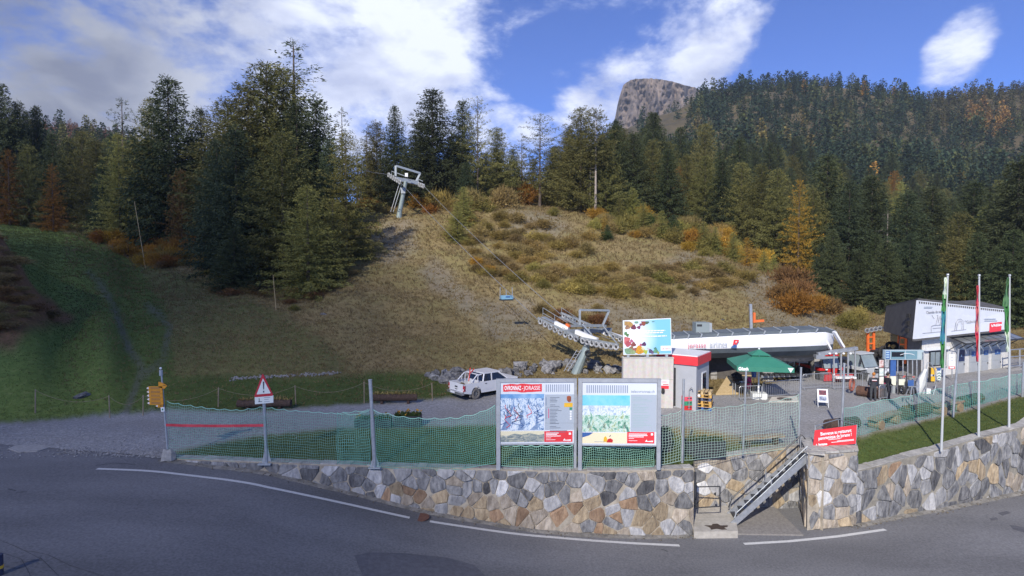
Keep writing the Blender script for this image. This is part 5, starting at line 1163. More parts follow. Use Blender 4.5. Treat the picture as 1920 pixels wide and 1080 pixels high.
def bl(t, L2, box, flat, poly):
    box(t, 'post', 930.5, 707, 938, 880, -.1, .06, frm); box(t, 'post', 1077.5, 707, 1082.5, 882, -.1, .06, frm)
    box(t, 'top_rail', 938.2, 707, 1077.3, 713.5, -.09, .05, frm); p = box(t, 'panel', 937.7, 713.6, 1078.3, 830, -.05, -.01, panw)
    box(t, 'bottom_rail', 938.2, 830.2, 1077.3, 833, -.06, .03, frm)
    R = random.Random(2); P = []
    for i in range(12): P.append((943.5+73*i/11, 717.2+.7*R.uniform(-1, 1)-(1.4 if i in (5, 6) else 0)))
    for i in range(12): P.append((1016.7-73*i/11, 731.4+.7*R.uniform(-1, 1)+(1.4 if i in (5, 6) else 0)))
    ban = poly(p, 'title_banner', P, 1, brred)
    text(t, 'OVRONNAZ', L2(946, 724.6, -.062), .235, wink, fit=.66, bold=.006, name='title_lettering'); text(t, '-', L2(978.5, 724.6, -.062), .2, wink, sx=1, name='title_lettering'); text(t, 'JORASSE', L2(982.5, 724.6, -.062), .225, wink, fit=.66, name='title_lettering')
    for i in range(12): flat(p, 'printed_bar', 1024+i*4, 718, 1025.7+i*4, 732, 1, bargrey)
    flat(p, 'panorama_sky', 937.9, 735.8, 1021, 744, 1, sb_); flat(p, 'panorama_map', 937.9, 744, 1021, 804.7, 1, winter)
    R2 = random.Random(5)
    for k_ in range(9): a_ = 942+k_*9.2; h_ = R2.uniform(12, 38); poly(p, 'painted_ridge', [(a_-R2.uniform(6, 14), 804), (a_-2, 804-h_*.6), (a_, 790-h_), (a_+3, 800-h_*.8), (min(1021, a_+R2.uniform(7, 14)), 804)], 1.5+k_*.12, (snowp, bluep, winter)[k_ % 3])
    for k_ in range(14):
        u_ = R2.uniform(945, 1012); v_ = R2.uniform(752, 775); m = MB(); m.tube([L2(u_+q_*R2.uniform(-2, 3), v_+q_*5, -.068) for q_ in range(6)], .014, 3); m.build('piste_line', (blue, brred, grime, blue)[k_ % 4], p)
    flat(p, 'legend', 1022.5, 737, 1078, 804.5, 1, pang)
    lines(p, L2, flat, 1032, 742.5, [18, 12, 14, 13, 0, 10, 18, 0, 16, 22, 12, 14, 12, 14, 10, 13, 15, 11, 17, 0, 12, 20, 0, 33, 30], 2.75, 2, inkd, .9)
    flat(p, 'legend_bar', 1023.6, 742, 1025.6, 758, 2, bargrey); flat(p, 'legend_bar', 1023.6, 763, 1025.6, 784, 2, bargrey); flat(p, 'legend_line', 1023.5, 761, 1052, 761.8, 2, inkg); flat(p, 'legend_line', 1023, 791, 1077.5, 791.8, 2, inkg); flat(p, 'legend_bar', 1029, 764, 1030.2, 782, 2, pink)
    poly(p, 'lantern_picture', [(1063.8, 741), (1068, 739.5), (1072, 741), (1072.3, 750), (1068, 752.5), (1064, 748)], 2, M('print rust', (.42, .09, .03), (.12, .05, .03), 12)); flat(p, 'yellow_label', 1059, 753.2, 1075, 761, 2, yellow); flat(p, 'green_label', 1069, 761.8, 1074.3, 766.6, 2, green)
    for v in (770, 774.5, 779, 783.8): poly(p, 'round_symbol', [(1071.5+2*math.cos(a*.7854), v+2*math.sin(a*.7854)) for a in range(8)], 2, white)
    flat(p, 'landscape_sky', 937.9, 806.5, 1021, 815, 1, M('print pale sky', (.66, .62, .44))); poly(p, 'landscape_hills', [(937.9, 814), (950, 816), (965, 811), (978, 813), (995, 810), (1010, 814), (1021, 812), (1021, 827), (937.9, 827)], 2, landp)
    rb = flat(p, 'red_info_box', 1021.5, 807, 1075, 827.5, 1, brred); lines(p, L2, flat, 1024.5, 810, [24, 21, 28], 2.8, 2, wink, 1.3); lines(p, L2, flat, 1024.5, 819.5, [10, 18], 3.6, 2, wink, .7); flat(p, 'code_square', 1068, 810, 1072, 814, 2, wink); poly(p, 'logo', [(1057, 825), (1060, 821), (1061.5, 824), (1072, 823), (1072, 825.4)], 2, wink)
def br_(t, L2, box, flat, poly):
    box(t, 'post', 1083.5, 706, 1090.5, 882, -.1, .06, frm); box(t, 'post', 1231, 706, 1238, 878, -.1, .06, frm); box(t, 'top_rail', 1090.7, 706, 1230.8, 713, -.09, .05, frm); p = box(t, 'panel', 1091, 713.2, 1230.5, 831.5, -.05, -.01, panw)
    box(t, 'bottom_rail', 1090.7, 831.7, 1230.8, 834, -.06, .03, frm)
    for i in range(20): flat(p, 'printed_bar', 1099+i*3.97, 718.5, 1100.9+i*3.97, 733, 1, bargrey)
    text(t, 'teleovronnaz.ch', L2(1182, 730, -.058), .165, bargrey, fit=.92, name='web_address')
    flat(p, 'panorama_sky', 1091.5, 737.5, 1180.5, 757, 1, cy); flat(p, 'snow_peaks', 1091.5, 757, 1180.5, 775, 1, snowp); flat(p, 'panorama_map', 1091.5, 775, 1180.5, 807, 1, summer)
    for (a, h) in ((1100, 20), (1107, 28), (1128, 18), (1136, 26), (1148, 22), (1166, 30), (1174, 20)): poly(p, 'painted_ridge', [(a-7, 800), (a, 800-h-4), (a+3, 800-h+4), (a+8, 800)], 2, summer)
    flat(p, 'legend', 1182, 736, 1230, 806, 1, pang); lines(p, L2, flat, 1185, 741, [18, 28, 37, 0, 25, 14, 30, 26, 22, 29, 0, 34, 30, 24, 29, 22, 26, 36, 20], 3.1, 2, M('legend text green grey', (.30, .42, .42)), .8)
    flat(p, 'cartoon_strip', 1091.5, 808.5, 1175, 829, 1, cream); poly(p, 'night_corner', [(1091.5, 808.5), (1112, 808.5), (1104, 814), (1091.5, 818)], 2, blue)
    poly(p, 'yellow_figure', [(1131, 826), (1132, 818), (1135, 815), (1138, 819), (1138, 826)], 2, yellow); poly(p, 'red_figure', [(1137, 827), (1139, 821), (1144, 819), (1149, 822), (1148, 827)], 3, red); flat(p, 'ground_line', 1114, 825.5, 1134, 826.4, 2, inkg); poly(p, 'dark_mark', [(1142, 816), (1144, 812.5), (1145, 813), (1143.5, 816.5)], 2, grime)
    rb = flat(p, 'red_info_box', 1175.5, 806.8, 1226.5, 828.5, 1, brred); lines(p, L2, flat, 1178.5, 810, [34, 35, 28], 2.7, 2, wink, 1.3); lines(p, L2, flat, 1178.5, 819, [10, 16], 4, 2, wink, .7); flat(p, 'code_square', 1220, 809, 1224, 813, 2, wink); poly(p, 'logo', [(1209, 825), (1212, 821), (1213.5, 824), (1224, 823), (1224, 825.6)], 2, wink)
board('left information board with winter piste panorama and red OVRONNAZ - JORASSE title', 930.5, 1082.5, 707, 881, 23.0, .03, bl)
board('right information board with summer panorama under a cyan sky and teleovronnaz.ch', 1083.5, 1238, 706, 880, 22.9, -.03, br_)

# ---- wooden stakes with rope
stk = [(66, 776, 731), (206, 784, 741), (268, 780, 741), (409, 763, 726), (555, 760, 722), (683, 757, 716), (811, 752, 718)]
sp = []
where = ['left of the dirt path near the left edge', 'left beside the dirt path', 'right beside the dirt path', 'left of the warning sign', 'right of the warning sign', 'behind the tall steel post', 'near the boulders and the white pickup']
for (u, vb, vt), wh in zip(stk, where):
    p = onT(u, vb); h = (vb-vt)*p.y/F; m = MB(); q = p+Vector((random.uniform(-.05, .05), 0, h)); m.tube([p-Vector((0, 0, .2)), q], [.032, .028], 7); single('wooden_stake', m, wood, 'pale wooden stake holding the rope '+wh, 'stake', loc=p, group='wooden stakes at the edge of the meadow'); sp.append(q)
m = MB()
for a, b in zip(sp[:-1], sp[1:]): m.tube([a.lerp(b, k/10)-Vector((0, 0, .05+.45*4*(k/10)*(1-k/10))) for k in range(11)], .008, 4)
single('rope', m, wood, 'thin rope sagging between the wooden stakes', 'rope', loc=sp[0])
# ---- log troughs and planters
def trough(u0, u1, v, label, r=.21, plants='brown', soil=True):
    a = onT(u0, v); b = onT(u1, v-1); a.z += .12+r; b.z += .12+r; t = thing('log_planter', label, 'planter', loc=(a.x, a.y, a.z-r-.12), group='hollowed log planters'); d = (b-a).normalized()
    m = MB(); m.tube([a, b], [r, r*.95], 12); m.build('log', logm, t, world=True)
    for f in (.2, .8): c = a.lerp(b, f); m = MB(); n = Vector((-d.y, d.x, 0)); m.obox(c-Vector((0, 0, r+.05)), d*.07, n*.22, Vector((0, 0, .09))); m.build('foot', logm, t, world=True)
    rr = np.random.default_rng(int(u0)); n = 160; s = rr.random(n); B = np.array([a.lerp(b, x) for x in s])-np.array(t.location)+np.stack([rr.normal(0, .03, n), rr.normal(0, .05, n), np.full(n, r*.8)], 1)
    me = cards_mesh('plants', B, np.concatenate([rr.normal(0, .6, (n, 2)), np.ones((n, 1))], 1), rr.uniform(.08, .28, n), rr.uniform(.04, .1, n), rr.normal(0, 1, (n, 3)), rr.random(n), LM[plants]); o = bpy.data.objects.new('plants', me); COL.objects.link(o); o.parent = t
    return t
trough(446, 546, 768, 'low log planter behind the warning sign'); trough(700, 782, 757, 'dark log planter with withered plants behind the tall steel post')
def boxplanter(u0, u1, vb, hgt, dep, label, flower='leafgreen', mat=None, n=300, fl=True):
    a = onT(u0, vb); b = onT(u1, vb); b = Vector((b.x, a.y, b.z)); t = thing('planter_box', label, 'planter', loc=a); L_ = b.x-a.x
    m = MB()
    for x0, y0, x1, y1 in ((0, 0, L_, .05), (0, dep-.05, L_, dep), (0, .052, .05, dep-.052), (L_-.05, .052, L_, dep-.052)): m.box(x0, y0, -.1, x1, y1, hgt)
    m.build('box', mat or dark, t); m = MB(); m.box(.05, .05, 0, L_-.05, dep-.05, hgt*.9); m.build('soil', M('potting soil', (.03, .022, .017)), t)
    rr = np.random.default_rng(int(u0)); B = np.stack([rr.uniform(.05, L_-.05, n), rr.uniform(.08, dep-.08, n), np.full(n, hgt*.9)], 1)
    o = bpy.data.objects.new('plants', cards_mesh('plants', B, np.concatenate([rr.normal(0, .5, (n, 2)), np.ones((n, 1))], 1), rr.uniform(.1, .3, n), rr.uniform(.05, .12, n), rr.normal(0, 1, (n, 3)), rr.random(n), LM[flower])); COL.objects.link(o); o.parent = t
    if fl:
        k = 26; B = np.stack([rr.choice([.12, .5, .85], k)*L_+rr.normal(0, .06, k), rr.uniform(.1, dep*.6, k), hgt+rr.uniform(.1, .28, k)], 1)
        o = bpy.data.objects.new('blossoms', cards_mesh('blossoms', B, rr.normal(0, 1, (k, 3)), np.full(k, .12), np.full(k, .1), rr.normal(0, 1, (k, 3)), rr.random(k), LM['gold'])); COL.objects.link(o); o.parent = t
    return t
boxplanter(664, 733, 803, .42, .5, 'dark planter with yellow flowers behind the net left of the middle post')
boxplanter(738, 788, 802, .55, .6, 'dark planter with yellow flowers behind the net right of the middle post')
boxplanter(1290, 1349, 853, .55, .6, 'dark planter with green plants behind the net right of the info boards', fl=False)
boxplanter(1240, 1258, 848, .9, .5, 'narrow dark tub plant tight beside the right info board', fl=False, n=150)

# ---- benches
def bench(a, b, label, hgt=.45, wd=.42, logs=True, group='half-log benches on the yard'):
    a = Vector(a); b = Vector(b); t = thing('log_bench', label, 'bench', loc=a, group=group); d = b-a; d.z = 0; d.normalize(); n = Vector((-d.y, d.x, 0)); L_ = (b-a).length
    m = MB(); c = (a+b)/2+Vector((0, 0, hgt+.04)); m.obox(c, (b-a)/2, n*wd/2, Vector((0, 0, .045))); m.build('seat', wood, t, world=True)
    for f in (.18, .82):
        c = a.lerp(b, f)+Vector((0, 0, hgt/2-.02))
        m = MB()
        if logs: r = hgt/2+.015; m.tube([c-n*wd*.62, c+n*wd*.62], r, 14)
        else: m.obox(c, d*.08, n*wd*.4, Vector((0, 0, hgt/2)))
        q = m.build('log_leg' if logs else 'leg', logend if logs else logm, t, world=True)
    return t
def gz(u, v): return onT(u, v)
bench(gz(1388, 841), gz(1468, 836), 'plain wooden bench behind the net above the stair niche', .42, .4, False)
def gl(u0, v0, u1, v1): return onT(u0, v0), onT(u1, v1)
a, b = gl(1634, 806, 1682, 791); bench(a, b, 'log bench with plank seat left of the long log planter', .45, .45)
a, b = gl(1752, 779, 1800, 768); bench(a, b, 'log bench with plank seat right of the long log planter', .45, .45)
a, b = gl(1692, 789, 1738, 777); a.z += .34; b.z += .34
t = thing('log_planter', 'long mossy log with flowers between the two log benches', 'planter', loc=(a.x, a.y, a.z-.34), group='hollowed log planters'); m = MB(); m.tube([a, b], [.30, .30], 14); m.build('log', M('mossy bark', (.05, .055, .03), (.11, .105, .06), 8, .95, bump=.02), t, world=True)
rr = np.random.default_rng(5); n = 60; B = np.array([a.lerp(b, x) for x in rr.uniform(.05, .35, n)])-np.array(t.location)+np.stack([rr.normal(0, .06, n), rr.normal(0, .06, n), np.full(n, .26)], 1); o = bpy.data.objects.new('flowers', cards_mesh('flowers', B, rr.normal(0, 1, (n, 3))+np.array([0, 0, 1.]), rr.uniform(.08, .2, n), rr.uniform(.05, .12, n), rr.normal(0, 1, (n, 3)), rr.random(n), LM['drygrass'])); COL.objects.link(o); o.parent = t
for f in (.2, .8): c = a.lerp(b, f); m = MB(); m.box(c.x-.12, c.y-.3, c.z-.42, c.x+.12, c.y+.3, c.z-.27); m.build('foot', logm, t, world=True)
a, b = gl(1800, 764, 1836, 756); a.z += .3; b.z += .3; m = MB(); m.tube([a, b], .28, 12); single('log', m, M('mossy bark', (.05, .055, .03)), 'short dark log behind the net right of the log benches', 'log', loc=a)
a, b = gl(1551, 808, 1606, 802); a.z += .27; b.z += .27; t = thing('log', 'dark round log lying behind the red banner', 'log', loc=a); m = MB(); m.tube([a, b], .27, 14); m.build('bark', logm, t, world=True)
a, b = gl(1608, 742, 1656, 749); a.z += .3; b.z += .3; t = thing('log', 'thick reddish brown log lying behind the two standing people', 'log', loc=a); m = MB(); m.tube([a, b], [.30, .33], 16); m.build('bark', M('red brown bark', (.06, .03, .02), (.14, .075, .05), 8, .9, bump=.02), t, world=True)
m = MB(); dd = (b-a).normalized(); m.cyl(b+dd*.002, b+dd*.012, .28, 16); m.build('sawn_end', M('dark sawn end', (.07, .045, .035)), t, world=True)

# ---- boulders
RBo = random.Random(9); bmesh_ = [MB().blob((0, 0, 0), 1, .8, .7, k*2.3, .42, 9, 6).mesh('boulder', rockm) for k in range(6)]
def boulder(u, v, wpx, label, group, hk=.7):
    p = onT(u, v); k = wpx/2*p.y/F; o = bpy.data.objects.new('boulder', RBo.choice(bmesh_)); COL.objects.link(o); o.location = p+Vector((0, 0, k*hk*.45)); o.scale = (k, k, k*hk/.7); o.rotation_euler = (RBo.uniform(-.3, .3), RBo.uniform(-.3, .3), RBo.random()*6.28); return tag(o, label, 'boulder', group)
for u, v, wd, lb in ((803, 706, 16, 'small pale boulder at the left end of the pile by the pickup'), (816, 704, 22, 'flat boulder on the left of the pile by the pickup'), (834, 707, 26, 'bright white faced boulder in the pile by the pickup'), (815, 713, 24, 'boulder low in front of the pile by the pickup'), (838, 718, 32, 'large grey boulder at the front of the pile by the pickup'), (855, 703, 26, 'grey boulder topping the right of the pile by the pickup'), (863, 716, 26, 'dark boulder right behind the pickup tailgate'), (880, 706, 24, 'grey boulder partly hidden by the pickup cab'), (848, 709, 20, 'boulder wedged in the middle of the pile by the pickup')):
    boulder(u, v, wd, lb, 'boulder pile by the pickup')
for i in range(34):
    u = RBo.uniform(945, 1166); v = 700-(u-945)/220*8+RBo.uniform(-10, 8); boulder(u, v, RBo.uniform(12, 30), 'grey boulder in the row at the foot of the slope behind the info boards', 'boulders behind the info boards')
for u, v, wd, lb in ((606, 590, 10, 'single pale rock on the slope below the tree clump'), (1065, 541, 7, 'white stone on the bare slope left of the rust bushes'), (1355, 600, 7, 'white stone on the slope above the station roof'), (153, 746, 24, 'dark low mound in the green meadow at the left')): boulder(u, v, wd, lb, None, .4)
m = MB()
for i in range(260):
    t_ = RBo.random(); u = 430+205*t_; v = 712-12*t_+RBo.gauss(0, 1.2)
    p = onT(u, v, 30) if i % 1 == 0 else p; r = RBo.uniform(.03, .09); m.blob(p+Vector((RBo.uniform(-.1, .1), RBo.uniform(-.2, .2), r*.3)), r, r*.9, r*.7, i, .3, 5, 4)
o = single('stones', m, M('pale stones', (.17, .165, .16), (.30, .29, .28), 5), 'thin row of pale stones across the meadow behind the warning sign', 'stones', kind='stuff')
m = MB(); RG = random.Random(31)
for i in range(1500):
    if i < 700: q_ = RG.random(); u = 318-210*q_**1.6; v = 861-q_*8-abs(RG.gauss(0, 9))
    elif i < 1100: u = RG.uniform(0, 320); v = RG.uniform(800, 860)
    else: u = RG.uniform(320, 560); v = 815-(u-320)*.05+RG.gauss(0, 6)
    p = onT(u, v); r = RG.uniform(.015, .045); m.blob(p+Vector((0, 0, r*.3)), r, r*.9, r*.7, i, .3, 4, 3)
single('gravel', m, M('loose gravel', (.16, .16, .165), (.36, .355, .35), 3, .9), 'loose grey gravel spilled along the track edge', 'gravel', kind='stuff')
# concrete flag at the left road edge
P = [onR(u, v) for u, v in ((15, 842), (30, 836), (70, 834), (95, 839), (70, 847), (35, 849))]; m = MB(); m.prism([(p.x, p.y, zrs(p.x)+.03) for p in P], (0, 0, -.1)); single('concrete_slab', m, cgrey, 'broken grey concrete slab at the left road edge', 'slab', loc=P[0])
# white waste: corner post at lower left
p = onR(-2, 1078); t = thing('marker_post', 'dark striped post cut off at the lower left corner', 'post', loc=p); m = MB(); m.tube([p, p+Vector((0, 0, .55))], .10, 8); m.build('post_body', M('navy plastic', (.03, .035, .07)), t, world=True); m = MB(); m.tube([p+Vector((0, 0, .18)), p+Vector((0, 0, .26))], .106, 8); m.build('band', yellow, t, world=True)
# ------------------------------------------------------------------ concrete wall, advert board, kiosk
YC = 32.4
a = At(1168, 768, YC); b = At(1262, 768, YC); zt1 = vz(672, YC); zg = .1
def streakmat():
    m = bpy.data.materials.new('streaked concrete'); m.use_nodes = True; nt = m.node_tree; N = nt.nodes; L = nt.links; bs = N['Principled BSDF']; bs.inputs['Roughness'].default_value = .9
    tc = N.new('ShaderNodeTexCoord'); mp = N.new('ShaderNodeMapping'); mp.inputs['Scale'].default_value = (3, 3, .3); L.new(tc.outputs['Object'], mp.inputs[0])
    n = N.new('ShaderNodeTexNoise'); n.inputs['Scale'].default_value = 1.6; n.inputs['Detail'].default_value = 6; L.new(mp.outputs[0], n.inputs['Vector'])
    r = N.new('ShaderNodeValToRGB'); e = r.color_ramp.elements; e[0].position = .35; e[0].color = (.57, .53, .47, 1); e[1].position = .6; e[1].color = (.64, .61, .565, 1); L.new(n.outputs['Fac'], r.inputs[0])
    n2 = N.new('ShaderNodeTexNoise'); n2.inputs['Scale'].default_value = 6; n2.inputs['Detail'].default_value = 6; L.new(tc.outputs['Object'], n2.inputs['Vector'])
    mx = N.new('ShaderNodeMixRGB'); mx.blend_type = 'MULTIPLY'; mx.inputs[0].default_value = .35; L.new(r.outputs[0], mx.inputs[1]); L.new(n2.outputs['Color'], mx.inputs[2]); L.new(mx.outputs[0], bs.inputs['Base Color']); return m
t = thing('concrete_wall', 'pale rust-streaked concrete wall under the blue advert board', 'wall', loc=(a.x, a.y, zg)); m = MB(); m.box(a.x, YC, zg-.4, b.x, YC+.4, zt1); m.build('wall_panel', streakmat(), t, world=True)
m = MB(); m.box(a.x-.02, YC-.02, zt1+.002, b.x+.02, YC+.42, zt1+.05); m.build('coping', concrete, t, world=True)
m = MB(); m.box(a.x+.02, YC-.012, 1.72, b.x-.02, YC-.002, 1.735); m.build('formwork_joint', cgrey, t, world=True)
# advert board
Yb = 32.35; c4 = [At(1169, 665.5, Yb), At(1259.5, 664, Yb), At(1258, 596.5, Yb), At(1168, 601, Yb)]
t = thing('advert_board', 'blue advert board with vegetables standing on the concrete wall', 'advert board', loc=c4[0])
m = MB(); m.prism(c4, (0, .12, 0)); m.build('frame', white, t, world=True)
def advmat():
    m = bpy.data.materials.new('advert print'); m.use_nodes = True; nt = m.node_tree; N = nt.nodes; L = nt.links; bs = N['Principled BSDF']; bs.inputs['Roughness'].default_value = .4
    tc = N.new('ShaderNodeTexCoord'); g = N.new('ShaderNodeTexGradient'); g.gradient_type = 'SPHERICAL'; mp = N.new('ShaderNodeMapping'); mp.inputs['Location'].default_value = (-.30, 0, -.40); mp.inputs['Scale'].default_value = (.55, .0, .40); L.new(tc.outputs['Object'], mp.inputs[0]); L.new(mp.outputs[0], g.inputs[0])
    r = N.new('ShaderNodeValToRGB'); e = r.color_ramp.elements; e[0].color = (.20, .50, .78, 1); e[1].color = (.85, .90, .94, 1); e[0].position = .25; e[1].position = .85; L.new(g.outputs['Fac'], r.inputs[0]); L.new(r.outputs[0], bs.inputs['Base Color']); return m
def A_(fx, fy, d=0):
    p = c4[0].lerp(c4[1], fx).lerp(c4[3].lerp(c4[2], fx), fy); return p+Vector((0, -d, 0))
m = MB(); m.prism([A_(.012, .018, .006), A_(.988, .018, .006), A_(.988, .982, .006), A_(.012, .982, .006)], (0, .004, 0)); pr = m.build('print', advmat(), t, world=True)
veg = [(.05, .93, .055, (.45, .28, .10)), (.13, .88, .07, (.50, .30, .10)), (.09, .80, .05, (.35, .20, .12)), (.22, .79, .055, (.20, .05, .09)), (.33, .78, .04, (.22, .05, .12)), (.37, .86, .03, (.24, .07, .12)), (.43, .90, .055, (.30, .08, .05)), (.50, .92, .04, (.09, .16, .10)), (.63, .95, .03, (.12, .25, .14)), (.28, .94, .04, (.20, .36, .25)),
       (.05, .62, .04, (.12, .26, .10)), (.09, .57, .035, (.10, .22, .08)), (.06, .42, .085, (.62, .16, .17)), (.10, .32, .06, (.50, .10, .13)), (.17, .40, .035, (.48, .14, .24)), (.21, .30, .05, (.28, .08, .07)), (.16, .17, .06, (.32, .18, .10)), (.24, .14, .05, (.36, .12, .09)), (.10, .10, .08, (.22, .36, .22)), (.19, .07, .06, (.30, .40, .20)), (.34, .13, .09, (.68, .33, .03)), (.36, .28, .03, (.60, .18, .25)), (.43, .30, .045, (.11, .04, .12)), (.41, .17, .035, (.70, .66, .40)), (.46, .08, .045, (.45, .55, .08)), (.52, .16, .03, (.62, .62, .66)), (.56, .10, .04, (.10, .09, .16)), (.60, .06, .03, (.15, .1, .2)), (.67, .10, .05, (.14, .34, .20)), (.66, .17, .03, (.10, .28, .22)), (.72, .05, .03, (.3, .36, .12))]
for i, (fx, fy, r, cc) in enumerate(veg):
    c = A_(fx, fy, .009+.0006*i); Rr = r*(c4[1]-c4[0]).length; m = MB(); nn = 10; lim = lambda p: Vector((min(max(p.x, c4[0].x+.03), c4[1].x-.05), p.y, min(max(p.z, c4[0].z+.05), c4[3].z-.04)))
    m.add([lim(c+Vector((math.cos(k*.6283)*Rr*(1+.25*math.sin(k*2.1+i)), 0, math.sin(k*.6283)*Rr*(1+.2*math.cos(k*1.7+i))))) for k in range(nn)], [tuple(range(nn))]); m.build('printed_vegetable', M('veg %d' % i, cc, tuple(x*.6 for x in cc), 9), pr, world=True)
for k, (f0, f1, fy) in enumerate(((.33, .87, .655), (.33, .84, .60), (.33, .90, .50))):
    x = f0; R = random.Random(k)
    while x < f1:
        l = R.uniform(.03, .09); q_ = min(x+l, f1); m = MB(); m.prism([A_(x, fy, .03), A_(q_, fy, .03), A_(q_, fy+.028, .03), A_(x, fy+.028, .03)], (0, .003, 0)); m.build('text_word', wink, pr, world=True); x += l+.012
m = MB(); m.prism([A_(.77, .10, .03), A_(.985, .10, .03), A_(.985, .24, .03), A_(.77, .24, .03)], (0, .003, 0)); lg = m.build('white_label', white, pr, world=True)
for x, cc in ((.82, red), (.86, inkg), (.90, red), (.94, inkg)):
    m = MB(); m.prism([A_(x-.012, .14, .034), A_(x+.012, .14, .034), A_(x+.004, .19, .034)], (0, .003, 0)); m.build('logo_mark', cc, lg, world=True)
for f in (.1, .5, .9):
    c = A_(f, 0); m = MB(); m.box(c.x-.07, c.y+.02, zt1+.05, c.x+.07, c.y+.14, c.z+.001); m.build('bracket', steel, t, world=True)
# small red sign on the wall
c = At(1238, 712, YC-.03); t = thing('wall_sign', 'small white and red sign on the concrete wall beside the info boards', 'sign', loc=c); k = YC/F
m = MB(); m.box(c.x, c.y, c.z-.55, c.x+.50, c.y+.02, c.z); m.build('plate', white, t, world=True); m = MB(); m.box(c.x+.02, c.y-.006, c.z-.52, c.x+.48, c.y-.002, c.z-.33); m.build('red_band', brred, t, world=True); m = MB(); m.box(c.x+.15, c.y-.006, c.z-.29, c.x+.46, c.y-.002, c.z-.25); m.box(c.x+.1, c.y-.006, c.z-.14, c.x+.36, c.y-.002, c.z-.11); m.build('lettering', red, t, world=True)
m = MB(); c = At(1243, 733, YC-.06); m.blob(c, .10, .06, .16, 3, .3); single('hanging_glove', m, black, 'small dark thing hanging under the red sign on the concrete wall', 'hanging item', loc=c)
# kiosk
th = math.radians(-35); P0 = GZ(1305, 768, .15); kt = vz(668, P0.y)
t = thing('ticket_kiosk', 'grey kiosk with red roof edge beside the concrete wall', 'kiosk', loc=P0, rotz=th)
H = kt-P0.z; L1, L2_ = 2.2, 2.3          # local: x to the right end at 0, y into the depth
kg = M('kiosk grey', (.33, .345, .37), (.37, .385, .41), 1.5, .6)
m = MB(); m.box(-L1, 0, -.1, 0, L2_, H-.52); m.build('wall', kg, t)
m = MB(); m.box(-L1-.06, -.10, H-.518, .10, L2_+.06, H-.03); m.build('red_roof_edge', brred, t)
m = MB(); m.box(-L1-.03, -.07, H-.028, .07, L2_+.03, H+.02); m.build('roof', white, t)
m = MB(); m.box(.002, .95, .75, .03, 1.75, 1.9); f = m.build('window', white, t); m = MB(); m.box(.031, 1.02, .82, .036, 1.68, 1.83); m.build('pane', glass, f)
m = MB(); m.box(-L1+.95, -.03, .05, -L1+1.05, -.002, H-.75); m.build('corner_strip', dark, t)
m = MB(); m.tube([(-.35, -.12, .0), (-.35, -.12, 1.05), (-.2, -.2, 1.25), (-.1, -.3, 1.15)], .025, 6); m.build('stand_pipe', galv, t)
m = MB(); m.blob((.25, -.3, .85), .08, .08, .08, rough=0); m.build('white_lamp', white, t)
# hand trucks, crates, pallets
def cratecol(base, cols, w_, d_, h_, label, rz, group):
    z = 0
    for i, (c, lb) in enumerate(cols):
        t = thing('crate', lb, 'crate', loc=(base.x, base.y, base.z+z), rotz=rz, group=group); m = MB(); e = .025
        m.box(-w_/2, -d_/2, 0, w_/2, d_/2, .03); m.build('bottom', c, t)
        for nm, q in (('side', (-w_/2, -d_/2, .031, w_/2, -d_/2+e, h_)), ('side', (-w_/2, d_/2-e, .031, w_/2, d_/2, h_)), ('side', (-w_/2, -d_/2+e+.002, .031, -w_/2+e, d_/2-e-.002, h_)), ('side', (w_/2-e, -d_/2+e+.002, .031, w_/2, d_/2-e-.002, h_))):
            m = MB(); m.box(*q); m.build(nm, c, t)
        m = MB(); m.box(-w_*.2, -d_/2-.012, h_*.55, w_*.2, -d_/2-.002, h_*.75); m.build('grip_slot', dark, t)
        z += h_+.006
pb_ = onT(1290, 768)
cratecol(pb_, [(red, 'red plastic crate at the bottom of the small stack'), (green, 'green plastic crate in the middle of the small stack'), (M('pink red plastic', (.62, .08, .12)), 'pinkish red crate on top of the small stack')], .62, .42, .24, '', .1, 'stacked plastic crates')
pb_ = onT(1318, 767); z = 0
pal = [('blue plastic pallet, lowest in the stack', blue), ('yellow pallet second from the bottom of the stack', M('pallet yellow', (.58, .36, .10), (.48, .28, .07), 6, .8)), ('yellow pallet third from the bottom of the stack', M('pallet yellow', (.58, .36, .10))), ('dark blue pallet in the middle of the stack', M('pallet navy', (.05, .07, .13), (.08, .10, .17), 6)), ('yellow pallet second from the top of the stack', M('pallet yellow', (.58, .36, .10))), ('orange wood pallet on top of the stack', palew)]
for i, (lb, mt) in enumerate(pal):
    t = thing('pallet', lb, 'pallet', loc=(pb_.x, pb_.y, pb_.z+z), rotz=math.radians(-24)+random.uniform(-.04, .04), group='stacked pallets'); w_, d_ = .95, .85; h_ = .17
    for k in range(5): m = MB(); x = -w_/2+k*(w_-.16)/4; m.box(x, -d_/2, h_-.025, x+.16, d_/2, h_); m.build('deck_board', mt, t)
    for k in range(3):
        y = -d_/2+k*(d_-.1)/2; m = MB(); m.box(-w_/2, y, 0, w_/2, y+.1, .022); m.build('runner', mt, t)
        for x in (-w_/2, -.06, w_/2-.12): m = MB(); m.box(x, y+.002, .023, x+.12, y+.098, h_-.026); m.build('block', mt, t)
    z += h_+.004
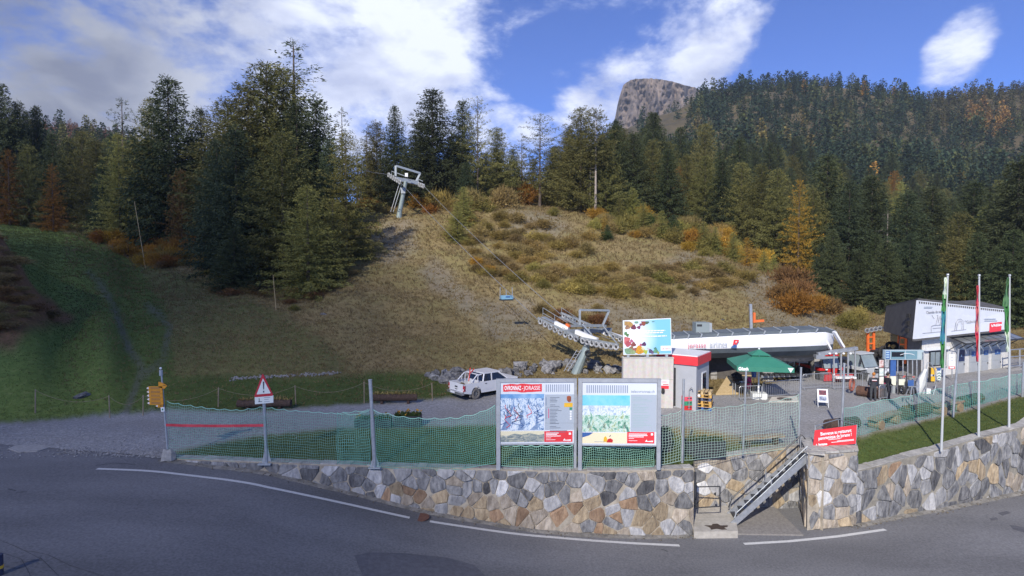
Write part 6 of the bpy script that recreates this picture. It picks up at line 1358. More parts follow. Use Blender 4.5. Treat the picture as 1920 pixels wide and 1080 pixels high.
for u, lb in ((1281, 'metal hand truck with tall tubular handle behind the net post'), (1297, 'second metal hand truck leaning beside the crates')):
    p = onT(u, 763); t = thing('hand_truck', lb, 'hand truck', loc=p); m = MB()
    for s_ in (-.17, .17): m.tube([p+Vector((s_, 0, .1)), p+Vector((s_, .1, 1.25))], .02, 6)
    m.tube([p+Vector((-.17, .1, 1.25)), p+Vector((-.1, .1, 1.42)), p+Vector((.1, .1, 1.42)), p+Vector((.17, .1, 1.25))], .02, 6)
    for z_ in (.35, .7, 1.0): m.tube([p+Vector((-.17, .03, z_)), p+Vector((.17, .03, z_))], .014, 6)
    m.build('frame', galv, t, world=True); m = MB(); m.box(p.x-.2, p.y-.22, p.z+.03, p.x+.2, p.y, p.z+.05); m.build('toe_plate', steel, t, world=True)
    for s_ in (-.2, .2): m = MB(); m.cyl(p+Vector((s_, .1, .12)), p+Vector((s_+.05, .1, .12)), .12, 12); m.build('wheel', black, t, world=True)

# ------------------------------------------------------------------ lift station
YL, YR = 37.2, 39.6; uL, uR = 1236, 1562
def sv(u, tab): return float(np.interp(u, [q[0] for q in tab], [q[1] for q in tab]))
v_rt = [(1236, 630), (1263, 629), (1400, 622), (1500, 617.5), (1545, 616), (1562, 620)]; v_wt = [(1236, 637), (1262, 636), (1400, 628.5), (1500, 624.5), (1545, 622), (1562, 626)]; v_wb = [(1236, 656.5), (1262, 656), (1400, 652.5), (1500, 649.5), (1548, 647.5), (1562, 645)]; v_sb = [(1236, 664), (1263, 664), (1400, 661), (1500, 658), (1545, 656), (1562, 652)]; v_ub = [(1236, 674), (1337, 671.5), (1440, 669), (1534, 667), (1562, 661)]
DB = 3.6
def Ys(u): return YL+(YR-YL)*(u-uL)/(uR-uL)+(0 if u < 1540 else ((u-1540)/22)**2*.9)
def Sp(u, tab, dy): return At(u, sv(u, tab), Ys(u)+dy)
g0 = GZ(1400, 735, .2); t = thing('lift_station', 'chairlift station with long white cladding lettered jorasse airlines', 'lift station', loc=(g0.x, 38.5, .2))
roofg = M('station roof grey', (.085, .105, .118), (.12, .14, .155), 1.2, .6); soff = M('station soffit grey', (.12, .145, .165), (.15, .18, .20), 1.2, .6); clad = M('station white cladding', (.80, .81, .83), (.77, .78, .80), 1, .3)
seams = [1236, 1263, 1290, 1314, 1345, 1372, 1404, 1432, 1462, 1494, 1530, 1562]
for a_, b_ in zip(seams[:-1], seams[1:]):
    m = MB(); vs = []; k = 6
    for u in (a_+.4, b_-.4):
        p0 = Sp(u, v_wt, .10); p1 = Sp(u, v_rt, .75); p2 = p1+Vector((0, 1.0, .12)); p3 = p1+Vector((0, DB-1.8, .02)); p4 = Vector((p0.x, p0.y+DB-.2, p0.z)); mid = p0.lerp(p1, .55)+Vector((0, -.22, .10))
        vs += [p0, mid, p1, p2, p3, p4]
    fs = [(i, i+k, i+k+1, i+1) for i in range(k-1)]; m.add(vs, fs); m.build('roof_panel', roofg, t, world=True, smooth=False)
    m = MB(); u = b_; p0 = Sp(u, v_wt, .06); p1 = Sp(u, v_rt, .75); mid = p0.lerp(p1, .55)+Vector((0, -.24, .12)); m.tube([p0, mid, p1+Vector((0, 0, .03)), p1+Vector((0, 1, .14))], .045, 5); m.build('roof_seam', steel, t, world=True)
us_ = list(np.linspace(uL, 1548, 12))+[1554, 1559, 1562]
m = MB(); vs = []
for u in us_: vs += [Sp(u, v_wb, .0), Sp(u, v_wb, 0).lerp(Sp(u, v_wt, .10), .5)+Vector((0, -.10, 0)), Sp(u, v_wt, .10)]
n = len(us_); fs = []
for i in range(n-1):
    for j in range(2): fs.append((3*i+j, 3*i+3+j, 3*i+4+j, 3*i+1+j))
m.add(vs, fs); m.build('cladding', clad, t, world=True, smooth=True)
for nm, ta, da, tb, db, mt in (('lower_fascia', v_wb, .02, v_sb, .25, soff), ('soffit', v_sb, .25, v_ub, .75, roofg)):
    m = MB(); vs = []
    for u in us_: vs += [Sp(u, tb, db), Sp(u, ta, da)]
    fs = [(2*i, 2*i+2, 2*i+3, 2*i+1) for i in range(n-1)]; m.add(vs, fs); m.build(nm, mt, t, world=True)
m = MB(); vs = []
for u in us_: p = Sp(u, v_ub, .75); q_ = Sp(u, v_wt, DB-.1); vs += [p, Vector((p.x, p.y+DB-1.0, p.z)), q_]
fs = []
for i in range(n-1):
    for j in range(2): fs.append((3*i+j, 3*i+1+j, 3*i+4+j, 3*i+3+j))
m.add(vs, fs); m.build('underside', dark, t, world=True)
m = MB(); u = 1562; p = [Sp(u, v_ub, .75), Sp(u, v_sb, .25), Sp(u, v_wb, .02), Sp(u, v_wt, .1), Sp(u, v_rt, .75), Sp(u, v_rt, DB-1), Sp(u, v_wt, DB-.2), Sp(u, v_ub, DB-.3)]; m.add(p, [tuple(range(8))]); m.build('end_cover', soff, t, world=True)
dirx = (Sp(1500, v_wb, 0)-Sp(1260, v_wb, 0)).normalized(); ctr = lambda u, v: At(u, v, Ys(u)-.17); upv = (At(1400, 630, Ys(1400)-.1)-At(1400, 650, Ys(1400)-.1)).normalized()
o0 = Vector(t.location)
text(t, 'jorasse', ctr(1290, 648.3)-o0, .50, M('logo red', (.62, .05, .10)), right=dirx, up=(0, 0, 1), fit=1.26, name='lettering', bold=-.004); text(t, 'airlines', ctr(1330.5, 646)-o0, .50, M('logo grey', (.33, .36, .41)), right=dirx, fit=1.22, name='lettering', bold=-.004)
for P, mt in (([(1376, 637), (1385, 637), (1386, 639), (1380, 647), (1378, 645), (1374, 648)], brred), ([(1373, 649), (1377, 646), (1382, 648), (1381, 651.5), (1370, 652)], blue), ([(1379, 640), (1382, 640), (1380, 643.5)], white)):
    m = MB(); m.prism([At(u, v, Ys(1378)-.17-(.01 if mt is white else 0)) for u, v in P], (0, .012, 0)); m.build('logo', mt, t, world=True)
for (ua, va, ub, vb_, w_) in ((1541, 625, 1557, 655, .22), (1564, 622, 1581, 651, .30)):
    m = MB(); m.bar(At(ua, va, Ys(1556)-.35), At(ub, vb_, Ys(1556)-.25), w_, .12); m.build('strut', white, t, world=True)
for u, y in ((1300, 39.3), (1440, 40.0), (1535, 40.8)):
    p = (u-960)/F*y; m = MB(); m.box(p-.35, y-.3, -.2, p+.35, y+.3, 2.35); m.build('pillar', cgrey, t, world=True)
m = MB(); c = At(1475, 668, 40.2); m.cyl(c+Vector((0, 0, -.1)), c+Vector((0, 0, .1)), 1.7, 24); m.build('bull_wheel', dark, t, world=True)
for k in range(4): m = MB(); c = At(1428+k*25, 677, 40.0); m.box(c.x-.35, c.y-.1, c.z-.12, c.x+.4, c.y+.25, c.z+.16); m.build('tyre_drive', M('drive grey', (.30, .30, .31), (.12, .12, .13), 6), t, world=True)
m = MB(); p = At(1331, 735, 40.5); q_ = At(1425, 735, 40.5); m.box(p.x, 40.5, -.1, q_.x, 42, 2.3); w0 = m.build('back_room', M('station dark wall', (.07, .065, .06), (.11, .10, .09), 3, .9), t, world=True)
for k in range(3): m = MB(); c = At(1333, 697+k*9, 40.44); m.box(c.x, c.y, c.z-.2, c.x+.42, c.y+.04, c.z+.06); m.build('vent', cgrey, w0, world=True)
# stacked chair seats parked in the shade
t2 = thing('parked_chairs', 'row of dark folded chairs parked under the station roof', 'chairs', loc=(At(1470, 705, 40).x, 40, .2))
for k in range(8):
    c = At(1432+k*10, 700, 39.6); m = MB(); m.box(c.x-.12, c.y-.4, c.z-.12, c.x+.12, c.y+.4, c.z+.02); q_ = m.build('seat', dark, t2, world=True); m = MB(); m.box(c.x-.02, c.y+.32, c.z+.02, c.x+.1, c.y+.4, c.z+.5); m.build('backrest', black, t2, world=True); m = MB(); m.tube([c+Vector((0, .3, .45)), c+Vector((0, .2, .9))], .03, 5); m.build('hanger', galv, t2, world=True)
m = MB(); a = At(1427, 706, 39.5); b = At(1512, 703, 39.5); m.bar(a, b, .1, .16); m.build('rail', galv, t2, world=True)
# roof box and mast
p = At(1305, 627, 39.0); t = thing('roof_cabinet', 'grey cabinet standing on the station roof', 'cabinet', loc=p); s = 39.0/F
m = MB(); m.box(p.x, p.y, p.z-.15, p.x+25*s, p.y+.8, p.z+22*s); m.build('housing', M('cabinet grey green', (.22, .26, .27)), t, world=True); m = MB(); m.box(p.x+.06, p.y-.015, p.z+15*s, p.x+11*s, p.y-.002, p.z+19*s); m.build('vent', dark, t, world=True); m = MB(); m.box(p.x+25*s+.004, p.y+.1, p.z-.15, p.x+31*s, p.y+.8, p.z+21*s); m.build('side_box', steel, t, world=True)
a = At(1409, 623, 40.2); b = At(1407, 570, 40.2); t = thing('mast', 'grey mast with an orange bracket above the station roof', 'mast', loc=a); m = MB(); m.bar(a-Vector((0, 0, .6)), b, .17); m.build('pole', galv, t, world=True)
m = MB(); m.bar(At(1414, 586, 40.1), At(1414, 605, 40.1), .14); m.bar(At(1412, 602.5, 40.1), At(1432, 601, 40.1), .16); m.build('orange_bracket', orange, t, world=True); m = MB(); m.tube([At(1427, 603, 40.1), At(1426, 622, 40.1)], .015, 5); m.build('wire', dark, t, world=True)
# timber ramp and loading slabs
def slab(name, label, P, th_, mat, cat):
    m = MB(); m.prism([Vector(p) for p in P], (0, 0, -th_)); return single(name, m, mat, label, cat, loc=P[0])
slab('timber_ramp', 'sunlit pale timber ramp leaning up under the station', [GZ(1342, 738, .22), GZ(1384, 737, .22), At(1411, 703, 38.6), At(1364, 704, 38.6)], .12, palew, 'ramp')
slab('loading_slab', 'pale concrete loading slab behind the parasol', [At(1446, 728, 38.0), At(1510, 727, 38.0), At(1508, 717, 40.0), At(1464, 717, 40.0)], .2, concrete, 'slab'); slab('loading_slab', 'lower stepped concrete slab behind the barrier', [At(1425, 742, 36.2), At(1500, 740, 36.2), At(1490, 730, 37.6), At(1430, 731, 37.6)], .2, concrete, 'slab')
slab('concrete_cover', 'pale square cover slab with a dark round grate on the yard', [Vector(onT(1441, 755))+Vector((0, 0, .05)), Vector(onT(1497, 754))+Vector((0, 0, .05)), Vector(onT(1494, 745))+Vector((0, 0, .05)), Vector(onT(1447, 746))+Vector((0, 0, .05))], .15, concrete, 'cover')
c = onT(1471, 750); m = MB(); m.cyl(c+Vector((0, 0, .054)), c+Vector((0, 0, .066)), .42, 18); single('round_grate', m, M('grate rust', (.10, .08, .07)), 'dark round grate set in the pale square slab', 'grate', loc=c)

# ------------------------------------------------------------------ green parasol
c = onT(1422, 747); t = thing('parasol', 'green square promotional parasol with white lettering in front of the station', 'parasol', loc=c, rotz=math.radians(-10)); gp_ = M('parasol green', (.028, .18, .12), (.034, .20, .135), 2, .7); hw = 1.55; ze = 2.12; za = 2.86
ring = [(-hw, -hw, ze), (hw, -hw, ze), (hw, hw, ze), (-hw, hw, ze)]; r2 = [(x*.30, y*.30, za-.28) for x, y, z in ring]; r3 = [(x*.36, y*.36, za-.22) for x, y, z in ring]
m = MB(); m.add(ring+r2, [(0, 1, 5, 4), (1, 2, 6, 5), (2, 3, 7, 6), (3, 0, 4, 7)]); m.build('canopy', gp_, t)
m = MB(); m.add(r3+[(0, 0, za+.08)], [(0, 1, 4), (1, 2, 4), (2, 3, 4), (3, 0, 4)]); m.build('vent_cap', gp_, t)
for i in range(4):
    a = Vector(ring[i]); b = Vector(ring[(i+1) % 4]); m = MB(); m.add([a, b, b-Vector((0, 0, .27)), a-Vector((0, 0, .27))], [(3, 2, 1, 0)]); m.build('valance', gp_, t)
m = MB(); m.tube([(0, 0, 0), (0, 0, za)], .045, 8); m.build('pole', white, t); m = MB(); m.blob((0, 0, za+.11), .06, .06, .06, rough=0); m.build('finial', white, t)
for x, y, z in ring: m = MB(); m.tube([(0, 0, za-.35), (x*.97, y*.97, z-.02)], .018, 5); m.build('rib', galv, t)
m = MB(); m.box(-.42, -.35, -.02, .42, .35, .34); m.build('white_base', M('base white', (.68, .70, .68), (.60, .62, .60)), t)
text(t, 'Gösch', (-hw+.08, -hw-.006, ze-.13), .26, wink, fit=.55, name='lettering', bold=.012); m = MB(); m.add([(hw-.36, -hw-.005, ze-.0), (hw-.04, -hw-.005, ze-.0), (hw-.2, -hw-.005, ze-.26)], [(0, 2, 1)]); m.build('white_emblem', wink, t); m = MB(); m.add([(-.14, -.36*hw*.55-.02, za-.10), (.14, -.36*hw*.55-.02, za-.10), (0, -.36*hw*.75-.02, za-.2)], [(0, 2, 1)]); m.build('white_emblem', wink, t)
p = onT(1390, 742); t = thing('folding_table', 'dark folding table with white papers under the parasol', 'table', loc=p); m = MB(); m.box(p.x-.5, p.y-.25, p.z+.80, p.x+.5, p.y+.25, p.z+.84); m.build('table_top', dark, t, world=True)
for dx in (-.45, .45):
    for dy in (-.2, .2): m = MB(); m.tube([p+Vector((dx, dy, 0)), p+Vector((dx, dy, .8))], .025, 6); m.build('leg', galv, t, world=True)
m = MB(); m.box(p.x-.1, p.y-.2, p.z+.845, p.x+.2, p.y+.1, p.z+.86); single('papers', m, white, 'white papers lying on the dark folding table', 'papers', loc=p+Vector((0, 0, .845)))
p = onT(1404, 741); m = MB(); m.blob(p+Vector((0, 0, .75)), .16, .12, .40, 4, .2, 9, 7); single('pink_bag', m, pink, 'pink bag hanging at the right end of the folding table', 'bag', loc=p)
p = onT(1380, 739); m = MB(); m.blob(p+Vector((.1, .2, .95)), .42, .2, .35, 7, .3, 9, 7); single('dark_bundle', m, black, 'dark cloth bundle behind the folding table', 'bundle', loc=p)
p = onT(1413, 737); t = thing('closed_parasol', 'closed blue parasol standing behind the pole of the green one', 'parasol', loc=p); m = MB(); m.tube([p, p+Vector((0, 0, 2.0))], .025, 6); m.build('pole', palew, t, world=True); m = MB(); m.tube([p+Vector((0, 0, 1.0)), p+Vector((0, 0, 1.4)), p+Vector((0, 0, 2.05))], [.14, .17, .03], 8); m.build('cloth', blue, t, world=True)

# ------------------------------------------------------------------ crowd barriers
def barrier(ua, va, ub, vb_, label, hgt=1.05, nb=16, group='steel crowd barriers'):
    a = onT(ua, va); b = onT(ub, vb_); t = thing('crowd_barrier', label, 'barrier', loc=a, group=group); d = (b-a); dn = d.normalized(); n = Vector((-dn.y, dn.x, 0)); up = Vector((0, 0, 1))
    m = MB(); m.tube([a+up*.15, a+up*(hgt-.08), a+up*hgt+dn*.08, b+up*hgt-dn*.08, b+up*(hgt-.08), b+up*.15], .022, 6); m.tube([a+up*.15, b+up*.15], .02, 6); m.build('frame', galv, t, world=True)
    for k in range(1, nb): m = MB(); p = a+d*k/nb; m.tube([p+up*.15, p+up*hgt], .009, 4, cap=False); m.build('bar', galv, t, world=True)
    for p in (a+dn*.1, b-dn*.1): m = MB(); m.bar(p-n*.28+up*.03, p+n*.28+up*.03, .05, .05); m.bar(p+up*.05, p+up*.15, .04); m.build('foot', galv, t, world=True)
barrier(1430, 748, 1500, 742, 'crowd barrier right of the parasol foot', 1.0, 20); barrier(1505, 732, 1560, 728, 'crowd barrier in front of the red snow groomer', 1.0, 20); barrier(1562, 731, 1617, 729, 'crowd barrier behind the red ring', 1.0, 14); barrier(1386, 752, 1428, 750, 'low barrier at the left foot of the parasol', .85, 10); barrier(1648, 752, 1666, 750, 'short barrier under the poster stand', .9, 8)
p = onT(1596, 738); t = thing('red_ring', 'reddish brown hoop leaning on the crowd barrier', 'hoop', loc=p); m = MB(); m.torus(p+Vector((0, -.05, .55)), (.42, .35, 0), (0, 0, 1), .36, .055, 22, 7); m.build('hoop', M('dull red', (.30, .10, .07)), t, world=True); m = MB(); m.torus(p+Vector((0, -.05, .55)), (.42, .35, 0), (0, 0, 1), .2, .03, 18, 6); m.build('inner_hoop', M('dull red', (.30, .10, .07)), t, world=True)

# ------------------------------------------------------------------ snow groomers
def groomer(p, rz, label, bodym, k=1.0, cabm=glassl, roofm=None):
    t = thing('snow_groomer', label, 'snow groomer', loc=p, rotz=rz); t.scale = (k, k, k)     # front towards -y
    for s_ in (-1, 1):
        x = s_*.92; m = MB(); P = [(-1.9, .35), (-1.6, .05), (1.5, .05), (1.9, .4), (1.6, .85), (-1.6, .85)]; m.prism([(x-.38, y, z) for y, z in P], (.76, 0, 0)); tr = m.build('track', black, t)
        for y in (-1.3, -.6, .1, .8, 1.4): m = MB(); m.cyl((x+s_*.385, y, .42), (x+s_*.42, y, .42), .28, 14); m.build('road_wheel', dark, t)
        for j in range(7): m = MB(); z0 = .1+.11*j; m.box(x-.40, -1.99+.03*abs(3-j), z0, x+.40, -1.93+.03*abs(3-j), z0+.04); m.build('grouser', galv, tr)
    m = MB(); m.box(-.5, -1.8, .45, .5, 1.9, .95); m.box(-1.3, -1.75, .9, 1.3, 1.9, 1.15); m.build('chassis', bodym, t)
    m = MB(); m.hexa([(-.95, -1.85, 1.151), (.95, -1.85, 1.151), (.95, -.2, 1.151), (-.95, -.2, 1.151), (-.85, -1.35, 2.25), (.85, -1.35, 2.25), (.85, -.3, 2.25), (-.85, -.3, 2.25)]); m.build('cab_glass', cabm, t)
    m = MB(); m.box(-.92, -1.45, 2.252, .92, -.2, 2.36); m.build('roof', roofm or bodym, t)
    for x in (-.9, .9):
        m = MB(); m.bar((x*1.02, -1.86, 1.16), (x*.96, -1.38, 2.25), .07); m.build('pillar', dark, t)
        m = MB(); m.box(x*.75-.1, -1.95, .98, x*.75+.1, -1.87, 1.1); m.build('headlight', white, t)
        m = MB(); m.tube([(x*1.05, -1.5, 2.0), (x*1.35, -1.7, 1.95), (x*1.35, -1.7, 1.6)], .02, 5); m.box(x*1.35-.09, -1.74, 1.45, x*1.35+.09, -1.70, 1.85); m.build('mirror', dark, t)
    m = MB(); m.hexa([(-1.5, -2.7, .1), (1.5, -2.7, .1), (1.5, -2.6, .1), (-1.5, -2.6, .1), (-1.5, -2.8, .72), (1.5, -2.8, .72), (1.5, -2.7, .72), (-1.5, -2.7, .72)]); m.build('blade', bodym if bodym is not white else dark, t)
    for x in (-.5, .5): m = MB(); m.bar((x, -2.6, .45), (x, -1.8, .6), .12); m.build('blade_arm', dark, t)
    m = MB(); m.box(-1.1, .2, 1.152, 1.1, 1.8, 1.55); m.build('rear_deck', dark, t); return t
def pz(u, v, z=.2): return GZ(u, v, z)
groomer(pz(1537, 706), math.radians(8), 'red snow groomer parked at the end of the station', red, .72)
groomer(pz(1598, 705), math.radians(22), 'grey white snow groomer with glinting windscreen', M('groomer grey', (.42, .44, .45), (.5, .52, .53)), .76)
# gate portal
A_p = pz(1567, 716); t = thing('access_gate', 'grey steel access gate portal with posts in front of the groomers', 'gate', loc=A_p)
Yg = 39.2; m = MB(); m.bar(At(1533, 664, Yg), At(1607, 653, Yg), .26, .22); m.build('beam', galv, t, world=True); m = MB(); c = At(1536, 667, Yg); m.box(c.x-.3, c.y-.2, c.z-.2, c.x+.3, c.y+.2, c.z+.06); m.build('beam_head', galv, t, world=True)
for u, v0, v1 in ((1563.5, 664, 716), (1577, 662, 714), (1590, 660, 711), (1603.5, 657, 709)): m = MB(); m.tube([At(u, v1, Yg), At(u, v0, Yg)], .06, 8); m.build('post', galv, t, world=True)
for u in (1570, 1583, 1596): m = MB(); c = At(u, 706, Yg); m.box(c.x-.22, c.y-.3, c.z-.1, c.x+.2, c.y+.3, c.z+.02); m.build('turnstile_box', white, t, world=True)
for u in (1556, 1568, 1582, 1595): m = MB(); c = At(u, 663, Yg-.2); m.blob(c, .09, .06, .07, rough=0, n=7, m=5); m.build('lamp', white, t, world=True)
# orange mast
p = onT(1633, 668, 40, 60) if False else Vector((At(1633, 690, 47).x, 47, .25)); t = thing('orange_lift_mast', 'orange lattice mast with rubber wheels on top at the forest edge', 'lift mast', loc=p); Yo = 47
for u in (1627, 1638): m = MB(); m.bar(At(u, 690, Yo), At(u, 622, Yo), .16); m.build('leg', orange, t, world=True)
for v in (632, 644, 656, 668, 680): m = MB(); m.bar(At(1627, v, Yo), At(1638, v, Yo), .1); m.build('rung', orange, t, world=True)
for k in range(4): m = MB(); c = At(1626+k*8, 620-k*1.5, Yo-.3); m.torus(c, (1, 0, 0), (0, 0, 1), .16, .05, 14, 6); m.build('sheave', galv, t, world=True)
m = MB(); m.bar(At(1622, 622, Yo), At(1656, 614, Yo), .12); m.build('sheave_beam', galv, t, world=True)
p = Vector((At(1652, 690, 46).x, 46, .25)); t = thing('dark_machine', 'dark machine parts piled beside the orange mast', 'machinery', loc=p)
for k, (dx, z, r) in enumerate(((-.35, .45, .4), (.35, .5, .45), (0, 1.1, .35), (.4, 1.5, .3))): m = MB(); m.torus(p+Vector((dx, -.1*k, z)), (1, .3, 0), (0, 0, 1), r, .12, 14, 6); m.build('tyre', black, t, world=True)
m = MB(); m.box(p.x-.3, p.y+.5, p.z, p.x+.9, p.y+1.4, p.z+1.1); m.build('housing', dark, t, world=True)

# ------------------------------------------------------------------ A-frame sign
p = pz(1541, 762, .2); t = thing('a_frame_sign', 'white A-frame sign with dark pictures standing on the gravel', 'A-frame sign', loc=p, rotz=math.radians(-14))
for s_, y in ((-1, -.28), (1, .28)):
    for x in (-.26, .26): m = MB(); m.bar((x, y, 0), (x, 0, .98), .03); m.build('leg', galv, t)
    m = MB(); a = Vector((-.27, y*.72, .28)); b = Vector((.27, y*.72, .28)); c = Vector((.27, y*.02+s_*.0, .98)); d = Vector((-.27, y*.02, .98)); m.prism([a+Vector((0, s_*.03, 0)), b+Vector((0, s_*.03, 0)), c+Vector((0, s_*.03, 0)), d+Vector((0, s_*.03, 0))], (0, .012, 0)); pn = m.build('panel', white if s_ < 0 else blue, t)
    if s_ < 0:
        for f0, f1, mt in ((.55, .92, M('poster red dark', (.30, .06, .07), (.06, .03, .05), 7)), (.12, .46, M('poster navy', (.05, .06, .12), (.35, .4, .5), 6))):
            q_ = lambda fx, f: a.lerp(b, fx).lerp(d.lerp(c, fx), f)+Vector((0, -.036, 0)); m = MB(); m.prism([q_(.15, f0), q_(.85, f0), q_(.85, f1), q_(.15, f1)], (0, .004, 0)); m.build('picture', mt, pn)
# ------------------------------------------------------------------ people
def skinbody(name, parent, V, E, Rd, mats, matfn, sub=1):
    me = bpy.data.meshes.new(name+'_sk'); me.from_pydata(V, E, []); o = bpy.data.objects.new(name+'_sk', me); COL.objects.link(o)
    sk = o.modifiers.new('skin', 'SKIN'); lay = me.skin_vertices[0].data if me.skin_vertices else None
    if lay is None:
        bpy.context.view_layer.objects.active = o; lay = me.skin_vertices[0].data
    for i, r in enumerate(Rd): lay[i].radius = r if isinstance(r, tuple) else (r, r)
    lay[0].use_root = True
    sb = o.modifiers.new('sub', 'SUBSURF'); sb.levels = sub; sb.render_levels = sub
    dg = bpy.context.evaluated_depsgraph_get(); ev = o.evaluated_get(dg); nm = bpy.data.meshes.new_from_object(ev); bpy.data.objects.remove(o); nm.name = name
    nm.materials.clear()
    for q in mats: nm.materials.append(q)
    for p in nm.polygons: p.material_index = matfn(p.center); p.use_smooth = True
    r = bpy.data.objects.new(name, nm); COL.objects.link(r); r.parent = parent; return r
skin = M('skin', (.50, .31, .23)); jack = M('black jacket', (.022, .024, .03), (.04, .042, .05), 6, .8); trou = M('dark grey trousers', (.035, .038, .045), (.055, .06, .065), 8, .85); blk2 = M('black clothes', (.014, .015, .02), (.03, .03, .038), 6, .8)
def person(p, rz, label, h, torso, legs, hairm, pose=0, cap=None):
    t = thing('person', label, 'person', loc=p, rotz=rz, group='people standing on the yard'); t.scale = (h/1.75,)*3      # faces -y
    V = [(0, 0, .95), (0, -.01, 1.15), (0, 0, 1.36), (0, .01, 1.47), (0, -.005, 1.56),
         (-.10, 0, .90), (-.115, -.02, .50), (-.12, .03, .09), (-.13, -.12, .04), (.10, 0, .90), (.125, .02, .50), (.13, .05, .09), (.15, -.10, .04),
         (-.20, .01, 1.40), (-.26, .03, 1.14), (-.23, -.06, .92), (.20, .01, 1.40), (.27, .03, 1.14), (.22, -.12, .98)]
    if pose == 1: V[15] = (-.10, -.18, 1.04); V[18] = (.10, -.2, 1.06)
    E = [(0, 1), (1, 2), (2, 3), (3, 4), (0, 5), (5, 6), (6, 7), (7, 8), (0, 9), (9, 10), (10, 11), (11, 12), (2, 13), (13, 14), (14, 15), (2, 16), (16, 17), (17, 18)]
    Rd = [(.15, .115), (.145, .11), (.165, .115), (.07, .07), (.055, .06), (.095, .10), (.068, .075), (.05, .055), (.045, .04), (.095, .10), (.068, .075), (.05, .055), (.045, .04), (.07, .075), (.052, .055), (.042, .044), (.07, .075), (.052, .055), (.042, .044)]
    def mf(c):
        if c.z > 1.47: return 2
        if c.z < .10: return 3
        if c.z < .93 and abs(c.x) < .205: return 1
        return 0
    skinbody('body', t, V, E, Rd, [torso, legs, skin, black], mf, 2)
    m = MB(); m.blob((0, -.01, 1.645), .082, .098, .118, rough=.0, n=14, m=10); hd = m.build('head', skin, t, smooth=True)
    m = MB(); m.add([(-.015, -.10, 1.65), (.015, -.10, 1.65), (0, -.128, 1.625), (0, -.1, 1.615)], [(0, 2, 1), (0, 3, 2), (1, 2, 3)]); m.build('nose', skin, hd)
    for x in (-.032, .032): m = MB(); m.blob((x, -.098, 1.66), .013, .01, .009, rough=0, n=6, m=4); m.build('eye', grime, hd)
    m = MB(); m.box(-.028, -.104, 1.588, .028, -.094, 1.596); m.build('mouth', M('lips', (.35, .14, .12)), hd)
    for x in (-.084, .084): m = MB(); m.blob((x, .0, 1.64), .012, .025, .035, rough=0, n=6, m=5); m.build('ear', skin, hd)
    m = MB(); m.blob((0, .022, 1.68), .094, .102, .105, rough=.08, n=12, m=9); m.build('cap' if cap else 'hair', hairm, t, smooth=True)
    for s_, i in ((-1, 15), (1, 18)):
        w_ = Vector(V[i]); d = (w_-Vector(V[i-1])).normalized(); sx = Vector((s_, 0, 0)); m = MB(); c = w_+d*.05; m.blob(c, .036, .028, .05, rough=0, n=8, m=6)
        for k in range(4):
            q_ = c+Vector((0, (k-1.5)*.018, 0))+d*.03; m.tube([q_, q_+d*(.035+.008*(1.5-abs(k-1.5))), q_+d*.055-sx*.02], [.0095, .009, .007], 5)
        q_ = c+Vector((0, -.03, 0)); m.tube([q_, q_+d*.03+Vector((0, -.02, 0)), q_+d*.05+Vector((0, -.022, 0))], [.011, .010, .008], 5); m.build('hand', skin, t, smooth=True)
    return t
p1_ = person(pz(1637, 753), math.radians(168), 'person in black jacket with a white red back stripe and orange cap seen from behind', 1.68, jack, trou, M('orange hair', (.42, .16, .03)), cap=True)
m = MB(); m.box(-.13, .125, 1.30, .13, .14, 1.345); m.build('back_stripe', white, p1_); m = MB(); m.box(-.13, .126, 1.275, .13, .139, 1.297); m.build('red_stripe', red, p1_)
person(pz(1664, 752.5), math.radians(95), 'slim person all in black standing right beside the poster stand', 1.66, blk2, blk2, M('dark hair', (.03, .022, .018)), pose=1)

# ------------------------------------------------------------------ poster stand and scooter station
Yt = 35.6
base = pz(1700, 745); t = thing('rental_stand', 'blue grey rental stand with wide header panel and six posters', 'rental stand', loc=(base.x, Yt, .2))
def fl(par, name, u0, v0, u1, v1, y, mat, d=.03):
    a = At(u0, v1, y); b = At(u1, v0, y); m = MB(); m.box(a.x, y, a.z, b.x, y+d, b.z); return m.build(name, mat, par, world=True)
bg_ = M('stand blue grey', (.13, .24, .29), (.17, .29, .34), 3, .45)
hd = fl(t, 'header_panel', 1659, 656.5, 1732, 674.5, Yt-.1, M('stand light frame', (.36, .45, .48)), .22); fl(hd, 'header_field', 1660.5, 658, 1669, 673, Yt-.115, blue, .01); fl(hd, 'header_field', 1670.5, 658, 1697, 673, Yt-.115, bg_, .01); fl(hd, 'screen', 1672, 660, 1695, 669, Yt-.128, glass, .01); fl(hd, 'header_field', 1698.5, 658, 1720, 673, Yt-.115, bg_, .01); fl(hd, 'header_field', 1721, 658, 1731, 673, Yt-.115, M('stand light frame', (.36, .45, .48)), .01)
for k in range(3): fl(hd, 'header_text', 1661.5, 659.5+k*4.5, 1667.5, 662+k*4.5, Yt-.122, M('pale blue', (.35, .5, .6)), .005)
m = MB(); m.tube([At(1701+14*math.cos(x), 667-5*math.sin(x)*.8, Yt-.122) for x in np.linspace(.3, 2.8, 9)], .02, 5); m.build('header_swoosh', white, hd, world=True)
fl(t, 'blue_pillar', 1669.5, 675, 1680.5, 705, Yt-.05, blue, .12); fl(t, 'pillar_panel', 1669.5, 705.5, 1680.5, 722.5, Yt-.08, M('pale yellow white', (.66, .68, .56)), .05); fl(t, 'pillar', 1673, 723, 1679, 750, Yt-.02, steel, .12)
a = At(1667, 751, Yt-.3); m = MB(); m.box(a.x, Yt-.3, .1, a.x+.75, Yt+.3, .26); m.build('concrete_foot', concrete, t, world=True)
fr = fl(t, 'poster_frame', 1647.5, 673, 1668.5, 723, Yt-.06, dark, .05)
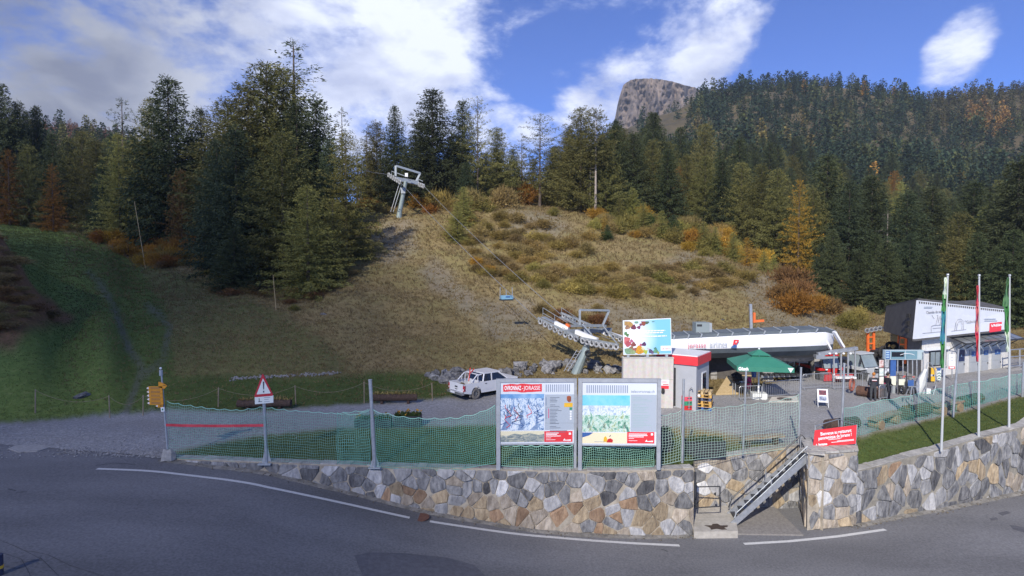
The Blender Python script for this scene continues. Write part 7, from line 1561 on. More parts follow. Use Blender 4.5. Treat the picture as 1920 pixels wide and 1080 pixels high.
pcol = [[('poster', M('poster dark red', (.35, .12, .10), (.75, .7, .66), 5)), ('poster', M('poster green grey', (.35, .45, .42), (.7, .74, .70), 6)), ('poster', M('poster white', (.70, .72, .66), (.6, .5, .42), 5))], [('poster', M('poster grey', (.45, .47, .48), (.2, .22, .24), 8)), ('poster', M('poster black white', (.74, .76, .78), (.1, .1, .12), 9)), ('poster', pink)]]
for ci in range(2):
    for ri in range(3): fl(fr, 'poster', 1648.6+ci*10, 675+ri*15.6, 1657+ci*10, 689+ri*15.6, Yt-.075, pcol[ci][ri][1], .01)
for u in (1683, 1693, 1702, 1711, 1719): m = MB(); m.tube([At(u, 745, Yt), At(u, 675, Yt)], .035, 6); m.build('post', galv, t, world=True)
for u0, u1 in ((1684, 1698), (1700, 1716)):
    m = MB(); m.tube([At(u0, 700, Yt-.4), At(u0, 738, Yt-.4), At(u0+3, 742, Yt-.4), At(u1-3, 742, Yt-.4), At(u1, 738, Yt-.4), At(u1, 715, Yt-.4)], .03, 6); m.build('rack_loop', dark, t, world=True)
def scooter(u, v, label, panel):
    p = pz(u, v); t = thing('downhill_scooter', label, 'scooter', loc=p, rotz=random.uniform(-.12, .12), group='scooters in the rental stand'); 
    for y, r in ((0, .30), (1.15, .30)): m = MB(); m.torus((0, y, r), (0, 1, 0), (0, 0, 1), r-.05, .055, 20, 7); wh = m.build('wheel', black, t); m = MB(); m.cyl((-.05, y, r), (.05, y, r), .05, 8); m.build('hub', galv, wh)
    m = MB(); m.tube([(0, .25, .22), (0, .95, .22), (0, 1.15, .3)], .04, 6); m.box(-.14, .3, .2, .14, .9, .24); m.build('deck', dark, t); m = MB(); m.tube([(-.07, 0, .3), (-.07, .08, .75)], .022, 6); m.tube([(.07, 0, .3), (.07, .08, .75)], .022, 6); m.tube([(0, .08, .72), (0, .22, 1.15)], .03, 6); m.tube([(0, .10, .8), (0, .3, .22)], .035, 6); m.build('fork', dark, t)
    m = MB(); m.tube([(-.34, .2, 1.12), (0, .22, 1.18), (.34, .2, 1.12)], .018, 6); m.build('handlebar', dark, t)
    for s_ in (-1, 1): m = MB(); m.cyl((s_*.24, .21, 1.135), (s_*.36, .2, 1.12), .032, 8); m.build('grip', M('grip red', (.6, .12, .10)), t)
    m = MB(); m.box(-.18, -.02, .62, .18, .0, .98); m.build('number_panel', panel, t)
scooter(1690, 741, 'scooter with pale front panel, left one in the stand', M('pale yellow white', (.66, .68, .56))); scooter(1707, 743, 'scooter with dark blue front panel, right one in the stand', blue)
# trestle in front
p = pz(1711, 760); t = thing('trestle', 'grey metal trestle in front of the rental stand', 'trestle', loc=p)
for y in (-.2, .35):
    for x in (-.34, .34): m = MB(); m.bar(p+Vector((x, y, 0)), p+Vector((x*.35, y*.4, 1.05)), .045); m.build('leg', galv, t, world=True)
m = MB(); m.bar(p+Vector((-.25, 0, 1.06)), p+Vector((.25, .05, 1.06)), .06); m.build('top_bar', galv, t, world=True)
# white folded sail and box
p = pz(1728, 744); t = thing('white_sail', 'large white curved cover billowing beside the rental stand', 'cover', loc=p); m = MB(); vs = []; ny = 9; nx = 7
for i in range(ny):
    f = i/(ny-1); v = 692+50*f; xl = np.interp(f, [0, .3, .55, .8, 1], [1733, 1722, 1715.5, 1717, 1721]); xr = np.interp(f, [0, .3, .6, 1], [1738, 1738, 1736, 1724])
    for j in range(nx): g = j/(nx-1); vs.append(At(xl+(xr-xl)*g, v, 35.2-.4*math.sin(PI*g)+.06*math.sin(g*9+f*3)))
fs = [(i*nx+j, i*nx+j+1, (i+1)*nx+j+1, (i+1)*nx+j) for i in range(ny-1) for j in range(nx-1)]
m.add(vs, fs); q_ = m.build('cloth', M('white cloth', (.78, .79, .74), (.70, .71, .68), 2, .8), t, world=True, smooth=True); sm_ = q_.modifiers.new('thick', 'SOLIDIFY'); sm_.thickness = .04
m = MB(); m.tube([At(1731, 748, 35.4), At(1731, 660, 35.4)], .035, 6); m.build('pole', galv, t, world=True)
m = MB(); a = At(1732, 742, 35.2); m.box(a.x, a.y, a.z, a.x+.42, a.y+.4, a.z+.42); single('white_box', m, white, 'white box at the foot of the white cover', 'box', loc=a)
p = pz(1741, 748); t = thing('bike_rack_arch', 'tall grey tubular arch right of the white cover', 'arch', loc=p); m = MB(); m.tube([At(1736, 748, 35), At(1737, 690, 35), At(1739, 680, 35), At(1746, 681, 35), At(1753, 695, 35), At(1755, 722, 35), At(1750, 740, 35), At(1738, 742, 35)], .03, 6); m.build('tube', galv, t, world=True)
p = pz(1750, 722); t = thing('lantern_sign', 'yellow and black lantern-like sign in front of the shop window', 'sign', loc=p); Yq = 38.6; fl(t, 'yellow_board', 1746, 690, 1755, 702, Yq, yellow, .1); fl(t, 'yellow_board', 1746, 706, 1753, 715, Yq, yellow, .1); fl(t, 'black_back', 1742, 689, 1745.6, 716, Yq, black, .1); m = MB(); m.bar(At(1750, 722, Yq+.05), At(1750, 689, Yq+.05), .05); m.build('post', dark, t, world=True)
t = thing('arrow_sign', 'small pale sign with dark chevrons beside the yellow lantern sign', 'sign', loc=pz(1761, 720)); Yq = 38.8; fl(t, 'board', 1757, 690, 1765, 713, Yq, M('sign pale', (.62, .66, .62)), .04); m = MB(); m.bar(At(1761, 720, Yq+.06), At(1761, 690, Yq+.06), .04); m.build('post', galv, t, world=True)
for k in range(3):
    m = MB(); v = 698+k*5; m.prism([At(u_, v_, Yq-.01) for u_, v_ in ((1757.8, v+2.4), (1761, v), (1764.2, v+2.4), (1764.2, v+4), (1761, v+1.8), (1757.8, v+4))], (0, .006, 0)); m.build('chevron', M('chevron teal', (.05, .16, .16)), t, world=True)
m = MB(); m.prism([At(u_, v_, Yq-.012) for u_, v_ in ((1757, 690), (1765, 690), (1763, 695), (1758, 695))], (0, .006, 0)); m.build('blue_symbol', blue, t, world=True)
t = thing('sign_stack', 'post with four white plates and a red rimmed one by the first flagpole', 'sign', loc=pz(1785, 708)); Yq = 39.2; m = MB(); m.tube([At(1785, 708, Yq+.05), At(1785, 660, Yq+.05)], .035, 6); m.build('post', galv, t, world=True)
for v0, v1 in ((664.5, 670), (671, 676), (677, 682), (682.6, 686.6)): fl(t, 'plate', 1779, v0, 1790.5, v1, Yq-.02, white, .03)
fl(t, 'red_rimmed_plate', 1779, 687.2, 1790.5, 691.6, Yq-.02, brred, .03); fl(t, 'plate', 1780.5, 687.8, 1789, 690.6, Yq-.03, white, .008)

# ------------------------------------------------------------------ shop building
P = lambda u, v, y: At(u, v, y)
yl, yr = 40.3, 44.0
def Yf(u): return yl+(yr-yl)*(u-1727)/(1891-1727)
t = thing('ski_shop', 'white ski shop with drawings on its sloping fascia and grey doors', 'shop', loc=(At(1727, 712, yl).x, yl, .3))
brick = M('white painted brick', (.56, .55, .52), (.66, .65, .62), 3, .85, bump=.006); fas = M('fascia white', (.56, .58, .62), (.60, .62, .66), 2, .4); fdk = M('dark slate side', (.075, .072, .07), (.11, .105, .10), 2, .8)
A = At(1727, 711, yl); B = At(1891, 693, yr); ztl = At(1727, 625, yl).z; ztr = At(1891, 612, yr).z
dv = (B-A); dv.z = 0; Lw = dv.length; dn = dv/Lw; nb_ = Vector((-dn.y, dn.x, 0))        # nb_: into the building
def Wp(s, z, d=0): q_ = A+dn*s; return Vector((q_.x, q_.y, z))+nb_*d
def sU(u):  # distance along the front for a picture column
    lo, hi = -2., Lw+2
    for _ in range(40):
        mid = (lo+hi)/2; q_ = Wp(mid, .5); 
        if proj(q_)[0] < u: lo = mid
        else: hi = mid
    return lo
def zU(u, v): return At(u, v, Wp(sU(u), 0).y).z
def panel(par, name, u0, v0, u1, v1, d0, d1, mat):
    s0, s1 = sU(u0), sU(u1); z1 = zU((u0+u1)/2, v0); z0 = zU((u0+u1)/2, v1); m = MB(); m.hexa([Wp(s0, z0, d0), Wp(s1, z0, d0), Wp(s1, z0, d1), Wp(s0, z0, d1), Wp(s0, z1, d0), Wp(s1, z1, d0), Wp(s1, z1, d1), Wp(s0, z1, d1)]); return m.build(name, mat, par, world=True)
gz0 = .15; DV = Vector((1.75, 5.6, 0))
m = MB(); m.hexa([Wp(0, gz0, 0), Wp(Lw, gz0+.35, 0), Wp(Lw, gz0+.35, 0)+DV, Wp(0, gz0, 0)+DV, Wp(0, ztl, 0), Wp(Lw, ztr, 0), Wp(Lw, ztr, 0)+DV, Wp(0, ztl, 0)+DV]); wl_ = m.build('wall', brick, t, world=True)
# brick courses: proud courses of bricks on the front, each brick its own piece where it shows
RK = random.Random(6)
def bricks(u0, u1, v0, v1, rows):
    s0, s1 = sU(u0), sU(u1); z1 = zU((u0+u1)/2, v0); z0 = zU((u0+u1)/2, v1); hh = (z1-z0)/rows
    for r in range(rows):
        s = s0+(-.22 if r % 2 else 0)
        while s < s1-.02:
            a_ = max(s, s0); b_ = min(s+.44, s1)
            if b_-a_ > .06: m = MB(); d = -.014-RK.random()*.008; m.hexa([Wp(a_+.006, z0+r*hh+.006, d), Wp(b_-.006, z0+r*hh+.006, d), Wp(b_-.006, z0+r*hh+.006, -.002), Wp(a_+.006, z0+r*hh+.006, -.002), Wp(a_+.006, z0+(r+1)*hh-.006, d), Wp(b_-.006, z0+(r+1)*hh-.006, d), Wp(b_-.006, z0+(r+1)*hh-.006, -.002), Wp(a_+.006, z0+(r+1)*hh-.006, -.002)]); m.build('brick', brick, wl_, world=True)
            s += .45
bricks(1729, 1773, 693, 709, 6); bricks(1808, 1815.5, 650, 704, 20); bricks(1833, 1837, 650, 700, 18); bricks(1852, 1857, 648, 698, 18); bricks(1876, 1890, 640, 693, 20); bricks(1729, 1773, 639, 655, 5)
# fascia: leaning white front and dark side
def fasc(s, top): return None
tl = At(1721, 563, yl-.2); tr_p = At(1893, 581, yr-.1); bl_ = At(1714, 636, yl-1.0); br_p = At(1890, 617, yr-.9)
m = MB(); m.prism([bl_, br_p, tr_p, tl], nb_*.10); fo = m.build('fascia', fas, t, world=True)
m = MB(); m.prism([bl_+Vector((0, 0, -.14)), br_p+Vector((0, 0, -.14)), br_p+Vector((0, 0, -.004)), bl_+Vector((0, 0, -.004))], nb_*.12); m.build('fascia_edge', fdk, t, world=True)
sl = [At(1714, 636, yl-1.0)+nb_*.11, At(1721, 563, yl-.2)+nb_*.11, At(1661, 577, 46.5), At(1656, 621, 46.0)]
m = MB(); m.prism(sl, Vector((.14, .05, 0))); sd = m.build('side_fascia', fdk, t, world=True); panel_s = MB(); c0 = sl[0].lerp(sl[3], .22); c1_ = sl[1].lerp(sl[2], .22)
for k in range(3):
    q0 = sl[0].lerp(sl[3], .16).lerp(sl[1].lerp(sl[2], .16), .15+.2*k); m = MB(); m.box(q0.x-.14, q0.y-.2, q0.z, q0.x-.08, q0.y+.1, q0.z+.28); m.build('side_mark', black, sd, world=True)
rf = [tl+Vector((0, 0, .02)), tr_p+Vector((0, 0, .02)), tr_p+DV+Vector((0, 0, .3)), At(1661, 576.5, 46.5)]; m = MB(); m.prism(rf, (0, 0, .12)); m.build('roof', fdk, t, world=True)
for k in range(44):
    f = (k+.5)/44; q_ = tl.lerp(tr_p, f)-nb_*.03+Vector((0, 0, -.14)); m = MB(); m.obox(q_, dn*.045, nb_*.03, Vector((0, 0, .07))); m.build('roof_clip', fdk, fo, world=True)
# left return wall, dark glazed
Lq = [At(1727, 712, yl), Vector((At(1668, 700, 46.0).x, 46.0, .3))]
m = MB(); m.hexa([Lq[0]+Vector((-.01, .05, -.1)), Lq[0]+Vector((.15, .2, -.1)), Lq[1]+Vector((.2, 0, -.1)), Lq[1]+Vector((0, 0, -.1)), Vector((Lq[0].x-.01, Lq[0].y+.05, ztl)), Vector((Lq[0].x+.15, Lq[0].y+.2, ztl)), Vector((Lq[1].x+.2, 46, ztl-.1)), Vector((Lq[1].x, 46, ztl-.1))]); sw = m.build('side_wall', M('shade plaster', (.22, .21, .19), (.28, .27, .25), 3, .9), t, world=True)  # shade on the side wall is put into its darker plaster colour
for f0, f1 in ((.42, .66), (.70, .96)):
    q0 = Lq[0].lerp(Lq[1], f0)+Vector((-.05, -.02, .0)); q1_ = Lq[0].lerp(Lq[1], f1)+Vector((-.05, -.02, 0)); m = MB(); m.prism([q0+Vector((0, 0, .25)), q0+Vector((0, 0, 2.5)), q1_+Vector((0, 0, 2.5)), q1_+Vector((0, 0, .25))], (.04, .03, 0)); m.build('side_window', glass, sw, world=True)
# drawings and lettering on the fascia
def F_(u, v, d=.03):
    # the fascia plane: bilinear of its corners
    f = (u-1717)/(1891-1717); f = min(max(f, 0), 1); vt = 563+18*f; vb_ = 636-19*f; g = (v-vb_)/(vt-vb_); return bl_.lerp(br_p, f).lerp(tl.lerp(tr_p, f), g)-nb_*d
lk = M('drawing ink', (.30, .30, .31))
def draw(pts, r=.013): m = MB(); m.tube([F_(u, v) for u, v in pts], r, 4); m.build('drawing', lk, fo, world=True)
draw([(1730, 625), (1772, 621)]); draw([(1745, 624), (1744, 612), (1749, 610), (1769, 609), (1770, 620)]); draw([(1747, 616), (1768, 614)]); draw([(1752, 609), (1754, 592), (1756, 605), (1758, 592), (1761, 608)]); draw([(1759, 609), (1761, 591), (1764, 606), (1766, 593), (1768, 608)]); draw([(1752, 592), (1754, 591)]); draw([(1743, 591), (1748, 598)])
draw([(1787, 621), (1788, 605), (1791, 599), (1796, 598), (1801, 602), (1803, 610), (1803, 619)]); draw([(1790, 620), (1791, 607), (1794, 602), (1798, 603), (1800, 609), (1800, 618)]); draw([(1781, 621), (1808, 618)]); draw([(1804, 601), (1807, 603)])
sdir = (br_p-bl_).normalized(); fu = (tl-bl_).normalized(); fdir = lambda u, v: (F_(u+8, v)-F_(u, v)).normalized(); o0 = Vector(t.location)
text(t, 'Chemin de neige', F_(1733, 586.5, .02)-o0, .30, lk, right=sdir, up=fu, sx=.92, name='handwriting'); text(t, 'Cadre de bal', F_(1808, 604, .02)-o0, .30, lk, right=sdir, up=fu, sx=.9, name='handwriting')
for u0, u1, v in ((1728, 1743, 576), (1728, 1742, 578.4), (1842, 1864, 598.5), (1842, 1867, 602)):
    m = MB(); m.prism([F_(u0, v), F_(u1, v), F_(u1, v-1), F_(u0, v-1)], nb_*.004); m.build('text_line', inkg, fo, world=True)
m = MB(); m.prism([F_(1853, 623.5, .03), F_(1876.5, 620.5, .03), F_(1876.5, 603.5, .03), F_(1853, 606, .03)], nb_*.006); m.build('red_panel', brred, fo, world=True); text(t, 'la Mobilière', F_(1855.5, 611, .045)-o0, .27, wink, right=sdir, up=fu, sx=.95, name='lettering', bold=.006)
# window, shutter, doors, canopy
w_ = panel(t, 'window', 1741, 657.5, 1772, 686, -.06, -.002, dark)
for u0, u1 in ((1742.5, 1750), (1751.5, 1759), (1761, 1769)): panel(w_, 'pane', u0, 660, u1, 684, -.08, -.062, glassl)
panel(t, 'sill', 1740, 686.3, 1773, 688, -.14, -.002, concrete)
panel(t, 'shutter_box', 1729, 650.5, 1773, 655.5, -.25, -.03, white)
dm = M('door grey', (.33, .35, .37), (.38, .40, .42), 2, .5)
for i, (u0, u1, v0, v1, gu0, gu1, gv0, gv1) in enumerate(((1792, 1807, 655, 704, 1794.5, 1806, 656, 677), (1816, 1832.5, 655, 701.5, 1819.5, 1830.5, 658.5, 667.5), (1838, 1851.5, 653, 699, 1842.5, 1850, 656.5, 665), (1858, 1875, 651, 697, 1863, 1873, 655, 664))):
    d = panel(t, 'door', u0, v0, u1, v1, -.05, -.002, dm); g = panel(d, 'blue_window', gu0, gv0, gu1, gv1, -.075, -.052, blue if i else M('blue poster glass', (.012, .022, .07), (.02, .04, .12), 4, .15)); panel(d, 'rail', u0+.4, v0+23, u1-.4, v0+24.2, -.062, -.052, steel); panel(d, 'panel', u0+2, v0+27, u1-2, v1-4, -.060, -.052, dm); panel(d, 'handle', u1-2, v0+25.5, u1-1.2, v0+29, -.09, -.062, dark)
    gc = (gu0+gu1)/2; gvc = (gv0+gv1)/2; panel(d, 'white_symbol', gc-1.6, gvc-1.6, gc+.4, gvc+1.6, -.082, -.077, M('pale blue', (.35, .5, .6)))
panel(t, 'plinth', 1792, 703, 1886, 705, -.3, -.05, concrete)
cb = M('canopy glass', (.16, .17, .17), None, rough=.15)
s0, s1 = sU(1777), sU(1888); zc0 = zU(1780, 632); zc1 = zU(1888, 624); cz = lambda f: zc0+(zc1-zc0)*f
m = MB(); m.hexa([Wp(s0, cz(0)-.35, -1.1), Wp(s1, cz(1)-.3, -1.1), Wp(s1, cz(1), -.02), Wp(s0, cz(0), -.02), Wp(s0, cz(0)-.33, -1.1), Wp(s1, cz(1)-.28, -1.1), Wp(s1, cz(1)+.02, -.02), Wp(s0, cz(0)+.02, -.02)])
ca = thing('x', 'x', 'x') if False else None
m2 = MB(); m2.bar(Wp(s0, cz(0)-.36, -1.12), Wp(s1, cz(1)-.31, -1.12), .10); m2.bar(Wp(s0, cz(0)+.05, -.06), Wp(s1, cz(1)+.05, -.06), .10); cf = m2.build('canopy_rail', dark, t, world=True)
for k in range(8): f = k/7; s_ = s0+(s1-s0)*f; m = MB(); m.bar(Wp(s_, cz(f)-.34, -1.1), Wp(s_, cz(f)+.03, -.06), .07); m.build('canopy_rafter', dark, cf, world=True); m = MB(); m.bar(Wp(s_, cz(f)-.9, -.05), Wp(s_, cz(f)-.30, -.85), .05); m.build('canopy_bracket', dark, cf, world=True)
for k in range(7):
    f0, f1 = k/7+.012, (k+1)/7-.012; a_, b_ = s0+(s1-s0)*f0, s0+(s1-s0)*f1; m = MB(); m.prism([Wp(a_, cz(f0)-.30, -1.08), Wp(b_, cz(f1)-.30, -1.08), Wp(b_, cz(f1)+.04, -.07), Wp(a_, cz(f0)+.04, -.07)], (0, 0, .012)); m.build('canopy_pane', cb, cf, world=True)
m = MB(); a_ = Wp(Lw, .2, -.6); m.hexa([Wp(sU(1790), .1, -1.2), Wp(Lw-.3, .35, -1.2), Wp(Lw-.3, .35, -.31), Wp(sU(1790), .1, -.31), Wp(sU(1790), .30, -1.2), Wp(Lw-.3, .55, -1.2), Wp(Lw-.3, .55, -.31), Wp(sU(1790), .30, -.31)]); m.build('doorstep', cgrey, t, world=True)
# railing right of the shop
a = pz(1893, 700, .5); t = thing('railing', 'grey tubular railing right of the shop', 'railing', loc=a); m = MB()
for v in (655, 668, 686): m.tube([At(1893, v+1, 42.5), At(1935, v-2, 44)], .04, 6)
for u in (1894, 1912, 1930): m.tube([At(u, 700, 42.5+(u-1893)*.035), At(u, 654, 42.5+(u-1893)*.035)], .045, 6)
m.build('tubes', galv, t, world=True)

# ------------------------------------------------------------------ flagpoles
def flag(ub, vb_, ut, vt, Y, label, strips, u_off):
    b = At(ub, vb_, Y); tp = At(ut, vt, Y); t = thing('flagpole', label, 'flagpole', loc=b, group='flagpoles along the wall'); m = MB(); m.tube([b-Vector((0, 0, .1)), tp], [.05, .035], 8); m.build('pole', M('pole grey', (.42, .44, .45)), t, world=True)
    m = MB(); m.blob(tp+Vector((0, 0, .04)), .06, .06, .06, rough=0, n=8, m=6); m.build('finial', galv, t, world=True)
    m = MB(); m.bar(tp-Vector((0, 0, .10)), tp+Vector((-.12*(1 if u_off < 0 else -1), -.12, -.10)), .02); m.build('arm', galv, t, world=True)
    for (v0, v1, w0, w1, mt) in strips:
        m = MB(); vs = []; n = 10; k = 5
        for i in range(n+1):
            f = i/n; v = v0+(v1-v0)*f; g = (v-vt)/(vb_-vt); uc = ut+(ub-ut)*g
            for j in range(k+1):
                h = j/k; wd = w0+(w1-w0)*f; u = uc+u_off*(.15+h*wd*.14)+.5*math.sin(f*9+h*4); vs.append(At(u, v, Y-.10-.10*math.sin(h*8+f*5)))
        fs = [(i*(k+1)+j, i*(k+1)+j+1, (i+1)*(k+1)+j+1, (i+1)*(k+1)+j) for i in range(n) for j in range(k)]; m.add(vs, fs); m.build('flag', mt, t, world=True, smooth=True)
fg = M('flag green', (.03, .16, .04), (.06, .24, .07), 3, .8); fb = M('flag blue', (.02, .10, .30), (.05, .30, .20), 2, .8); fr_ = M('flag red', (.50, .02, .06), (.62, .10, .12), 3, .8); fm = M('flag magenta', (.45, .02, .22), (.60, .25, .15), 3, .8); fw = M('flag pale', (.45, .55, .42), (.65, .70, .62), 3, .8); fdg = M('flag dark green', (.03, .11, .06), (.10, .22, .09), 3, .8)
flag(1765, 842, 1777, 517, 25.2, 'flagpole with a limp green and blue flag, nearest the banner', [(520, 560, 5, 7, fw), (552, 585, 7, 9, fg), (583, 645, 8, 9, fb), (640, 690, 8, 6, fg)], -7)
flag(1835, 821, 1836, 518, 26.4, 'flagpole with a limp red and magenta flag, the middle one', [(535, 575, 4, 6, fr_), (573, 625, 6, 8, fm), (622, 678, 7, 5, fr_)], -6)
flag(1892, 801, 1893, 518, 27.3, 'flagpole with a limp dark green flag, nearest the picture edge', [(520, 575, 3, 13, fdg), (573, 625, 9, 8, fg), (622, 660, 7, 5, fw)], -7)
# the flags' opposite edge
# ------------------------------------------------------------------ red banner on its railing
Yb = 24.4; c4 = [At(1524.5, 839.5, Yb), At(1604.5, 832, Yb), At(1606.5, 797, Yb), At(1528, 807, Yb)]
t = thing('welcome_banner', 'red banner reading Bienvenue au restaurant panoramique de Jorasse on the stair railing', 'banner', loc=c4[0]); m = MB(); m.prism(c4, (0, .02, 0)); m.build('cloth', brred, t, world=True)
o0 = Vector(t.location); bd = (c4[1]-c4[0]).normalized(); bu = (c4[3]-c4[0]).normalized()
def Bq(fx, fy): return c4[0].lerp(c4[1], fx).lerp(c4[3].lerp(c4[2], fx), fy)+Vector((0, -.006, 0))-o0
text(t, 'Bienvenue au restaurant', Bq(.14, .74), .20, wink, right=(c4[2]-c4[3]).normalized(), fit=1.30, name='lettering', bold=.003); text(t, 'panoramique de Jorasse !', Bq(.10, .50), .20, wink, right=(c4[2]-c4[3]).normalized(), fit=1.40, name='lettering', bold=.003); text(t, '⌂ jorasse', Bq(.07, .15), .14, wink, right=bd, sx=.85, name='logo_lettering', bold=.006) if False else text(t, 'jorasse', Bq(.12, .15), .15, wink, right=bd, sx=.85, name='logo_lettering', bold=.006)
for f0, f1, fy in ((.34, .62, .36), (.55, .95, .24), (.42, .95, .19)):
    m = MB(); m.prism([Bq(f0, fy)+o0, Bq(f1, fy)+o0, Bq(f1, fy+.025)+o0, Bq(f0, fy+.025)+o0], (0, .003, 0)); m.build('text_line', wink, t, world=True)
m = MB(); m.prism([Bq(.06, .10)+o0, Bq(.09, .10)+o0, Bq(.075, .22)+o0], (0, .003, 0)); m.build('logo', wink, t, world=True)
a = At(1526, 842, 24.5); t = thing('pier_railing', 'thin steel railing round the top of the stone pier holding the banner', 'railing', loc=a); m = MB(); m.tube([At(1525, 862, 24.43), At(1528.5, 799, 24.43), At(1572, 786, 26.2), At(1607, 797, 24.43), At(1603.5, 838, 24.43)], .022, 6); m.tube([At(1573, 800, 26.2), At(1572, 786, 26.2)], .02, 6); m.build('tubes', galv, t, world=True)
# ------------------------------------------------------------------ metal stair
t = thing('metal_stair', 'steel stair with dark open treads climbing the stone wall niche', 'stair', loc=onR(1375, 985)); n = 11
fa, fb_ = At(1376, 981, 23.55), At(1516, 857, 23.75); ba, bb = At(1366, 966, 24.45), At(1505, 846, 24.65)
for q0, q1_, nm in ((fa, fb_, 'stringer'), (ba, bb, 'stringer')):
    m = MB(); d = (q1_-q0).normalized(); m.bar(q0-d*.15, q1_+d*.1, .05, .24); m.build(nm, galv, t, world=True)
for k in range(n):
    f = (k+.6)/n; c0 = fa.lerp(fb_, f); c1_ = ba.lerp(bb, f); m = MB(); wv = Vector((.10, 0, 0)); lo = [c0-wv, c0+wv, c1_+wv, c1_-wv]; m.hexa([p+Vector((0, .03, -.02)) for p in lo]+[p+Vector((0, .03, .02)) for p in lo]); m.build('tread', dark, t, world=True)
m = MB(); c = fa.lerp(ba, .5); m.hexa([fa+Vector((-.25, .03, -.16)), fa+Vector((.12, .03, -.16)), ba+Vector((.12, -.03, -.16)), ba+Vector((-.25, -.03, -.16)), fa+Vector((-.25, .03, -.1)), fa+Vector((.12, .03, -.1)), ba+Vector((.12, -.03, -.1)), ba+Vector((-.25, -.03, -.1))]); m.build('foot_plate', steel, t, world=True)
for q0, q1_, hts in ((fa, fb_, (.28, .6)), (ba, bb, (.95,))):
    for h_ in hts:
        m = MB(); m.tube([q0+Vector((0, 0, h_*.35)), q0+Vector((.12, 0, h_*.75)), q1_+Vector((-.05, 0, h_*.75)), q1_+Vector((.1, 0, h_*.55))], .017 if q0 is fa else .03, 6); m.build('handrail', steel if q0 is fa else dark, t, world=True)
    for f in (.02, .5, .97): p = q0.lerp(q1_, f); m = MB(); m.tube([p, p+Vector((0, 0, hts[-1]*.75))], .02, 6); m.build('baluster', galv, t, world=True)
# small wall gate frame
a = At(1302, 950, 23.6); t = thing('wall_barrier', 'dark steel swing barrier mounted at the left end of the wall niche', 'barrier', loc=a); m = MB(); m.bar(At(1302, 932, 23.35), At(1303, 885, 23.35), .09); m.build('post', dark, t, world=True)
m = MB(); Yw = 23.7; m.bar(At(1304, 913, Yw), At(1350, 912, Yw), .035); m.bar(At(1350, 912, Yw), At(1349.5, 949, Yw), .04); m.bar(At(1304, 952, Yw), At(1350, 949.5, Yw), .035); m.bar(At(1305, 905, Yw), At(1305, 952, Yw), .05); m.build('frame', dark, t, world=True); m = MB(); m.blob(At(1341, 926, Yw), .05, .03, .06); m.build('latch', black, t, world=True)

# ------------------------------------------------------------------ pickup
hd = math.radians(39); p0 = onT(872, 755); p0.z = zt(p0.x, p0.y)
c_, s_ = math.cos(hd), math.sin(hd)
# local x: forward, y: left; near rear corner is the right rear one (y = -.92)
org = Vector((p0.x+c_*0-(-s_)*(-.92), p0.y+s_*0-(c_)*(-.92), p0.z)); t = thing('pickup_truck', 'white double cab pickup seen from behind beside the boulders', 'pickup truck', loc=org, rotz=hd); t.scale = (.78, .88, .90)
wp_ = M('car paint white', (.66, .67, .69), None, rough=.25)
def sidepoly(P, y0, y1, name, mat, par=t): m = MB(); m.prism([(x, y0, z) for x, z in P], (0, y1-y0, 0)); return m.build(name, mat, par)
arch = lambda cx, r: [(cx+r*math.cos(a), .42+r*math.sin(a)) for a in np.linspace(PI, 0, 9)]
low = [(.05, .52)]+arch(1.15, .47)+arch(4.32, .47)+[(5.15, .5), (5.3, .62), (5.28, .95), (5.1, 1.08), (3.75, 1.14), (1.78, 1.14), (1.78, 1.12), (.05, 1.12)]
for y0, y1 in ((-.92, -.88), (.88, .92)): sidepoly(low, y0, y1, 'side_panel', wp_)
m = MB(); m.box(.1, -.875, .50, 5.1, .875, .56); m.build('floor', dark, t)
m = MB(); m.box(3.8, -.875, .6, 5.22, .875, 1.12); m.build('hood', wp_, t)
m = MB(); m.box(1.76, -.875, .57, 3.79, .875, 1.13); m.build('cab_base', wp_, t)
tg = MB(); tg.box(.0, -.80, .60, .06, .80, 1.12); tgo = tg.build('tailgate', wp_, t); m = MB(); m.box(-.012, -.16, .84, -.002, .16, .93); m.build('handle', dark, tgo); m = MB(); m.box(-.012, -.13, .70, -.002, .13, .75); m.build('badge', dark, tgo)
for y0, y1 in ((-.92, -.805), (.805, .92)):
    m = MB(); m.box(-.01, y0, .66, .18, y1, 1.02); l_ = m.build('tail_light', M('tail light red', (.50, .015, .04), None, rough=.2), t); m = MB(); m.box(-.018, y0+.02, .70, -.011, y1-.02, .82); m.build('reverse_lens', white, l_)
m = MB(); m.box(-.18, -.88, .42, .05, .88, .585); m.build('bumper', M('chrome', (.55, .55, .57), None, rough=.25, metal=.8), t); m = MB(); m.box(-.19, -.05, .46, -.182, .48, .57); m.build('number_plate', white, t)
def cab(z0, z1, ins, mat, nm, x0=1.80, x1=4.15, rx0=2.0, rx1=3.45):
    m = MB(); m.hexa([(x0, -.86, z0), (x1, -.86, z0), (x1, .86, z0), (x0, .86, z0), (rx0, -.86+ins, z1), (rx1, -.86+ins, z1), (rx1, .86-ins, z1), (rx0, .86-ins, z1)]); return m.build(nm, mat, t)
cab(1.142, 1.60, .13, glass, 'windows'); m = MB(); m.box(1.93, -.76, 1.602, 3.52, .76, 1.69); m.build('roof', wp_, t)
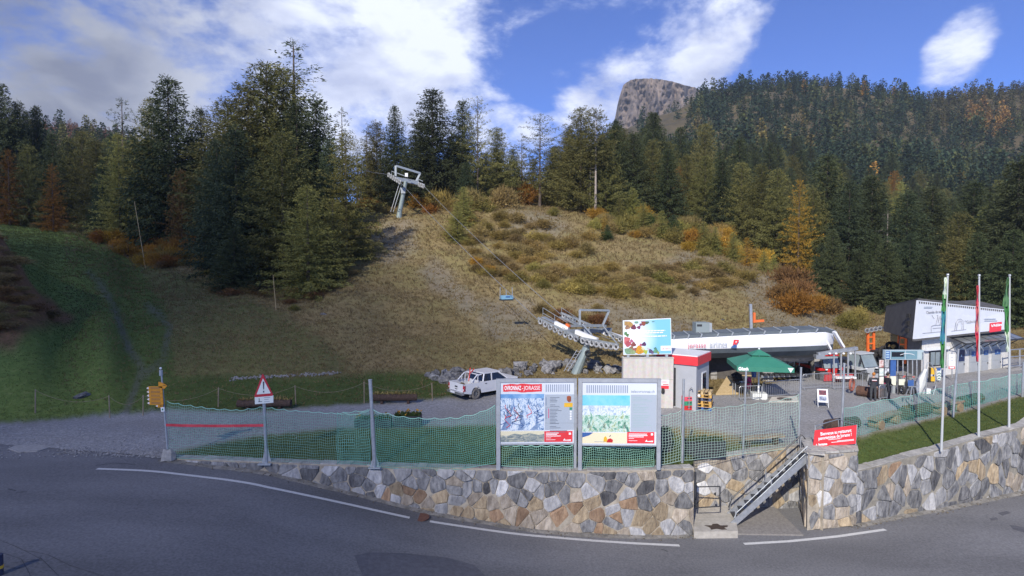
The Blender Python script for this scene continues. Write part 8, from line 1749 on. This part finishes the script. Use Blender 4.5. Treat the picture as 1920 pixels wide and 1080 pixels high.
for s2 in (-1, 1):
    for x0, x1 in ((1.80, 2.0), (2.62, 2.68), (3.42, 3.40)):
        m = MB(); m.bar((x0 if x0 < 3 else 4.15, s2*.87, 1.14), (x1, s2*.745, 1.61), .09 if x0 != 2.62 else .07); m.build('pillar', wp_, t)
    m = MB(); m.hexa([(x, s2*.925, z) for x, z in ((1.80, .60), (2.72, .60))]+[(x, s2*.93, z) for x, z in ((2.72, .61), (1.80, .61))]+[(1.80, s2*.925, 1.12), (2.72, s2*.925, 1.12), (2.72, s2*.93, 1.12), (1.80, s2*.93, 1.12)]); m.build('door', wp_, t); m = MB(); m.box(1.95, min(s2*.935, s2*.95), .98, 2.12, max(s2*.935, s2*.95), 1.02); m.build('door_handle', dark, t)
    for x in (1.15, 4.32):
        m = MB(); m.torus((x, s2*.80, .40), (1, 0, 0), (0, 0, 1), .28, .125, 22, 8); wh = m.build('wheel', M('dusty tyre', (.12, .11, .10), (.19, .175, .16), 8, .9), t); m = MB(); m.cyl((x, s2*.80, .40), (x, s2*.86, .40), .21, 16); m.build('rim', dark, wh)
        for k in range(6): a_ = k*PI/3; m = MB(); m.bar((x, s2*.868, .40), (x+.2*math.cos(a_), s2*.868, .40+.2*math.sin(a_)), .035, .02); m.build('spoke', galv, wh)
    m = MB(); m.tube([(.75, s2*.78, 1.13), (1.3, s2*.74, 1.56), (1.74, s2*.74, 1.60)], .045, 7); m.build('roll_bar', wp_, t)
    for x, z in ((1.05, 1.36), (1.38, 1.58)): m = MB(); m.bar((x, s2*.75, 1.13), (x+.05, s2*.74, z), .05); m.build('roll_bar_strut', wp_, t)
    m = MB(); m.box(.30, min(s2*.70, s2*.86), .2, .60, max(s2*.70, s2*.86), .50) if False else m.box(.62, min(s2*.72, s2*.86), .22, .64, max(s2*.72, s2*.86), .50); m.build('mud_flap', cgrey, t)
m = MB(); m.bar((1.5, -.7, 1.6), (1.5, .7, 1.6), .06); m.build('roll_bar_cross', wp_, t)
m = MB(); m.bar((1.0, -.2, 1.15), (1.5, .25, 1.92), .06); m.bar((1.25, .05, 1.55), (1.75, .1, 1.86), .05); o_ = m.build('red_load', M('bright red', (.6, .04, .03)), t)

# ------------------------------------------------------------------ lift towers and ropes
lt = M('lift steel', (.26, .29, .31), (.34, .37, .39), 4, .4, .3); lm_ = M('mast steel green grey', (.20, .25, .255), (.26, .31, .31), 3, .45, .2)
def sheaves(t, a, b, n, r, name='sheave_train', side=Vector((0, -1, 0)), sag=.0):
    m = MB(); m.bar(a+Vector((0, 0, .16)), b+Vector((0, 0, .16)), .10, .14); tr = m.build(name, lt, t, world=True)
    ax = (b-a).normalized()
    for k in range(n):
        f = (k+.5)/n; c = a.lerp(b, f)-Vector((0, 0, sag*4*f*(1-f))); m = MB(); up = Vector((0, 0, 1))-ax*ax.z; m.torus(c, ax, up, r*.72, r*.28, 14, 6); m.build('sheave', M('sheave rim', (.50, .52, .54), (.10, .10, .11), 6), tr, world=True); m = MB(); nn = ax.cross(up).normalized(); m.cyl(c-nn*.03, c+nn*.03, r*.3, 8); m.build('hub', dark, tr, world=True)
    return tr
Y1 = 41.0; b0 = gp(1076, Y1); tp = At(1100, 652, Y1)
t = thing('lift_tower', 'near chairlift tower with long sheave trains behind the info boards', 'lift tower', loc=b0)
m = MB(); m.tube([b0-Vector((0, 0, .4)), tp], [.36, .28], 12); m.build('mast', lm_, t, world=True)
m = MB(); lo = b0+Vector((-.42, -.3, .2)); hi = tp+Vector((-.42, -.3, -.1)); m.tube([lo, hi], .025, 5); m.tube([lo+Vector((-.28, 0, 0)), hi+Vector((-.28, 0, 0))], .025, 5)
for k in range(7): p = lo.lerp(hi, (k+.5)/7); m.tube([p, p+Vector((-.28, 0, 0))], .018, 5)
m.build('ladder', galv, t, world=True)
for v in (662, 675): m = MB(); c = At(1102, v, Y1-.42); m.torus(c, (1, 0, 0), (0, 0, 1), .17, .05, 14, 6); m.build('number_disc', dark, t, world=True)
N0, N1 = At(1009, 600, 44.2), At(1160, 651, 38.6); N2 = At(1085, 637, 41.2); Q0, Q1 = At(1052, 590, 47.5), At(1196, 650, 41.2)
sheaves(t, N0, N2, 8, .24, sag=.12); sheaves(t, N2+(N1-N2)*.05, N1, 8, .24, sag=.08)
sheaves(t, Q0, Q0.lerp(Q1, .46), 6, .22); sheaves(t, Q0.lerp(Q1, .5), Q1, 6, .22)
for q0, q1_ in ((At(1041, 606, 43.2), At(1066, 617, 42.4)), (At(1080, 622, 41.9), At(1120, 638, 40.4)), (At(1130, 622, 44.), At(1168, 634, 42.6))): m = MB(); m.bar(q0, q1_, .22, .3); m.build('train_beam', white, t, world=True)
m = MB(); m.bar(At(1066, 611, 42.6), At(1136, 611, 44.5), .16, .18); m.bar(tp, At(1100, 620, 42.4), .4, .4); m.bar(At(1060, 622, 42.), At(1145, 618, 44.6), .3, .3); m.build('crossarm', lt, t, world=True)
fr0 = [At(1087, 610, 42.2), At(1087, 581, 42.2), At(1142, 582, 43.2), At(1130, 610, 43.2)]; m = MB()
for q0, q1_ in zip(fr0, fr0[1:]+fr0[:1]): m.bar(q0, q1_, .15)
m.build('lifting_frame', lt, t, world=True)
m = MB(); m.bar(At(1062, 608, 42.6), At(1068, 612, 42.3), .15, .15); m.build('orange_bracket', orange, t, world=True)
m = MB(); m.tube([At(1092, 608, 42), At(1110, 628, 41)], .06, 6); m.tube([At(1130, 610, 43), At(1160, 648, 41.5)], .05, 6); m.build('brace', lt, t, world=True)
m = MB()
for (u0, v0, y0, u1, v1, y1) in ((1018, 577, 44.4, 1064, 605, 42.6), (1018, 587, 44.4, 1063, 613, 42.6), (1053, 577, 47.6, 1085, 598, 44.8), (1053, 587, 47.6, 1085, 608, 44.8)): m.tube([At(u0, v0, y0), At(u1, v1, y1)], .022, 5)
for (u, va, vb_, y) in ((1018, 577, 592, 44.4), (1040, 590, 606, 43.5), (1053, 577, 594, 47.6), (1075, 592, 610, 45.6)): m.tube([At(u, va, y), At(u, vb_, y)], .022, 5)
m.build('walkway_rail', lt, t, world=True); m = MB(); m.bar(At(1018, 594, 44.4), At(1064, 616, 42.6), .5, .04); m.bar(At(1053, 594, 47.6), At(1090, 612, 44.8), .5, .04); m.build('walkway', lt, t, world=True)
Y2 = 91.0; b0 = gp(748, Y2); tp = At(761, 340, Y2)
t = thing('lift_tower', 'distant chairlift tower on the crest of the slope', 'lift tower', loc=b0); m = MB(); m.tube([b0-Vector((0, 0, .6)), b0.lerp(tp, .18), b0.lerp(tp, .62), tp], [.50, .38, .32, .28], 12); m.build('mast', lm_, t, world=True)
m = MB(); m.bar(At(741, 335, Y2), At(784, 344, Y2+1.5), .7, .55); m.build('crossarm', lt, t, world=True)
fr0 = [At(742, 330, Y2), At(742, 311, Y2), At(788, 325, Y2+1.5), At(780, 341, Y2+1.5)]; m = MB()
for q0, q1_ in zip(fr0[:-1], fr0[1:]): m.bar(q0, q1_, .30)
m.build('lifting_frame', lt, t, world=True)
T0a, T0b = At(727, 327, Y2+2), At(752, 343, Y2-2); T1a, T1b = At(776, 342, Y2+3), At(796, 350, Y2-1)
sheaves(t, T0a, T0b, 6, .40); sheaves(t, T1a, T1b, 6, .40)
m = MB(); m.tube([At(734, 330, Y2), At(734, 321, Y2), At(765, 332, Y2)], .06, 5); m.tube([At(784, 342, Y2), At(785, 336, Y2), At(793, 340, Y2)], .06, 5); m.tube([At(756, 334, Y2-1), At(785, 340, Y2-1)], .05, 5); m.build('walkway_rail', lt, t, world=True)
m = MB(); a = At(762, 330, Y2-1); m.box(a.x-.22, a.y, a.z-.1, a.x+.22, a.y+.05, a.z+.45); m.build('number_plate', white, t, world=True)
m = MB(); lo = b0+Vector((-.75, -.3, .8)); hi = tp+Vector((-.6, -.3, -.5)); m.tube([lo, hi], .05, 5); m.tube([lo+Vector((-.4, 0, 0)), hi+Vector((-.4, 0, 0))], .05, 5); m.build('ladder', galv, t, world=True)
m = MB(); a = At(756, 357, Y2-.5); m.box(a.x-.35, a.y, a.z-.45, a.x+.3, a.y+.1, a.z+.4); m.build('sign_plate', lt, t, world=True)
def ropeline(name, label, pts, sag, r):
    m = MB()
    for a, b in zip(pts[:-1], pts[1:]): n = 22; m.tube([a.lerp(b, k/n)-Vector((0, 0, sag*4*(k/n)*(1-k/n))) for k in range(n+1)], r, 4)
    return single(name, m, M('wire rope', (.24, .25, .26), None, rough=.5, metal=.5), label, 'rope', loc=pts[0])
ropeline('haul_rope', 'left haul rope of the chairlift carrying the blue chair', [At(640, 305, 118), T0a, T0b, N0, N1, At(1256, 664, 37.6)], .35, .032)
ropeline('haul_rope', 'right haul rope of the chairlift', [At(690, 318, 118), T1a, T1b, Q0, Q1, At(1262, 655, 40)], .35, .032)
# chair on the left rope
f = .868; c = T0b.lerp(N0, f)-Vector((0, 0, .35*4*f*(1-f))); ax = (N0-T0b); ax.z = 0; ax.normalize(); sd_ = Vector((-ax.y, ax.x, 0))
t = thing('lift_chair', 'single chair with light blue cover hanging on the left haul rope', 'lift chair', loc=c-Vector((0, 0, 1.1)))
for s2 in (-.55, .55): m = MB(); m.tube([c+sd_*s2+Vector((0, 0, .25)), c+sd_*s2*1.05-Vector((0, 0, .75))], .03, 6); m.build('side_frame', galv, t, world=True)
m = MB(); m.tube([c, c-Vector((0, 0, .25)), c-Vector((0, 0, .6))], .035, 6); m.bar(c-sd_*.6-Vector((0, 0, .62)), c+sd_*.6-Vector((0, 0, .62)), .05); m.build('hanger', galv, t, world=True)
m = MB(); q_ = c-Vector((0, 0, .62)); m.obox(q_+ax*.05, sd_*.50, ax*.32, Vector((0, 0, .16))); bl2 = m.build('cover', M('chair cover blue', (.17, .36, .50), (.24, .44, .58), 3, .6), t, world=True); m = MB(); m.obox(q_+ax*.38+Vector((0, 0, .05)), sd_*.2, ax*.012, Vector((0, 0, .05))); m.build('logo', blue, bl2, world=True); m = MB(); m.obox(q_-Vector((0, 0, .22)), sd_*.55, ax*.3, Vector((0, 0, .05))); m.build('seat', dark, t, world=True)
# ------------------------------------------------------------------ unseen cloud added toward the sun to shade the left of the valley
def shade_cloud():
    tgt = Vector((-139, -6, 5)); D = 1500.; c = tgt+SUNV*D; ax = SUNV.cross(Vector((0, 0, 1))).normalized(); up = ax.cross(SUNV)
    m = MB(); r = random.Random(3)
    m.blob(c, 131, 150, 60, 1, .05, 40, 24)
    for k in range(26): a = r.random()*6.28; q_ = r.uniform(.2, .78); m.blob(c+Vector((math.cos(a)*128*q_, math.sin(a)*140*q_, r.uniform(-10, 40))), r.uniform(25, 45), r.uniform(25, 45), r.uniform(20, 40), k, .15, 16, 10)
    mt = bpy.data.materials.new('cloud'); mt.use_nodes = True; N = mt.node_tree.nodes; L = mt.node_tree.links; N.clear(); o_ = N.new('ShaderNodeOutputMaterial'); d = N.new('ShaderNodeBsdfDiffuse'); d.inputs[0].default_value = (.9, .9, .9, 1); t = N.new('ShaderNodeBsdfTransparent'); t.inputs[0].default_value = (1, 1, 1, 1); x = N.new('ShaderNodeMixShader'); x.inputs[0].default_value = .48
    L.new(t.outputs[0], x.inputs[1]); L.new(d.outputs[0], x.inputs[2]); L.new(x.outputs[0], o_.inputs[0])
    o = single('cloud', m, mt, 'unseen cloud added behind the viewer to shade the left of the valley', 'cloud', loc=c, kind='stuff', smooth=True); o.rotation_euler = (0, 0, math.radians(20))
shade_cloud()
# ------------------------------------------------------------------ thin blue air in front of the far mountainside
def air():
    m = MB(); m.box(-900, -60, -4, 1000, 1750, 560); mt = bpy.data.materials.new('haze'); mt.use_nodes = True; N = mt.node_tree.nodes; L = mt.node_tree.links; N.clear(); o_ = N.new('ShaderNodeOutputMaterial'); v = N.new('ShaderNodeVolumePrincipled'); v.inputs['Color'].default_value = (.80, .88, 1, 1); v.inputs['Density'].default_value = .00016; v.inputs['Anisotropy'].default_value = .2
    L.new(v.outputs[0], o_.inputs['Volume']); single('haze', m, mt, 'thin bluish haze over the valley', 'haze', kind='stuff')
air()
